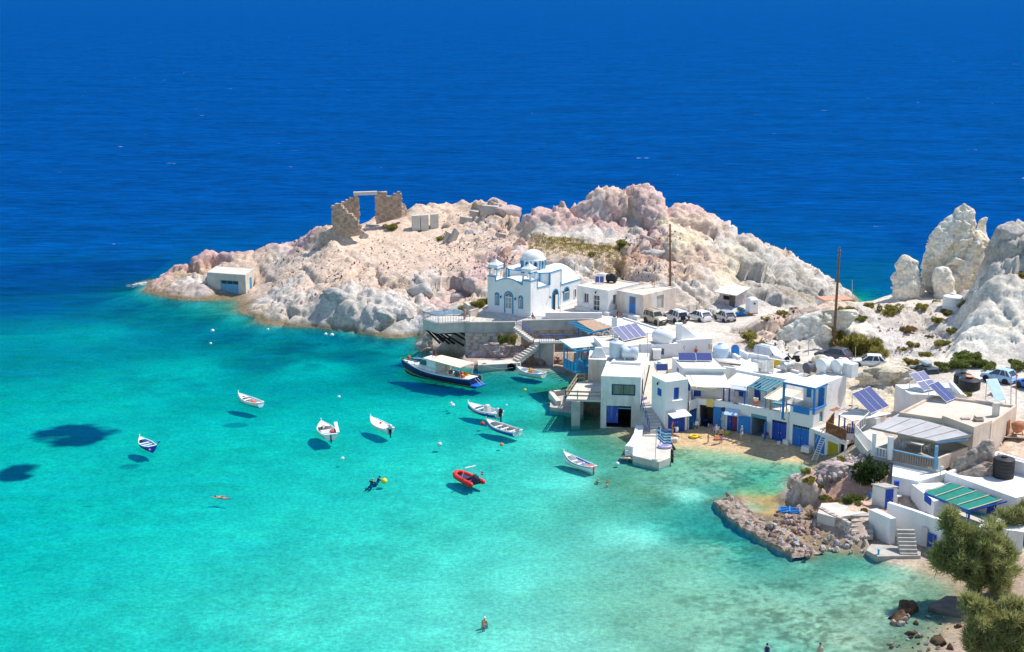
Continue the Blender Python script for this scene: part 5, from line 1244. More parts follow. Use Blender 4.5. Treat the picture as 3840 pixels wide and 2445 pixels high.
 # writing and marks on the fronts: yellow cloth, round sign, fish
 u,z = Eb.px(Y3(432,815)); mb = MB().slab([[Eb.q(u - .42,z + .42,-.08),Eb.q(u,z + .42,-.11),Eb.q(u + .42,z + .40,-.07)],[Eb.q(u - .4,z - .1,-.12),Eb.q(u,z - .1,-.09),Eb.q(u + .41,z - .12,-.13)],[Eb.q(u - .38,z - .5,-.08),Eb.q(u,z - .48,-.12),Eb.q(u + .38,z - .5,-.08)]],.01)
 t_ = tag(mb.build('towel',mat('yellow_towel',(.75,.50,.10),.9,.1,4,col2=(.82,.60,.22))),'yellow patterned towel hung over the terrace edge','towel')
 sg = house('round_sign','round white sign with a dark fish beside the curtained door','sign',Eb.q(*Eb.px(Y3(566,885)))); u,z = Eb.px(Y3(566,885)); MB().lathe([(.27,0),(.27,.04)],20,Matrix.Translation(Eb.q(u,z,-.05)) @ Matrix.Rotation(math.atan2(Eb.e.y,Eb.e.x),4,'Z') @ Matrix.Rotation(R(90),4,'X')).build('disc',PLASTW,sg)
 mb = MB().lathe([(.27,.045),(.23,.045),(.23,.05),(.27,.05)],20,Matrix.Translation(Eb.q(u,z,-.05)) @ Matrix.Rotation(math.atan2(Eb.e.y,Eb.e.x),4,'Z') @ Matrix.Rotation(R(90),4,'X')); mb.add([Eb.q(u - .14,z,-.105),Eb.q(u,z - .07,-.105),Eb.q(u + .12,z,-.105),Eb.q(u,z + .07,-.105)],[(0,1,2,3)]); mb.build('fish_emblem',mat('sign_blue',(.02,.05,.12),.6,.1,3),sg)
 mb = MB(); u,z = Eb.px(Y3(562,985)); mb.box(Eb.q(u,z - .1,-.03),(.42,.05,1.5),math.atan2(Eb.e.y,Eb.e.x)); pn = house('painted_board','pale blue painted board beside the curtained doorway','board',Eb.q(u,.4)); mb.build('board',mat('mottled_blue_board',(.22,.42,.55),.8,.2,2,col2=(.52,.58,.55)),pn)
 for (px,py,e,s_) in ((684,828,Eb,1),(1152,982,Ec,.7)):
  u,z = e.px(Y3(px,py)); mb = MB().tube([e.q(u - .3 * s_,z - .03,-.03),e.q(u,z + .08,-.04),e.q(u + .25 * s_,z - .05,-.03),e.q(u + .38 * s_,z + .08,-.03)],[.03,.07,.03,.05],6); fm = house('fish_ornament','dark fish ornament on the terrace wall above %s' % ('the curtained door' if s_ == 1 else 'the closed double doors'),'ornament',e.q(u,z)); mb.build('body',MATS['sign_blue'],fm)
 # terrace furniture and roofs
 E2 = Edge(P(Y3(680,490),6.2),P(Y3(1190,588),6.2))
 root = house('terrace_rooms','white upper rooms behind the roof terrace of the boathouse row','house',E2.q(3,3.1))
 b0,b1 = P(Y3(1372,520),6.2),P(Y3(832,372),6.2); poly = ccw([E2.q(0,0),E2.q(E2.L,0),b0,b1]); pad(poly,3.0); e_ = Edge(poly[0],poly[1])
 hd1 = (2.5,3.35,3.15,5.2); hw1 = (4.8,5.3,4.0,5.0); hw2 = (.5,1.2,3.2,5.0)
 shell(root,poly,2.9,6.2,WHITE,{0: [hd1,hw1,hw2]} if (poly[0] - E2.q(0,0)).length < .1 else {},ROOFW,.3,.25)
 panel(root,E2,hd1,BLUE); panel(root,E2,hw1,TEAL,'shutter',handle=False); panel(root,E2,hw2,BLUE)
 # corrugated awning
 aw = house('corrugated_awning','cream corrugated awning on cobalt posts over the terrace','awning',(24,150,3.1)); A_,B_,C_,D_ = P(Y3(705,518),5.95),P(Y3(938,562),5.95),P(Y3(798,662),5.45),P(Y3(562,628),5.45)
 MB().slab(corrugated((A_,B_),(D_,C_),14,.04),.03).build('sheet',SHEETW,aw); sheet(aw,[D_ + Vector((0,0,-.02)),C_ + Vector((0,0,-.02)),C_ + Vector((.1,-.5,-.32)),D_ + Vector((-.05,-.5,-.32))],.04,PLASTW,'lower_flap')
 for q in (D_ + Vector((.1,.1,0)),C_ + Vector((-.2,.1,0)),D_.lerp(C_,.35) + Vector((0,1.5,0))): post(aw,q,3.1,5.42,.14,BLUE)
 pg = house('slat_pergola','open pergola of pale turquoise slats above the terrace','pergola',(27,149,3.1)); A_,B_,C_,D_ = P(Y3(972,578),5.95),P(Y3(1152,615),5.95),P(Y3(985,708),5.55),P(Y3(800,662),5.55)
 for i in range(6): t = i / 5; bar(pg,A_.lerp(B_,t) + Vector((0,.1,.06)),D_.lerp(C_,t) + Vector((0,-.15,.06)),.1,.1,TEAL,'slat')
 bar(pg,D_,C_,.12,.12,TEAL); bar(pg,A_,B_,.12,.12,TEAL)
 for q in (D_,C_): post(pg,q,3.1,5.5,.13,TEAL)
 aw = house('cream_awning','cream ribbed awning on yellow posts over the terrace corner','awning',(29,147,3.1)); A_,B_,C_,D_ = P(Y3(1140,668),5.45),P(Y3(1338,705),5.45),P(Y3(1172,812),5.0),P(Y3(972,775),5.0)
 MB().slab(corrugated((A_,B_),(D_,C_),9,.03),.03).build('sheet',SHEETY,aw); bar(aw,A_ + Vector((-.1,0,.05)),D_ + Vector((-.1,0,.05)),.1,.08,WOODPALE,'edge_board')
 for px,py in ((1025,890),(1183,932)): q = P(Y3(px,py),3.1); post(aw,q,3.1,4.95,.13,mat('yellow_post',(.42,.33,.08),.7,.1,3))
 # things on the terrace
 def tbl(label,q,w,d_,m,name='table'):
  r_ = empty(name,label,'table',q,R(-35)); mb_ = MB(); mb_.box((0,0,.74),(w,d_,.05)); mb_.build('top',m,r_)
  for a in (-1,1):
   for b in (-1,1): mb_ = MB(); mb_.box((a * (w / 2 - .08),b * (d_ / 2 - .08),.36),(.06,.06,.72)); mb_.build('leg',m,r_)
 zf = 3.12
 tbl('blue table behind the cobalt post on the terrace',P(Y3(740,780),zf) + Vector((0,.8,0)),1.2,.8,BLUE2); tbl('white-topped table under the turquoise slats',P(Y3(910,800),zf) + Vector((.3,.8,0)),1.3,.8,PLASTW); tbl('teal table under the cream awning on yellow posts',P(Y3(1100,905),zf) + Vector((.1,.6,0)),1.2,.9,TEAL); tbl('low grey table under the big cream awning',P(Y3(400,730),zf) + Vector((.2,.8,0)),1.4,.8,PLASTG)
 r_ = empty('cool_box','orange and white cool box on the terrace wall','cool box',P(Y3(885,838),3.3)); MB().box((0,.2,.25),(.5,.4,.45)).build('body',mat('orange_plastic',(.72,.16,.04),.5,.1,2),r_); MB().box((0,.2,.55),(.52,.42,.3)).build('lid',mat('cream_plastic',(.72,.62,.45),.5,.1,2),r_)
 # ---------------- corner house with blue canopy
 f = Fr((29.4,144.5),-41.4); W = 2.85; Dp = 6.7
 root = house('canopy_house','corner house with blue posts, white flat canopy and bright blue boat door','house',f.w(1.4,2,.4))
 poly = [f.w(0.02,-.02),f.w(W,-.02),f.w(W,Dp),f.w(.02,Dp)]; pad(poly,.2); E0,E1 = Edge(poly[0],poly[1]),Edge(poly[1],poly[2])
 hg = E0.rect(Y3(1250,1032),Y3(1405,1260)); hg = (hg[0],min(W - .12,hg[1]),.42,hg[3]); hs = E0.rect(Y3(1282,890),Y3(1368,936)); hw = E1.rect(Y3(1516,915),Y3(1547,1003)); hw = (hw[0],hw[0] + .8,hw[2],hw[3])
 shell(root,poly,-.2,4.75,CLEANW,{0: [hg,hs],1: [hw]},ROOFT,.45,.2)
 panel(root,E0,hg,mat('bright_boat_blue',(.02,.16,.55),.5,.1,2),'boathouse_door',leaves=2,dep=.1,transom=.3,tm=TEAL); window(root,E0,hs,TEAL,cols=6,t=.05); panel(root,E1,hw,TEAL,'shutter',handle=False)
 # upper room
 up = [f.w(.1,2.5),f.w(W - .003,2.5),f.w(W - .003,Dp + .003),f.w(.1,Dp + .003)]; Eu = Edge(up[0],up[1]); h1 = (.35,.95,5.2,6.7); h2 = (1.75,2.5,4.4,6.6)
 shell(root,up,4.0,7.2,WHITE,{0: [h1,h2]},ROOFW,.03,.12,name='upper_wall'); panel(root,Eu,h1,BLUE2,'shutter',handle=False); panel(root,Eu,h2,BLUE2)
 sheet(root,[f.w(-.9,2.6,7.27),f.w(W + .08,2.6,7.27),f.w(W + .08,-.1,7.2),f.w(-.9,-.1,7.2)],.08,CLEANW,'canopy')
 for q in ((-.8,-.05),(W,-.05)): post(root,f.w(*q),4.3 if q[0] > 0 else 3.1,7.14,.2,BLUE2,'post',f.ang)
 bar(root,f.w(-.9,-.08,7.06),f.w(W + .05,-.08,7.06),.1,.18,BLUE2); bar(root,f.w(W + .05,-.08,7.06),f.w(W + .05,2.5,7.06),.1,.18,BLUE2)
 bar(root,f.w(-.5,-.05,4.8),f.w(W,-.05,4.8),.25,.12,BLUE2,'rail'); bar(root,f.w(W + .02,-.05,4.8),f.w(W + .02,2.4,4.8),.25,.12,BLUE2,'rail')
 MB().box(E0.q(1.35,4.42,-.04),(1.9,.06,.6),f.ang).build('railing_panel',BLUE2,root)
 post(root,f.w(-.15,-.15),.4,4.4,.1,PLASTW,'downpipe')
 for px,lab in ((1575,'nearer'),(1720,'farther')): tank_h('white barrel water tank on the canopy house roof, %s of the pair' % lab,P(Y3(px,512 if px < 1600 else 520),7.2),R(35),1.9,.72)
 mb = MB(); q = P(Y3(1815,545),7.1); mb.box((q.x,q.y,7.7),(1.1,1.3,1.5),R(40)); mb.build('stair_head',WHITE,root)
 # clutter on the terrace roof
 solar('solar_array','weathered solar collector leaning on the terrace rooms roof',P(Y3(985,528),5.95),R(-8),1.7,1.6,40,2,m=mat('dusty_collector',(.42,.40,.36),.5,.2,4))
 tank_h('steel boiler cylinder lying on the terrace rooms roof',P(Y3(1195,505),5.92),R(35),1.7,.5,STEEL); tank_h('dark open drum lying near the white barrel tanks',P(Y3(1420,520),6.0),R(35),1.6,.55,mat('dark_drum',(.10,.11,.13),.6,.2,2))
 r_ = empty('crate','yellow plastic crate on the terrace rooms roof','crate',P(Y3(1083,465),5.92),R(5)); mb = MB().box((0,0,.35),(.85,.6,.1)); mb.box((0,-.28,.35),(.85,.05,.7)); mb.box((0,.28,.35),(.85,.05,.7)); mb.box((-.41,0,.35),(.05,.6,.7)); mb.box((.41,0,.35),(.05,.6,.7)); mb.build('shell',mat('yellow_crate',(.70,.47,.02),.5,.1,3),r_)
 r_ = empty('basin','turquoise plastic basin against the white roof parapet','basin',P(Y3(972,428),5.92)); MB().lathe([(.35,0),(.48,.32),(.52,.32),(.38,-.0)],14).build('bowl',TURQ2,r_)
 a,b,c_ = P(Y3(822,378),6.1),P(Y3(1010,410),6.1),P(Y3(1380,470),6.1); rt = house('roof_parapet','white roof parapet between the road and the terrace rooms','wall',a); MB().beam(a,b,.3,1.2).build('wall',CLEANW,rt); MB().beam(b + Vector((0,0,-.1)),c_ + Vector((0,0,-.1)),.3,1.0).build('wall',WHITE2,rt)
 # covered yard between the two houses
 rt = house('covered_passage','white passage roofed with rust-edged corrugated sheet between the two houses','house',P(Y3(620,560),3.1)); A_,B_,C_,D_ = P(Y3(470,380),6.3),P(Y3(760,385),6.3),P(Y3(760,440),6.2),P(Y3(520,415),6.2)
 MB().slab(corrugated((A_,B_),(D_,C_),16,.04),.05).build('sheet',SHEETW,rt); mb = MB(); e_ = Edge(P(Y3(556,460),6.0),P(Y3(690,480),6.0)); mb.hexa([e_.q(0,3,0),e_.q(e_.L,3,0),e_.q(e_.L,3,.3),e_.q(0,3,.3)],[e_.q(0,6,0),e_.q(e_.L,6,0),e_.q(e_.L,6,.3),e_.q(0,6,.3)]); mb.build('wall',WHITE,rt); bar(rt,D_ + Vector((0,0,-.08)),C_ + Vector((0,0,-.08)),.06,.08,RUST,'rusty_edge')
 rt = house('white_roof','bright white roof with curved parapets by the arched blue door','roof',P(Y3(700,400),5)); poly = ccw([P(Y3(*q),6.1) for q in [(440,350),(640,335),(830,375),(810,420),(700,460),(540,400)]]); MB().prism(poly,4.0,6.0).build('slab',CLEANW,rt); pad(poly,3.6)
 for s,e in (((630,330),(720,390)),((730,320),(820,365)),((440,345),(630,332))): a,b = P(Y3(*s),6.3),P(Y3(*e),6.3); MB().beam(a,b,.35,.6).build('parapet',CLEANW,rt)
 e_ = Edge(P(Y3(640,375),6.0),P(Y3(718,375),6.0)); mb = MB().add([e_.q(a,b,.0) for a,b in arch_pts(.0,e_.L,5.6,7.5)],[tuple(range(13))[::-1]]); mb.add([e_.q(a,b,.3) for a,b in arch_pts(.0,e_.L,5.6,7.5)],[tuple(range(13))]); mb.build('arched_gate',BLUE2,rt)
 tank_v('pale blue plastic-wrapped tank on the bright white roof',P(Y3(535,365),6.05),.9,1.2,mat('pale_blue_wrap',(.52,.64,.76),.4,.1,1),.4)
 r_ = empty('white_bin','white storage box on the yard by the blue window','box',P(Y2(1090,570),4.9)); mb = MB().box((0,0,.55),(.95,.8,1.1)); mb.box((0,0,1.13),(1.05,.9,.1)); mb.build('casing',PLASTW,r_)
 # ---------------- yellow-door boathouse with fenced terrace
 a,b = P(C6(1118,905),2.75),P(C6(1748,1150),2.75); E = Edge(a,b)
 root = house('fenced_boathouse','boathouse with yellow door under a brown picket-fenced terrace','house',E.q(2,.4))
 poly = ccw([a,b,b + Vector((3.2,3.2,0)),a + Vector((3.0,5.5,0))]); pad(poly,.3)
 hy = E.rect(C6(1405,1135),C6(1590,1480)); hy = (hy[0],hy[1],.4,hy[3]); hb = (.25,hy[0] - .45,.4,2.3); hv = (hy[1] + .15,min(E.L - .1,hy[1] + 1.0),.4,2.3)
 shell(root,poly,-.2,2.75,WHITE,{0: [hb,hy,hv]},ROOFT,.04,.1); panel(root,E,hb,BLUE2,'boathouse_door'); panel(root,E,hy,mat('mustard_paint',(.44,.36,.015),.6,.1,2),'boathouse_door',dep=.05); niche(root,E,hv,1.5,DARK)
 MB().beam(E.q(-.1,2.78,-.1),E.q(E.L,2.78,-.1),.5,.16).build('terrace_edge',WHITE,root)
 pa,pb = P(C6(1368,985),2.85),P(C6(1742,1140),2.85); pickets(root,pa,pb,1.15,16,WOODF,.1,'picket',True,.08,.3); pickets(root,pa,P(C6(1440,880),2.85) + Vector((.6,1.2,0)),1.15,6,WOODF,.1,'picket',True,.08,.3)
 r_ = empty('appliance','old white appliance with yellow stripe in front of the boathouse','appliance',P(C6(1620,1430),.3),R(-35)); MB().box((0,0,.6),(1.2,.6,1.2)).build('casing',PLASTW,r_); MB().box((0,-.31,.95),(.9,.03,.1)).build('stripe',MATS['mustard_paint'],r_); MB().box((-.2,-.31,.35),(.4,.03,.45)).build('opening',DARK,r_)
 wb = house('anchor_wall','white wall panel with painted red anchor beside the fence','wall',P(C6(1860,1200),2)); e_ = Edge(P(C6(1745,1015),3.3),P(C6(1900,1010),3.3)); MB().hexa([e_.q(0,.5),e_.q(e_.L,.5),e_.q(e_.L,.5,.3),e_.q(0,.5,.3)],[e_.q(0,3.3),e_.q(e_.L,3.3),e_.q(e_.L,3.3,.3),e_.q(0,3.3,.3)]).build('panel',WHITE,wb)
 u,z = e_.px(C6(1862,1165)); mb = MB().tube([e_.q(u,z - .3,-.03),e_.q(u,z + .3,-.03)],.03); mb.tube([e_.q(u - .2,z - .1,-.03),e_.q(u - .12,z - .28,-.03),e_.q(u,z - .32,-.03),e_.q(u + .12,z - .28,-.03),e_.q(u + .2,z - .1,-.03)],.03); mb.tube([e_.q(u - .13,z + .15,-.03),e_.q(u + .13,z + .15,-.03)],.025); mb.build('anchor',mat('red_paint',(.55,.04,.04),.6,.1,3),wb)
 # ladder
 r_ = house('ladder','aluminium ladder leaning against the fenced terrace','ladder',P(C6(1110,1515),.2)); l0,l1 = P(C6(1100,1515),.25),P(C6(1300,1000),3.0); l2,l3 = P(C6(1180,1520),.25),P(C6(1380,1030),3.0)
 for s,e in ((l0,l1),(l2,l3)): MB().beam(s,e,.07,.07).build('stile',ALU,r_)
 for i in range(11): t = (i + .7) / 12; MB().beam(l0.lerp(l1,t),l2.lerp(l3,t),.045,.045).build('rung',ALU,r_)
 s,e = P(C6(1180,1170),1.8),P(C6(1290,960),3.1); MB().tube([s + Vector((-.1,0,0)),e + Vector((-.15,0,.3)),e + Vector((.2,0,.3))],.03).build('hand_loop',ALU,r_)
 # blocks by the boat doors
 for i,(x,y,w,lab) in enumerate([(230,1090,.9,'grey block with a bundle beside the open boat door'),(610,1190,.7,'rough white block left of the bright blue boat door'),(990,1320,1.0,'rough white block right of the bright blue boat door')]):
  q = P(C6(x,y + 30),.35); r_ = empty('stone_block',lab,'block',q,R(-40)); MB().hexa([(-w / 2,-.35,0),(w / 2,-.35,0),(w / 2,.35,0),(-w / 2,.35,0)],[(-w / 2 + .04,-.31,.62),(w / 2 - .05,-.33,.6),(w / 2 - .03,.3,.63),(-w / 2 + .05,.32,.61)]).build('block',WHITE2 if i else CONC,r_)
  if i == 0: MB().lathe([(.1,.6),(.36,.65),(.3,.85),(.05,.98)],8).build('bundle',mat('magenta_cloth',(.50,.05,.22),.9,.3,5,col2=(.05,.03,.15)),r_)
 r_ = empty('bucket','small white bucket on the shaded sand','bucket',P(C6(460,1225),.35)); MB().lathe([(.14,0),(.22,.4),(.19,.4),(.12,.03)],12).build('body',PLASTW,r_)
 # ---------------- small hut with three-panel array
 rt = house('panel_hut','small hut with cream roof sheet below a three-panel solar rack','house',P(Y4(560,760),2.8)); A_,B_,C_,D_ = P(Y4(565,592),5.0),P(Y4(880,640),5.0),P(Y4(500,712),4.7),P(Y4(362,645),4.7)
 sheet(rt,[A_,B_,C_,D_],.06,SHEETW,sag=.03); MB().prism(ccw([A_ + Vector((.2,-.3,0)),B_ + Vector((-.5,.2,0)),B_ + Vector((-1.8,-1.0,0)),A_ + Vector((-.3,-1.6,0))]),2.4,4.75).build('wall',WHITE,rt)
 for q in (C_ + Vector((.1,.2,0)),D_ + Vector((.2,.1,0)),D_.lerp(C_,.5)): post(rt,q,2.7,4.65,.13,BLUE)
 pickets(rt,P(Y4(455,830),2.8),P(Y4(515,830),2.8),1.0,3,WOODF,.1,'picket')
 qa,qb = P(Y4(680,655),4.95),P(Y4(852,582),4.95); mid = (qa + qb) / 2; solar('solar_array','rack of three solar panels above the picket-fenced terrace',mid,math.atan2(qb.y - qa.y,qb.x - qa.x),(qb - qa).length,2.9,36,3)
 for i in range(4): a_ = P(Y4(300 + 60 * i,612 - 5 * i),4.6); bar(rt,a_,a_ + Vector((.9,.7,.1)),.5,.05,RUST if i == 0 else SHEETN,'scrap_sheet')
 post(rt,P(Y4(328,630),4.4),2.3,4.5,.07,WOODG)
 # ---------------- white block with four panels
 rt = house('upper_white_house','plain white house carrying four solar panels below the road','house',(43,143,4)); poly = ccw([P(Y4(*q),6.5) for q in [(912,362),(1062,452),(1280,448),(1560,500),(1700,508),(1430,350),(1180,340)]])
 poly = ccw([P(Y4(*q),6.5) for q in [(912,362),(1062,455),(1600,470),(1430,345)]]); shell(rt,poly,2.5,6.5,WHITE,{},ROOFW,.06,.2); pad(poly,3.6)
 for k,(x,y,lab) in enumerate([(1260,420,'upper left')]): pass
 qa,qb = P(Y4(1165,442),6.55),P(Y4(1350,400),6.55); solar('solar_array','block of four solar panels on the plain white house',(qa + qb) / 2,math.atan2(qb.y - qa.y,qb.x - qa.x),2.3,2.5,34,2,2)
 a_,b_ = P(Y4(1440,350),6.9),P(Y4(1560,480),6.9); MB().beam(a_,b_,.35,.5).build('parapet',WHITE,rt)
 # ---------------- tan house
 root = house('tan_house','large tan house with grey sheet awning, blue porch rail and chimneys','house',(43,131,4))
 zr = 7.3
 poly = ccw([P(Y4(*q),zr) for q in [(950,628),(1278,460),(2080,562),(1835,735),(1365,690)]]); shell(root,poly,3.4,zr,TAN,{},ROOFT,.22,.25); pad(inset(poly,-.2),3.3)
 ebx = ccw([P(Y4(*q),zr + .1) for q in [(1362,690),(1835,730),(1750,640),(1500,625)]]); bx = [P(Y4(*q),7.25) for q in [(1360,688),(1665,800),(1840,735),(1510,640)]]
 MB().prism(ccw(bx),5.5,7.55).build('stair_box',TAN,root)
 mb = MB(); q = P(Y4(1585,690),7.6); mb.box((q.x,q.y,7.62),(.8,.5,.16)); mb.build('hatch',CONC,root)
 # porch
 zf = 4.15; FL,FR,RR = P(Y4(700,1050),zf),P(Y4(1295,1178),zf),P(Y4(1600,1060),zf); back_l = P(Y4(945,640),7.0); back_r = P(Y4(1665,835),6.9)
 MB().prism(ccw([FL,FR,RR,Vector((44.2,130.5,0)),Vector((38.3,134.5,0)),Vector((34.9,131.5,0))]),zf - .3,zf).build('porch_floor',CONC,root)
 aFL,aFR,aRR = P(Y4(682,772),6.55),P(Y4(1310,905),6.5),P(Y4(1610,868),6.55)
 sheet(root,[back_l,back_r,aFR,aFL],.07,SHEETN,'awning',nu=8,nv=4,sag=.05); sheet(root,[aFR + Vector((0,0,.02)),back_r + Vector((0,0,.02)),aRR,aFR.lerp(aRR,.5)],.06,SHEETN,'awning')
 for i in range(1,5): t = i / 5; bar(root,back_l.lerp(back_r,t) + Vector((0,0,.04)),aFL.lerp(aFR,t) + Vector((0,0,.04)),.06,.04,CONCL,'awning_batten')
 bar(root,aFL + Vector((0,.1,-.15)),aFR + Vector((0,.1,-.15)),.12,.14,WOODG); bar(root,aFR + Vector((0,.1,-.16)),aRR + Vector((0,0,-.2)),.12,.2,FADEB)
 for q,m_,w_ in ((FL,PLASTW,.3),(FL.lerp(FR,.27),PLASTW,.45),(FR,FADEB,.26),(RR,FADEB,.2)): post(root,q + Vector((.05,.15,0)),zf,6.4,w_,m_)
 pa,pb = FL.lerp(FR,.33) + Vector((0,.1,0)),FR + Vector((0,.1,0)); pickets(root,pa,pb,1.0,17,WOODG,.09,'baluster',False); bar(root,pa + Vector((0,0,1.0)),pb + Vector((0,0,1.0)),.14,.1,FADEB,'rail'); bar(root,pa + Vector((0,0,.1)),pb + Vector((0,0,.1)),.08,.08,WOODG,'rail')
 pickets(root,FL + Vector((0,.1,0)),FL.lerp(FR,.25) + Vector((0,.1,0)),.9,5,PLASTW,.07)
 L2 = P(Y4(525,850),zf - .2); pickets(root,L2,FL + Vector((0,.2,0)),1.1,16,PLASTW,.07); pickets(root,L2,P(Y4(700,690),zf) + Vector((.5,1,0)),1.1,10,PLASTW,.06)
 MB().prism(ccw([L2,FL,FL + Vector((3,3,0)),L2 + Vector((3.2,3.4,0))]),3.0,zf - .2).build('side_terrace',CONCL,root)
 # porch room walls
 Er = Edge(RR + Vector((.1,.2,0)),RR + Vector((1.6,1.6,0))); MB().prism(ccw([RR + Vector((.15,.2,0)),RR + Vector((1.1,-.3,0)),RR + Vector((2.8,1.3,0)),RR + Vector((1.6,2.2,0))]),3.2,6.6).build('chimney_wall',CONCL,root)
 Eb2 = Edge(Vector((38.2,133.9,0)),Vector((44.4,129.8,0))); mb = MB(); wall_run(mb,Eb2,zf,7.0,[(3.1,3.8,zf + .02,6.2),(4.6,5.6,zf + .02,6.4)],.25); mb.build('porch_wall',TAN,root); panel(root,Eb2,(3.1,3.8,zf,6.2),mat('green_door',(.02,.14,.10),.6,.1,2)); panel(root,Eb2,(4.6,5.6,zf,6.4),DARK,'doorway',handle=False)
 MB().beam(FR + Vector((.2,.1,.45)),RR + Vector((-.1,-.05,.45)),.25,1.3).build('parapet',TAN,root)
 tbl('long table with white cloth on the tan house porch',Eb2.q(2.0,zf,-2.0),2.0,.9,PLASTW)
 for (u,v,nm) in ((.9,-1.8,'left end of'),(3.3,-1.9,'right end of')): chair('white plastic chair at the %s the porch table' % nm,Eb2.q(u,zf,v),R(90 if u < 2 else -90) + R(-35))
 q = P(Y4(1700,830),6.3); chimney(root,q,6.0,7.9,.75,TAN,True)
 for k in range(3): MB().box((q.x,q.y,7.2 + .22 * k),(.8,.8,.06)).build('flue_slot',DARK,root)
 q = P(Y4(1855,880),4.8); MB().box((q.x,q.y,6.5),(.55,.55,3.9)).build('chimney',WHITE2,root); MB().tube([(q.x + .1,q.y - .1,4.9),(q.x + .7,q.y - .6,4.2)],.13).build('drain_pipe',PLASTW,root)
 e_ = Edge(P(Y4(1840,735),zr),P(Y4(2080,562),zr)); hh = e_.rect(Y4(1985,715),Y4(2020,820)); panel(root,Edge(e_.q(0,0,-.05),e_.q(e_.L,0,-.05)),(hh[0],hh[0] + .9,hh[2],hh[3]),RUST,'door',dep=.02)
 qa,qb = P(Y4(1395,550),7.1),P(Y4(1500,505),7.1); solar('solar_array','pair of dark solar panels on the tan house roof',(qa + qb) / 2,math.atan2(qb.y - qa.y,qb.x - qa.x),2.0,2.5,34,2)
 q = P(Y4(1920,560),7.15); solar('solar_array','pale turquoise solar water collector on the tan house roof',q,R(12),1.25,2.6,40,1,m=SOLARL,lift=.5)
 # ---------------- lower white house with green awning
 root = house('green_awning_house','lower white house with green awning and flat roof terrace','house',(40,121,1.8))
 r0,r1,r2,r3 = P(Y6(890,48),4.4),P(Y6(1478,258),4.4),Vector((52.5,121.5,0)),Vector((46.5,130,0)); poly = ccw([r0,r1,r2,r3]); pad(poly,1.5)
 shell(root,poly,.6,4.4,CLEANW,{},ROOFW,.3,.3)
 E = Edge(r0,r1);
 wl = ccw([P(Y6(615,140),3.6),r0 + Vector((-.2,-.3,0)),r0 + Vector((2.5,-2.6,0)),P(Y6(800,300),3.4)]); MB().prism(wl,.8,3.55).build('side_wall',CLEANW,root); pad(wl,.8)
  # masonry flank rising to the tan house
 mb = MB(); fl = [P(Y4(905,1130),3.9),P(Y4(1300,1195),3.9),P(Y4(1430,1300),3.2),P(Y4(900,1290),2.6)]; mb.prism(ccw([Vector((35.0,124.4,0)),Vector((37.0,122.9,0)),Vector((40.6,125.4,0)),Vector((40.0,127.2,0)),Vector((36.2,128.6,0))]),.8,3.85); mb.build('flank_wall',WHITE,root); pad([(35.0,124.4),(37,122.9),(40.6,125.4),(40,127.2),(36.2,128.6)],2)
 b0,b1,f1_,f0_ = P(Y6(945,132),4.15),P(Y6(1362,276),4.15),P(Y6(1085,358),3.7),P(Y6(722,212),3.7)
 sheet(root,[b0,b1,f1_,f0_],.06,GREENS,'awning',sag=.06)
 for i in range(5): t = i / 4; bar(root,b0.lerp(b1,t) + Vector((0,0,.05)),f0_.lerp(f1_,t) + Vector((0,0,.05)),.09,.05,WOODPALE,'awning_batten')
 bar(root,f0_ + Vector((0,0,-.12)),f1_ + Vector((0,0,-.12)),.12,.16,BLUE); bar(root,f1_ + Vector((0,0,-.12)),b1 + Vector((.4,-.1,-.1)),.1,.12,BLUE)
 for t in (.18,.6,1): q = f0_.lerp(f1_,t); post(root,q + Vector((.1,.1,0)),1.9,3.6,.16,BLUE)
 hw = E.rect(Y6(1240,340),Y6(1305,440)); Eo = Edge(E.q(0,0,-.06),E.q(E.L,0,-.06)); panel(root,Eo,(hw[0],hw[0] + 1.0,2.05,3.8),BLUE,dep=0); panel(root,Eo,(E.L * .35,E.L * .35 + .8,2.05,3.8),BLUE,dep=0)
 Ew = Edge(P(Y6(620,140),3.6) + Vector((-.05,-.05,0)),P(Y6(800,300),3.4) + Vector((-.05,-.05,0))); hw2 = Ew.rect(Y6(725,225),Y6(772,322)); panel(root,Ew,hw2,BLUE,'shutter',dep=-.04,handle=False)
 mb = MB(); pf = [P(Y6(*q),2.05) for q in [(700,380),(870,450),(1100,520),(1250,430),(1000,300)]]; mb.prism(ccw(pf),.6,2.05); mb.build('porch_floor',CONCL,root)
 # forecourt walls, steps, outhouse
 def block(nm,lab,pts,z0,z1,m): r_ = house(nm,lab,'wall',(pts[0][0],pts[0][1],z0)); mb_ = MB(); mb_.prism(ccw(pts),z0,z1); mb_.build('wall',m,r_); return r_
 wq = [P(Y6(*q),3.0) for q in [(425,292),(640,360),(860,440),(1060,520)]]
 r_ = house('court_wall','long white courtyard wall with a blue gate above the landing','wall',wq[0]); mb = MB()
 for s,e in zip(wq,wq[1:]): mb.beam(Vector((s.x,s.y,1.4)),Vector((e.x,e.y,1.4)),.4,3.2)
 mb.build('wall',CLEANW,r_)
 eg = Edge(Vector((wq[1].x - .25,wq[1].y - .15,0)),Vector((wq[3].x - .25,wq[3].y - .15,0))); hg = eg.rect(Y6(752,545),Y6(806,720)); panel(r_,eg,(hg[0],hg[1],.3,hg[3]),BLUE,'gate',dep=0); MB().beam(eg.q(hg[0] - .7,1.1,-.05),eg.q(hg[0] - .05,1.1,-.05),.1,1.7).build('gate_recess',WHITE2,r_)
 pad([(31.5,119),(31,116),(34,112),(42,112),(42,118),(38,120.5),(34,119.5)],.1)
 c0 = [P(Y6(*q),2.5) for q in [(262,352),(440,430),(487,425),(330,345)]]; block('white_buttress','thick white wall block between the two stairs',c0,-.1,2.5,WHITE)
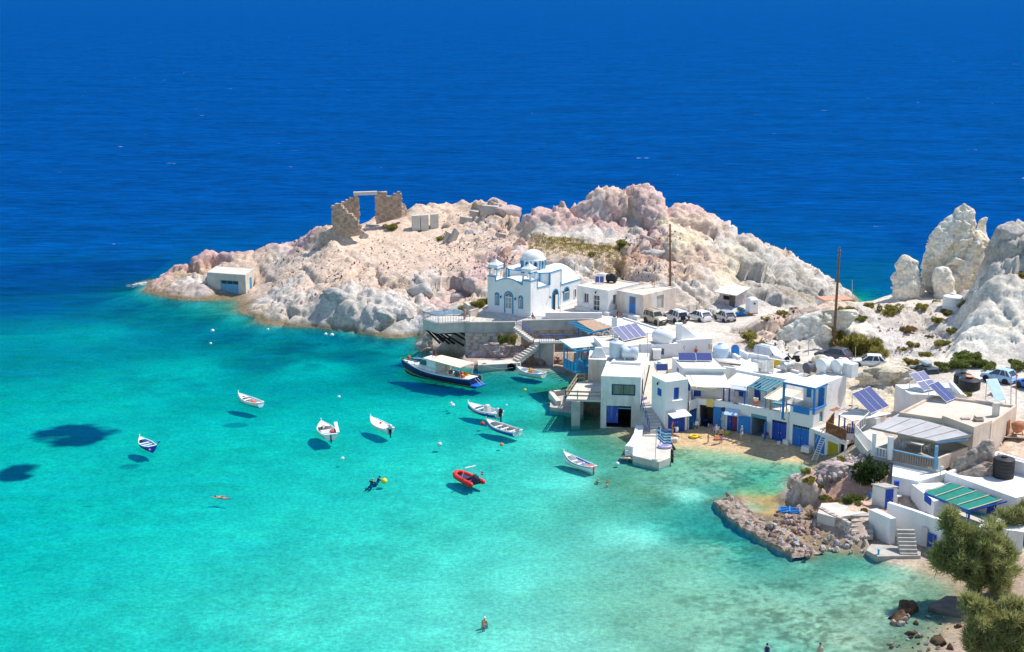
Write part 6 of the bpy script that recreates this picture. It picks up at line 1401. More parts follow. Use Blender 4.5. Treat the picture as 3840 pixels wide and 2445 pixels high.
 r_ = house('garden_stair','worn concrete stair between white block and courtyard wall','stair',P(Y6(540,690),.2)); b_,t_ = P(Y6(520,740),.25),P(Y6(490,515),2.0); dn = Vector((t_.x - b_.x,t_.y - b_.y,0)).normalized(); steps(r_,b_,t_,Vector((dn.y,-dn.x,0)),1.5,7,CONC);
 r_ = house('rubble_stair','wide crumbling stone stair beside the rubble wall','stair',P(Y6(180,560),.3)); b_,t_ = P(Y6(110,600),.5),P(Y6(120,385),1.7); steps(r_,b_,t_,Vector((1,.05,0)).normalized(),2.0,5,CONC); MB().prism(ccw([P(Y6(*q),1.75) for q in [(-130,300),(0,295),(250,380),(120,400),(-20,420),(-165,380)]]),.2,1.74).build('landing',CONCL,r_)
 stone_wall(r_,P(Y5(975,780),.8),P(Y5(1255,960),.45),lambda u: .1,lambda u: 1.75,.4,STONEP,.3,35)
 pl = [P(Y6(*q),.38) for q in [(240,690),(335,742),(690,735),(690,690),(440,650),(280,640)]]; r_ = house('landing_slab','low dark-edged concrete landing at the foot of the stairs','landing',pl[0]); MB().prism(ccw(pl),-.4,.38).build('slab',CONC,r_)
 for lab,q in (('small blue mooring post on the landing slab',P(Y6(340,725),.38)),('small blue mooring post on the rubble mole',P(Y5(755,1030),.55))): r_ = empty('mooring_post',lab,'post',q); MB().lathe([(.09,-.2),(.08,.35),(.13,.38),(.13,.45),(.05,.47)],10).build('post',TURQ2,r_)
 oh = [P(Y6(*q),3.6) for q in [(293,142),(398,172),(498,165),(395,135)]]; oh = ccw(oh); r_ = house('outhouse','small white outhouse with cobalt door beside the dark bush','shed',oh[0]); MB().prism(oh,1.2,3.5).build('wall',WHITE2,r_); MB().prism(inset(oh,-.08),3.5,3.6).build('roof',CONC,r_)
 e_ = Edge(P(Y6(398,172),3.6) + Vector((-.02,-.06,0)),P(Y6(498,165),3.6) + Vector((-.02,-.06,0))); panel(r_,e_,(.05,.85,1.6,3.4),BLUE,dep=0)
 r_ = empty('wash_basin','white wash basin with blue cistern outside the outhouse','basin',P(Y6(490,300),1.7)); MB().lathe([(.1,0),(.1,.6),(.42,.72),(.42,.78),(.3,.74)],14).build('basin',PLASTW,r_); MB().box((-.05,.2,1.7),(.4,.3,.7)).build('cistern',BLUE,r_)
 tank_v('big black ribbed water tank on the lower roof terrace',P(Y4(1945,1245),4.12),.95,1.75,BLACKP,.12)
 a_,b_ = P(Y4(1985,1065),5.3),P(Y4(2150,1130),5.3); r_ = house('terrace_wall','white wall behind the black tank','wall',a_); MB().beam(Vector((a_.x,a_.y,4.6)),Vector((b_.x + 2,b_.y - 1.2,4.6)),.3,1.4).build('wall',CLEANW,r_)
 solar('solar_array','small white-framed solar panel half hidden by the tamarisk',P(Y6(1420,440),3.15),R(-30),1.2,.9,35,2)
 rt = house('white_shelter','low white shelter roof half hidden behind the tamarisk','shed',P(Y6(1400,500),1.5)); pl = ccw([P(Y6(*q),3.1) for q in [(1150,500),(1400,410),(1544,470),(1544,540),(1480,530)]]); MB().prism(pl,.8,3.0).build('wall',CLEANW,rt); MB().prism(inset(pl,-.1),3.0,3.12).build('roof',ROOFW,rt)
 # tables under green awning
 tbl('table with blue check cloth under the green awning',P(Y6(1140,455),2.06),1.5,.9,mat('blue_check_cloth',(.04,.25,.42),.9,.3,8,col2=(.25,.45,.40)))
 dish('white satellite dish on the roof edge above the green awning',P(Y6(850,105),4.4),R(30)); dish('white satellite dish on the terrace rooms roof',P(Y3(935,500),6.2),R(-40))

def chair(label,q,rz,group=None):
 r_ = empty('plastic_chair',label,'chair',q,rz,group); m = PLASTW
 MB().box((0,0,.43),(.46,.46,.04)).build('seat',m,r_)
 b = MB().grid([[(x,.22 + .06 * (1 - (x / .22) ** 2),z) for x in (-.22,-.11,0,.11,.22)] for z in (.45,.7,.86)]).build('backrest',m,r_); md = b.modifiers.new('t','SOLIDIFY'); md.thickness = .03
 for a in (-1,1):
  MB().tube([(a * .23,.22,.66),(a * .27,-.1,.66),(a * .25,-.22,.6),(a * .24,-.22,.43)],.025,5).build('armrest',m,r_)
  for c in (-1,1): MB().tube([(a * .2,c * .19,.43),(a * .25,c * .25,0)],.028,5).build('leg',m,r_)
 return r_

# ------------------------------------------------------------------ rocks standing free of the ground sheet
def rockmat(name,cols,scale=.5,bump=.8):
 m = bpy.data.materials.new(name); m.use_nodes = True; nt = m.node_tree; N = nt.nodes; L = nt.links; b = N['Principled BSDF']
 b.inputs['Roughness'].default_value = .95; b.inputs['Specular IOR Level'].default_value = .15
 g = N.new('ShaderNodeNewGeometry'); n = N.new('ShaderNodeTexNoise'); n.inputs['Scale'].default_value = scale; n.inputs['Detail'].default_value = 10; n.inputs['Roughness'].default_value = .62; L.new(g.outputs['Position'],n.inputs['Vector'])
 r = N.new('ShaderNodeValToRGB'); k = len(cols)
 while len(r.color_ramp.elements) < k: r.color_ramp.elements.new(.5)
 for i,c in enumerate(cols): r.color_ramp.elements[i].position = .3 + .4 * i / (k - 1); r.color_ramp.elements[i].color = (*c,1)
 L.new(n.outputs['Fac'],r.inputs['Fac'])
 n3 = N.new('ShaderNodeTexNoise'); n3.inputs['Scale'].default_value = 3.0; n3.inputs['Detail'].default_value = 8; L.new(g.outputs['Position'],n3.inputs['Vector'])
 mr = N.new('ShaderNodeMapRange'); mr.inputs['From Min'].default_value = .3; mr.inputs['From Max'].default_value = .7; mr.inputs['To Min'].default_value = .75; mr.inputs['To Max'].default_value = 1.2; L.new(n3.outputs['Fac'],mr.inputs['Value'])
 mu = N.new('ShaderNodeVectorMath'); mu.operation = 'SCALE'; L.new(r.outputs['Color'],mu.inputs[0]); L.new(mr.outputs[0],mu.inputs['Scale']); L.new(mu.outputs[0],b.inputs['Base Color'])
 n2 = N.new('ShaderNodeTexNoise'); n2.inputs['Scale'].default_value = 2.6; n2.inputs['Detail'].default_value = 9; n2.inputs['Roughness'].default_value = .68; L.new(g.outputs['Position'],n2.inputs['Vector'])
 bp = N.new('ShaderNodeBump'); bp.inputs['Strength'].default_value = bump; bp.inputs['Distance'].default_value = .35; L.new(n2.outputs['Fac'],bp.inputs['Height']); L.new(bp.outputs[0],b.inputs['Normal'])
 MATS[name] = m; return m
R_WHITE = rockmat('pumice_rock',[(.64,.53,.36),(.78,.70,.54),(.85,.80,.70),(.80,.70,.51)],.35,.6)
R_TAN = rockmat('tan_rock',[(.34,.26,.21),(.46,.37,.31),(.55,.48,.42)],.7)
R_YEL = rockmat('yellow_cut_rock',[(.52,.42,.28),(.68,.63,.54),(.62,.53,.38),(.72,.69,.63)],.35)
R_RED = rockmat('red_rock',[(.22,.13,.10),(.40,.25,.19),(.48,.36,.30)],.8)
R_GREY = rockmat('grey_rock',[(.34,.31,.28),(.50,.46,.42),(.60,.57,.53)],.6)
R_WET = rockmat('wet_rock',[(.05,.03,.02),(.13,.08,.05),(.22,.15,.09)],1.2)
R_WET2 = rockmat('tide_ledge_rock',[(.20,.14,.10),(.38,.29,.23),(.52,.44,.38)],1.2)
R_PINK = rockmat('pink_rock',[(.40,.28,.27),(.54,.42,.39),(.60,.52,.48)],.5)
def crag(name,label,cat,prof,D,ratio,m,zbase,amp=.5,nseg=72,nrow=60,lean=0.0,seed=1,flat=.0):
 """rock built from its measured outline: prof = [(fn(x,y) left, right)] from the top down; own distance, height and depth"""
 rows = [(PD(a,D),PD(b,D)) for a,b in prof]
 zs = np.array([(a.z + b.z) / 2 for a,b in rows]); xc = np.array([(a.x + b.x) / 2 for a,b in rows]); hw = np.array([(b.x - a.x) / 2 for a,b in rows])
 order = np.argsort(zs); zs,xc,hw = zs[order],xc[order],hw[order]
 zz = np.linspace(zbase,zs[-1],nrow); X = np.interp(zz,zs,xc); Wd = np.interp(zz,zs,hw); Wd[-1] = .02
 th = np.linspace(0,2 * math.pi,nseg,endpoint=False)
 T,Zg = np.meshgrid(th,zz); Wg = Wd[:,None] * np.ones_like(T); Xg = X[:,None] * np.ones_like(T)
 top = (Zg - zbase) / max(.1,zs[-1] - zbase)
 x = Xg + Wg * np.cos(T); y = D + (Wg * ratio + .3 * min(1,ratio)) * np.sin(T) * (1 - .35 * top) + lean * top * 2; z = Zg
 nx,ny,nz = np.cos(T),np.sin(T) * 1.0,np.full_like(T,.25)
 f = [q.ravel() for q in (x,y,z)]
 t1,c1 = facets(*f,.22,seed); t2,c2 = facets(*f,.6,seed + 4); t3,c3 = facets(*f,1.5,seed + 7)
 disp = amp * (.9 * (fbm(*f,.28,3,seed + 1) - .5) + 2.4 * t1 + .7 * (c1 - 1) + .9 * t2 + .3 * (c2 - 1) + .5 * t3 + .4 * (fbm(f[0] * .25,f[1] * .25,f[2] + .3 * f[0],1.3,3,seed + 3,True) - .5) + .12 * (c3 - 1) + .45 * (fbm(*f,.8,5,seed + 2,True) - .6)).reshape(T.shape)
 disp *= np.clip(Wg / 2.6,.04,1)
 x = x + nx * disp; y = y + ny * disp; z = z + nz * disp * .6
 mb = MB(); n = nseg
 vs = np.stack([x,y,z],-1).reshape(-1,3); mb.v = [tuple(q) for q in vs]
 mb.f = [(i * n + k,i * n + (k + 1) % n,(i + 1) * n + (k + 1) % n,(i + 1) * n + k) for i in range(nrow - 1) for k in range(n)] + [tuple(range((nrow - 1) * n,nrow * n))]
 o = mb.build(name,m,None,True); tag(o,label,cat); return o
def boulder_mesh(seed,n=14,amp=.35):
 mb = MB(); rows = []
 for i in range(n + 1):
  ph = math.pi * i / n; rows.append([(math.sin(ph) * math.cos(t),math.sin(ph) * math.sin(t),-math.cos(ph)) for t in [2 * math.pi * k / (2 * n) for k in range(2 * n + 1)]])
 mb.grid(rows); v = np.array(mb.v); g = np.random.default_rng(seed); pn = g.normal(size=(16,3)); pn /= np.linalg.norm(pn,axis=1,keepdims=True); pd = g.uniform(.62,.95,16)
 k = np.min(pd[None] / np.maximum(.05,v @ pn.T),1).clip(.4,1.15) + amp * .35 * (fbm(v[:,0] + seed,v[:,1],v[:,2],2.2,3,seed) - .5)
 v = v * k[:,None]; mb.v = [tuple(q) for q in v]; return mb
def rocks():
 pz = 6.2
 crag('rock_pinnacle','tall pale pointed rock pinnacle above the sea on the right','rock',[(Z5(1328,50),Z5(1340,50)),(Z5(1305,80),Z5(1385,80)),(Z5(1255,125),Z5(1415,120)),(Z5(1190,190),Z5(1432,185)),(Z5(1115,245),Z5(1460,245)),(Z5(1040,330),Z5(1510,330)),(Z5(975,430),Z5(1590,420)),(Z5(945,550),Z5(1580,520)),(Z5(930,650),Z5(1540,650)),(Z5(960,760),Z5(1500,760)),(Z5(1010,830),Z5(1480,830))],193,.55,R_WHITE,pz,.42,110,110,seed=3)
 crag('rock_horn','small rock horn jutting from the right shoulder of the pinnacle','rock',[(Z5(1510,170),Z5(1545,172)),(Z5(1470,195),Z5(1545,195)),(Z5(1450,230),Z5(1530,235)),(Z5(1440,300),Z5(1535,290)),(Z5(1430,380),Z5(1560,380))],194.5,.5,R_WHITE,12.5,.25,40,40,seed=6)
 crag('rock_stub','smaller rounded pale rock left of the pinnacle','rock',[(Z5(800,498),Z5(840,498)),(Z5(770,520),Z5(870,525)),(Z5(735,575),Z5(925,565)),(Z5(735,650),Z5(945,640)),(Z5(695,720),Z5(985,700)),(Z5(700,800),Z5(1000,790)),(Z5(720,830),Z5(1000,830))],191,.6,R_WHITE,pz - .3,.5,70,60,seed=9)
 crag('pale_boulder','low pale boulder at the foot of the pinnacle','rock',[(Z5(1110,600),Z5(1190,600)),(Z5(1060,650),Z5(1230,650)),(Z5(1050,740),Z5(1255,740)),(Z5(1060,830),Z5(1260,830))],189.5,.7,R_WHITE,pz,.4,50,40,seed=12)
 crag('cut_rock','yellowish cut rock face below the road beside the canopy house','rock',[(Y4(700,195),Y4(1000,190)),(Y4(600,215),Y4(1130,230)),(Y4(575,300),Y4(1180,290)),(Y4(560,420),Y4(1190,420)),(Y4(560,520),Y4(1190,520))],156.5,.42,R_YEL,2.0,.45,90,50,seed=15)
 crag('tank_rock','brown pitted boulder between the tan house and the black tank','rock',[(Y4(1755,890),Y4(1860,890)),(Y4(1730,930),Y4(1870,940)),(Y4(1600,1000),Y4(1875,1000)),(Y4(1500,1080),Y4(1860,1080)),(Y4(1440,1160),Y4(1850,1160)),(Y4(1430,1215),Y4(1840,1215))],125.2,.5,R_TAN,3.3,.4,80,50,seed=18)
 crag('quay_rock','reddish rock outcrop beside the stair and small white boat','rock',[(Y1(1340,585),Y1(1430,585)),(Y1(1290,630),Y1(1560,620)),(Y1(1250,690),Y1(1620,680)),(Y1(1210,745),Y1(1640,745))],181.0,.4,R_RED,-.6,.6,90,44,seed=21)
 crag('strut_rock','grey shore rock under the left end of the sea platform','rock',[(Y1(250,395),Y1(300,395)),(Y1(205,420),Y1(330,430)),(Y1(190,500),Y1(380,500)),(Y1(200,575),Y1(420,575))],187.5,.5,R_GREY,-.6,.6,70,44,seed=24)
 crag('wall_rock','pinkish rock base below the rubble retaining wall','rock',[(Y1(880,480),Y1(940,480)),(Y1(780,530),Y1(1230,500)),(Y1(700,600),Y1(1250,590)),(Y1(640,660),Y1(1200,660))],182.2,.22,R_PINK,-.2,.45,100,44,seed=27)
 crag('spur_rock','rounded pink-grey rock spur at the edge of the bay','rock',[(Y5(760,335),Y5(850,330)),(Y5(705,365),Y5(930,350)),(Y5(682,420),Y5(960,400)),(Y5(680,520),Y5(990,520)),(Y5(685,640),Y5(1000,640))],130.3,.65,R_PINK,-.3,.5,90,60,seed=30)
 crag('shrub_rock','reddish rock face behind the dark bush below the tan house','rock',[(Y5(1010,270),Y5(1420,200)),(Y5(960,330),Y5(1480,300)),(Y5(960,430),Y5(1500,420)),(Y5(1000,540),Y5(1500,540)),(Y5(1040,600),Y5(1480,600))],128.6,.4,R_PINK,.4,.55,90,60,seed=33)
 crag('white_cut','white cut rock face of the mound behind the van','rock',[(Z4(1560,1090),Z4(1840,1060)),(Z4(1420,1160),Z4(1858,1120)),(Z4(1260,1260),Z4(1780,1250)),(Z4(1130,1350),Z4(1650,1380)),(Z4(1120,1420),Z4(1640,1430))],170.5,.35,R_WHITE,4.3,.45,100,50,seed=36)
 crag('roof_rock','rough white rock hump behind the barrel tanks','rock',[(Y3(1500,345),Y3(1550,345)),(Y3(1460,375),Y3(1600,380)),(Y3(1440,430),Y3(1660,430)),(Y3(1430,480),Y3(1700,480))],158.5,.5,R_WHITE,4.4,.35,50,40,seed=39)
 # boulders of the slopes and the shore
 rs = random.Random(21)
 big = [(P(Y6(585,1185),-.1),1.25,R_WET,'largest dark rock standing in the shallows',.8),(P(Y6(520,1255),-.1),.9,R_WET,'dark rounded rock in the shallows below the largest one',.6),(P(Y6(470,1310),-.2),.8,R_WET,'brown half-submerged rock left of the shallows',.4),(P(Y6(600,1385),-.1),.5,R_WET,'small brown rock in the shallows off the beach',.55),(P(Y6(850,1450),0),.9,R_WET,'brown rock at the edge of the bottom beach',.6)]
 for i,(q,r,m,lab,hz) in enumerate(big):
  o = boulder_mesh(50 + i).build('boulder',m,None,True); o.location = (q.x,q.y,q.z); o.scale = (r,r * .7,r * hz); o.rotation_euler = (0,.3,rs.random() * 6); tag(o,lab,'rock','rocks in the shallows')
 for i,(fn,x,y,z,r,lab,m) in enumerate([(Z3,1470,665,9.3,2.2,'rounded grey boulder below the crest near the tall pole',R_GREY),(Z3,1460,600,9.9,1.2,'pink boulder above the rounded grey boulder',R_PINK),(Z3,1220,905,7.0,1.7,'grey boulder behind the storehouse roof',R_GREY),(Z3,360,640,8.3,1.5,'pink boulder on the path above the church',R_RED),(Z3,230,720,7.6,1.6,'reddish boulder left of the church dome',R_RED),(Z2,1340,920,5.6,1.7,'pink boulder above the green bush by the church',R_PINK),(Z2,1230,960,5.0,1.5,'pink boulder left of the church bush',R_PINK),(Z2,1110,380,9.3,1.1,'brown boulder behind the three stumps',R_TAN),(Z2,1310,440,9.0,1.3,'grey boulder among the ruin debris',R_GREY),(Z2,1520,230,11.2,2.4,'large pale boulder on the ruin ridge',R_PINK),(Z2,1640,330,10.0,2.6,'massive rounded boulder at the ridge end above the gap',R_PINK),(Z2,1500,165,12.4,.9,'orange boulder crowning the ruin ridge',R_RED),(Z5,1760,600,14.0,2.0,'angular grey boulder on the right cliff',R_GREY),(Z5,1660,680,12.6,2.2,'pale boulder on the right cliff below the angular one',R_GREY),(Z2,880,950,4.6,2.3,'smooth grey rock shoulder above the sea platform',R_GREY),(Z2,720,1230,1.2,1.6,'pale fissured rock at the waterline left of the platform',R_GREY),(Z2,560,1250,1.0,1.5,'lumpy pale rock at the waterline below the ruin',R_GREY),(Z2,150,1130,2.0,1.9,'broad pale rock face west of the ruin cliff',R_GREY)]):
  q = P(fn(x,y),z); o = boulder_mesh(80 + i,20,.5).build('boulder',m,None,True); o.location = (q.x,q.y + r * .3,ground(q.x,q.y) - r * .12); o.scale = (r * 1.15,r * .85,r * .75); o.rotation_euler = (rs.random() * .5,rs.random() * .5,rs.random() * 6); tag(o,lab,'boulder')
 # stones of the mole, each its own piece of the heap
 rt = house('rubble_mole','heap of loose stones forming a small mole in the bay','stones',P(Y5(500,900),.4)); protos = [boulder_mesh(200 + i,6,.5) for i in range(4)]
 src = [p.build('stone',mm,rt) for p,mm in zip(protos,(R_GREY,R_TAN,R_PINK,R_RED))]; k = 0
 path = [(70,560),(180,690),(300,780),(450,870),(620,960),(780,1050),(880,1110)]
 def on_path():
  i = rs.randrange(len(path) - 1); t = rs.random(); a,b = path[i],path[i + 1]; return (a[0] + (b[0] - a[0]) * t + rs.gauss(0,26),a[1] + (b[1] - a[1]) * t + rs.gauss(0,26))
 def fan(): return (rs.uniform(560,1000),rs.uniform(690,1010))
 pp = [P(Y5(x_,y_),.4) for x_,y_ in path]; rows = []
 for i in range(61):
  u = i / 60 * (len(pp) - 1.001); j = int(u); q = pp[j].lerp(pp[j + 1],u - j); d = (pp[j + 1] - pp[j]).normalized(); nn = Vector((-d.y,d.x,0)); w = 1.15 + .7 * fbm(np.array([u * 2.]),np.array([1.]),np.array([0.]),1,3,5)[0]; h = .2 + .3 * fbm(np.array([u * 3.]),np.array([7.]),np.array([0.]),1,3,6)[0]
  e = min(1,i / 4,(60 - i) / 4); rows.append([q + nn * (o_ * w) + Vector((0,0,zz_ * (h if zz_ > 0 else 1) * (e if zz_ > 0 else 1) - .4 + .12 * rs.random())) for o_,zz_ in [(-1.15 + 2.15 * c / 13,-.8 if c == 0 else -.2 if c == 13 else min(1.0,.35 + .3 * c,.2 + .22 * (13 - c)) + .55 * (rs.random() - .5)) for c in range(14)]])
 MB().grid(rows).build('ledge',R_WET2,rt)
 for i in range(290):
  x,y = on_path() if i % 3 == 0 else fan() if i % 4 else (rs.uniform(1000,1440),rs.uniform(960,1085))
  if i % 3 and i % 4 and (y > 640 + (x - 300) * .62 + 40): x,y = on_path()
  q = P(Y5(x,y),.4); s = src[i % 4]
  r = .1 + .2 * rs.random() ** 2 + (.16 if rs.random() < .1 else 0)
  o = share(s,rt) if i >= 4 else s
  o.location = (q.x,q.y,max(.25 if i % 3 == 0 else .0,ground(q.x,q.y)) + r * .3); o.scale = (r * 1.25,r,r * .8); o.rotation_euler = (rs.random() * 3,rs.random() * 3,rs.random() * 6)
 # dry-stone edge above the ladder
 rt = house('stone_bank','bank of loose pale stones above the boathouse ladder','stones',P(Y5(1000,260),2)); src = [boulder_mesh(230 + i,6,.5).build('stone',mm,rt) for i,mm in enumerate((R_GREY,R_PINK))]
 for i in range(110):
  x = rs.uniform(955,1440); y = 300 - (x - 955) * .32 + rs.gauss(0,38) + (x - 955) * .12; q = P(Y5(x,y),2.9 + (x - 955) / 485); o = share(src[i % 2],rt) if i > 1 else src[i]; r = .18 + .2 * rs.random(); o.location = (q.x,q.y,max(ground(q.x,q.y),q.z - .6) + .1); o.scale = (r * 1.2,r,r * .8); o.rotation_euler = (rs.random() * 3,rs.random() * 3,rs.random() * 6)
 rt = house('shore_stones','scattered brown stones along the bottom right waterline','stones',P(Y6(950,1350),0)); src = [boulder_mesh(250 + i,6,.5).build('stone',mm,rt) for i,mm in enumerate((R_WET,R_TAN,R_WET2))]
 for i in range(70):
  x = rs.uniform(420,1130); y = rs.uniform(1180,1530); q = P(Y6(x,y),0); r = .08 + .3 * rs.random() ** 3; o = share(src[i % 3],rt) if i > 2 else src[i]; o.location = (q.x,q.y,max(-.12,ground(q.x,q.y)) + r * .2); o.scale = (r * 1.3,r,r * .7); o.rotation_euler = (rs.random() * 3,rs.random() * 3,rs.random() * 6)
 # loose scree and dry tufts: nobody could count them
 mb = MB(); tf = MB(); pr = boulder_mesh(300,3,.4)
 def scatter(fn,x0,x1,y0,y1,z,n,tuft):
  for _ in range(n):
   q = P(fn(rs.uniform(x0,x1),rs.uniform(y0,y1)),z); g = ground(q.x,q.y)
   if g < .5: continue
   if tuft and fbm(np.array([q.x]),np.array([q.y]),np.array([0.]),.25,3,9)[0] < .5: continue
   if tuft:
    r = .07 + .2 * rs.random() ** 2
    for _k in range(9):
     a = rs.random() * 6.28; b = rs.random() * .9; d = Vector((math.cos(a) * b,math.sin(a) * b,1.0 - b * .4)) * r * 1.5; c = Vector((q.x,q.y,g)); sd = Vector((-math.sin(a),math.cos(a),0)) * r * .5
     tf.add([c - sd,c + sd,c + d + sd * .3,c + d - sd * .3],[(0,1,2,3)])
   else:
    r = .07 + .2 * rs.random() ** 3; M = Matrix.Rotation(rs.random() * 6,3,'Z') @ Matrix.Rotation(rs.random() * 6,3,'X'); o_ = len(mb.v); mb.v += [tuple(M @ (Vector(v) * r) + Vector((q.x,q.y,g + r * .2))) for v in pr.v]; mb.f += [tuple(i + o_ for i in f) for f in pr.f]
 for a in [(Z2,0,1150,560,820,6.6),(Z2,1000,1700,560,800,7.2),(Z3,1200,1750,700,880,7.5),(Z1,1200,1850,700,1050,4.5)]: scatter(*a,420,False); scatter(*a,230,True)
 for a in [(Z5,550,1300,980,1330,6.3),(Z4,1050,1400,1080,1380,5.6),(Y5,960,1450,120,330,3.2),(Z2,1050,1620,350,540,8.8)]: scatter(*a,330,False); scatter(*a,50,True)
 o = mb.build('scree',R_PINK,None); o['kind'] = 'stuff'; o = tf.build('dry_tufts',mat('dry_scrub',(.25,.14,.085),.9,.3,3)); o['kind'] = 'stuff'

# ------------------------------------------------------------------ ruin, stumps, far sheds
STONE2 = mat('dark_rubble_stone',(.38,.27,.20),.95,.2,1.2,.5,9)
def stone_wall(root,A,B,z0f,z1f,th,m,ch=.36,seed=1):
 E = Edge(A,B); rs = random.Random(seed); src = []
 for i in range(3):
  p = MB(); p.box((0,0,0),(1,1,1)); p.v = [tuple(c + rs.uniform(-.09,.09) for c in v) for v in p.v]; src.append(p)
 built = [None] * 3; z = min(z0f(0),z0f(E.L)); n = 0
 while z < max(z1f(E.L * i / 10) for i in range(11)):
  h = ch * rs.uniform(.8,1.2); u = -rs.random() * .2
  while u < E.L:
   l = rs.uniform(.3,.7); c = u + l / 2
   if 0 <= c <= E.L and z0f(c) - .3 <= z and z + h * .6 <= z1f(c):
    k = n % 3
    if built[k] is None: built[k] = src[k].build('stone',(m,STONE2,m)[k],root); o = built[k]
    else: o = share(built[k],root)
    o.location = E.q(c,z + h / 2,th / 2 + rs.uniform(-.05,.05)); o.rotation_euler = (rs.uniform(-.05,.05),rs.uniform(-.05,.05),math.atan2(E.e.y,E.e.x)); o.scale = (l * .94,th,h * .92); n += 1
   u += l
  z += h
 mb = MB(); k = 12
 a = [E.q(E.L * i / k,z0f(E.L * i / k) - .5,.08) for i in range(k + 1)]; b = [E.q(E.L * i / k,max(z0f(E.L * i / k),z1f(E.L * i / k) - .35),.08) for i in range(k + 1)]
 a2 = [q + E.n * (th - .16) for q in a]; b2 = [q + E.n * (th - .16) for q in b]; mb.grid([a,b]); mb.grid([b,b2]); mb.grid([b2,a2]); mb.build('core',m,root); return E
def pw(pts):
 def f(u):
  for (a,za),(b,zb) in zip(pts,pts[1:]):
   if u <= b: return za + (zb - za) * max(0,(u - a)) / max(1e-6,b - a)
  return pts[-1][1]
 return f
def ruins():
 root = house('ruined_house','roofless stone ruin with a doorway framed against the sea','ruin',P(Z2(300,450),8.2))
 A,B = PD(Z2(112,485),229.0),PD(Z2(372,440),228.0); E = Edge(A,B); top = [(E.px(Z2(x,y))) for x,y in [(112,205),(150,190),(200,205),(225,262),(280,285),(310,335),(365,425)]]; zb = pw([(0,A.z),(E.L,B.z)])
 stone_wall(root,A,B,zb,pw([(max(0,u),z) for u,z in top]),.7,STONE,seed=4)
 C_,D_ = PD(Z2(200,360),235.5),PD(Z2(712,300),236.5); E2 = Edge(C_,D_); L_ = E2.L; dl,dr = E2.px(Z2(343,300))[0],E2.px(Z2(488,300))[0]; zt = lambda x,y: E2.px(Z2(x,y))[1]; z0 = zt(400,352)
 stone_wall(root,E2.q(0,0),E2.q(dl,0),lambda u: z0,pw([(0,zt(210,190)),(dl * .35,zt(250,150)),(dl * .7,zt(290,140)),(dl * .75,zt(300,105)),(dl,zt(343,128))]),.7,STONE,seed=6)
 stone_wall(root,E2.q(dr,0),E2.q(L_,0),lambda u: z0 + (zt(700,290) - z0) * u / (L_ - dr),pw([(0,zt(490,112)),((L_ - dr) * .2,zt(530,75)),((L_ - dr) * .4,zt(580,90)),((L_ - dr) * .45,zt(600,122)),((L_ - dr) * .75,zt(660,112)),((L_ - dr) * .8,zt(670,90)),(L_ - dr,zt(712,95))]),.7,STONE,seed=8)
 MB().beam(E2.q(dl - .9,zt(400,108),.35),E2.q(dr + .3,zt(400,104),.35),.8,.55).build('lintel',CONCL,root)
 F_ = E2.q(L_ - .4,0,0); stone_wall(root,Vector((F_.x,F_.y,0)),Vector((F_.x + 1.2,F_.y + 2.2,0)),lambda u: zt(700,295),lambda u: zt(705,150) - u * .7,.6,STONE,seed=10)
 for i,(x0,x1,yt,yb) in enumerate([(805,862,296,432),(880,935,291,429),(967,1022,284,420)]):
  a = P(Z2((x0 + x1) / 2,yb),8.6); h = PD(Z2(x0,yt),a.y).z - 8.5; r_ = empty('stone_pillar','%s of three squat concrete pillars beside the ruin' % ('leftmost','middle one','rightmost')[i],'pillar',(a.x,a.y + .6,8.4),R(8),'three concrete pillars'); mb = MB(); w = .68; mb.hexa([(-w,-w,0),(w,-w,0),(w,w,0),(-w,w,0)],[(-w * .93,-w * .95,h),(w * .96,-w * .94,h + .08),(w * .93,w * .95,h),(-w * .95,w * .94,h - .06)]); mb.build('shaft',CONCL,r_)
 slabs = [((1140,500),1.6,.5,2.4,60,'tilted concrete slab left of the ruin debris'),((1100,500),1.3,.5,1.9,40,'broken concrete slab leaning beside the tilted one'),((1270,420),2.2,.8,1.3,12,'low broken wall stub among the debris'),((1340,400),1.6,.9,1.7,5,'square concrete stub in the ruin debris'),((1480,420),3.2,.8,1.6,10,'long broken concrete wall at the ruin edge'),((1540,510),2.0,.4,.6,30,'fallen concrete slab below the broken wall'),((460,430),2.4,.5,.5,15,'fallen concrete beam at the foot of the ruin'),((370,480),1.2,.8,1.3,50,'toppled concrete block below the ruin corner'),((1580,470),1.3,.8,1.1,20,'squared block at the end of the debris')]
 for (x,y),w,d,h,tilt,lab in slabs:
  q = P(Z2(x,y),8.3); g = ground(q.x,q.y); o = MB(); o.hexa([(-w / 2,-d / 2,0),(w / 2,-d / 2,0),(w / 2,d / 2,0),(-w / 2,d / 2,0)],[(-w * .46,-d * .45,h),(w * .44,-d * .48,h * .86),(w * .47,d * .46,h * .95),(-w * .47,d * .44,h)]); ob = o.build('concrete_slab',CONC); ob.location = (q.x,q.y,g - .25); ob.rotation_euler = (R(tilt * .3),R(tilt * .35),R(tilt)); tag(ob,lab,'slab')
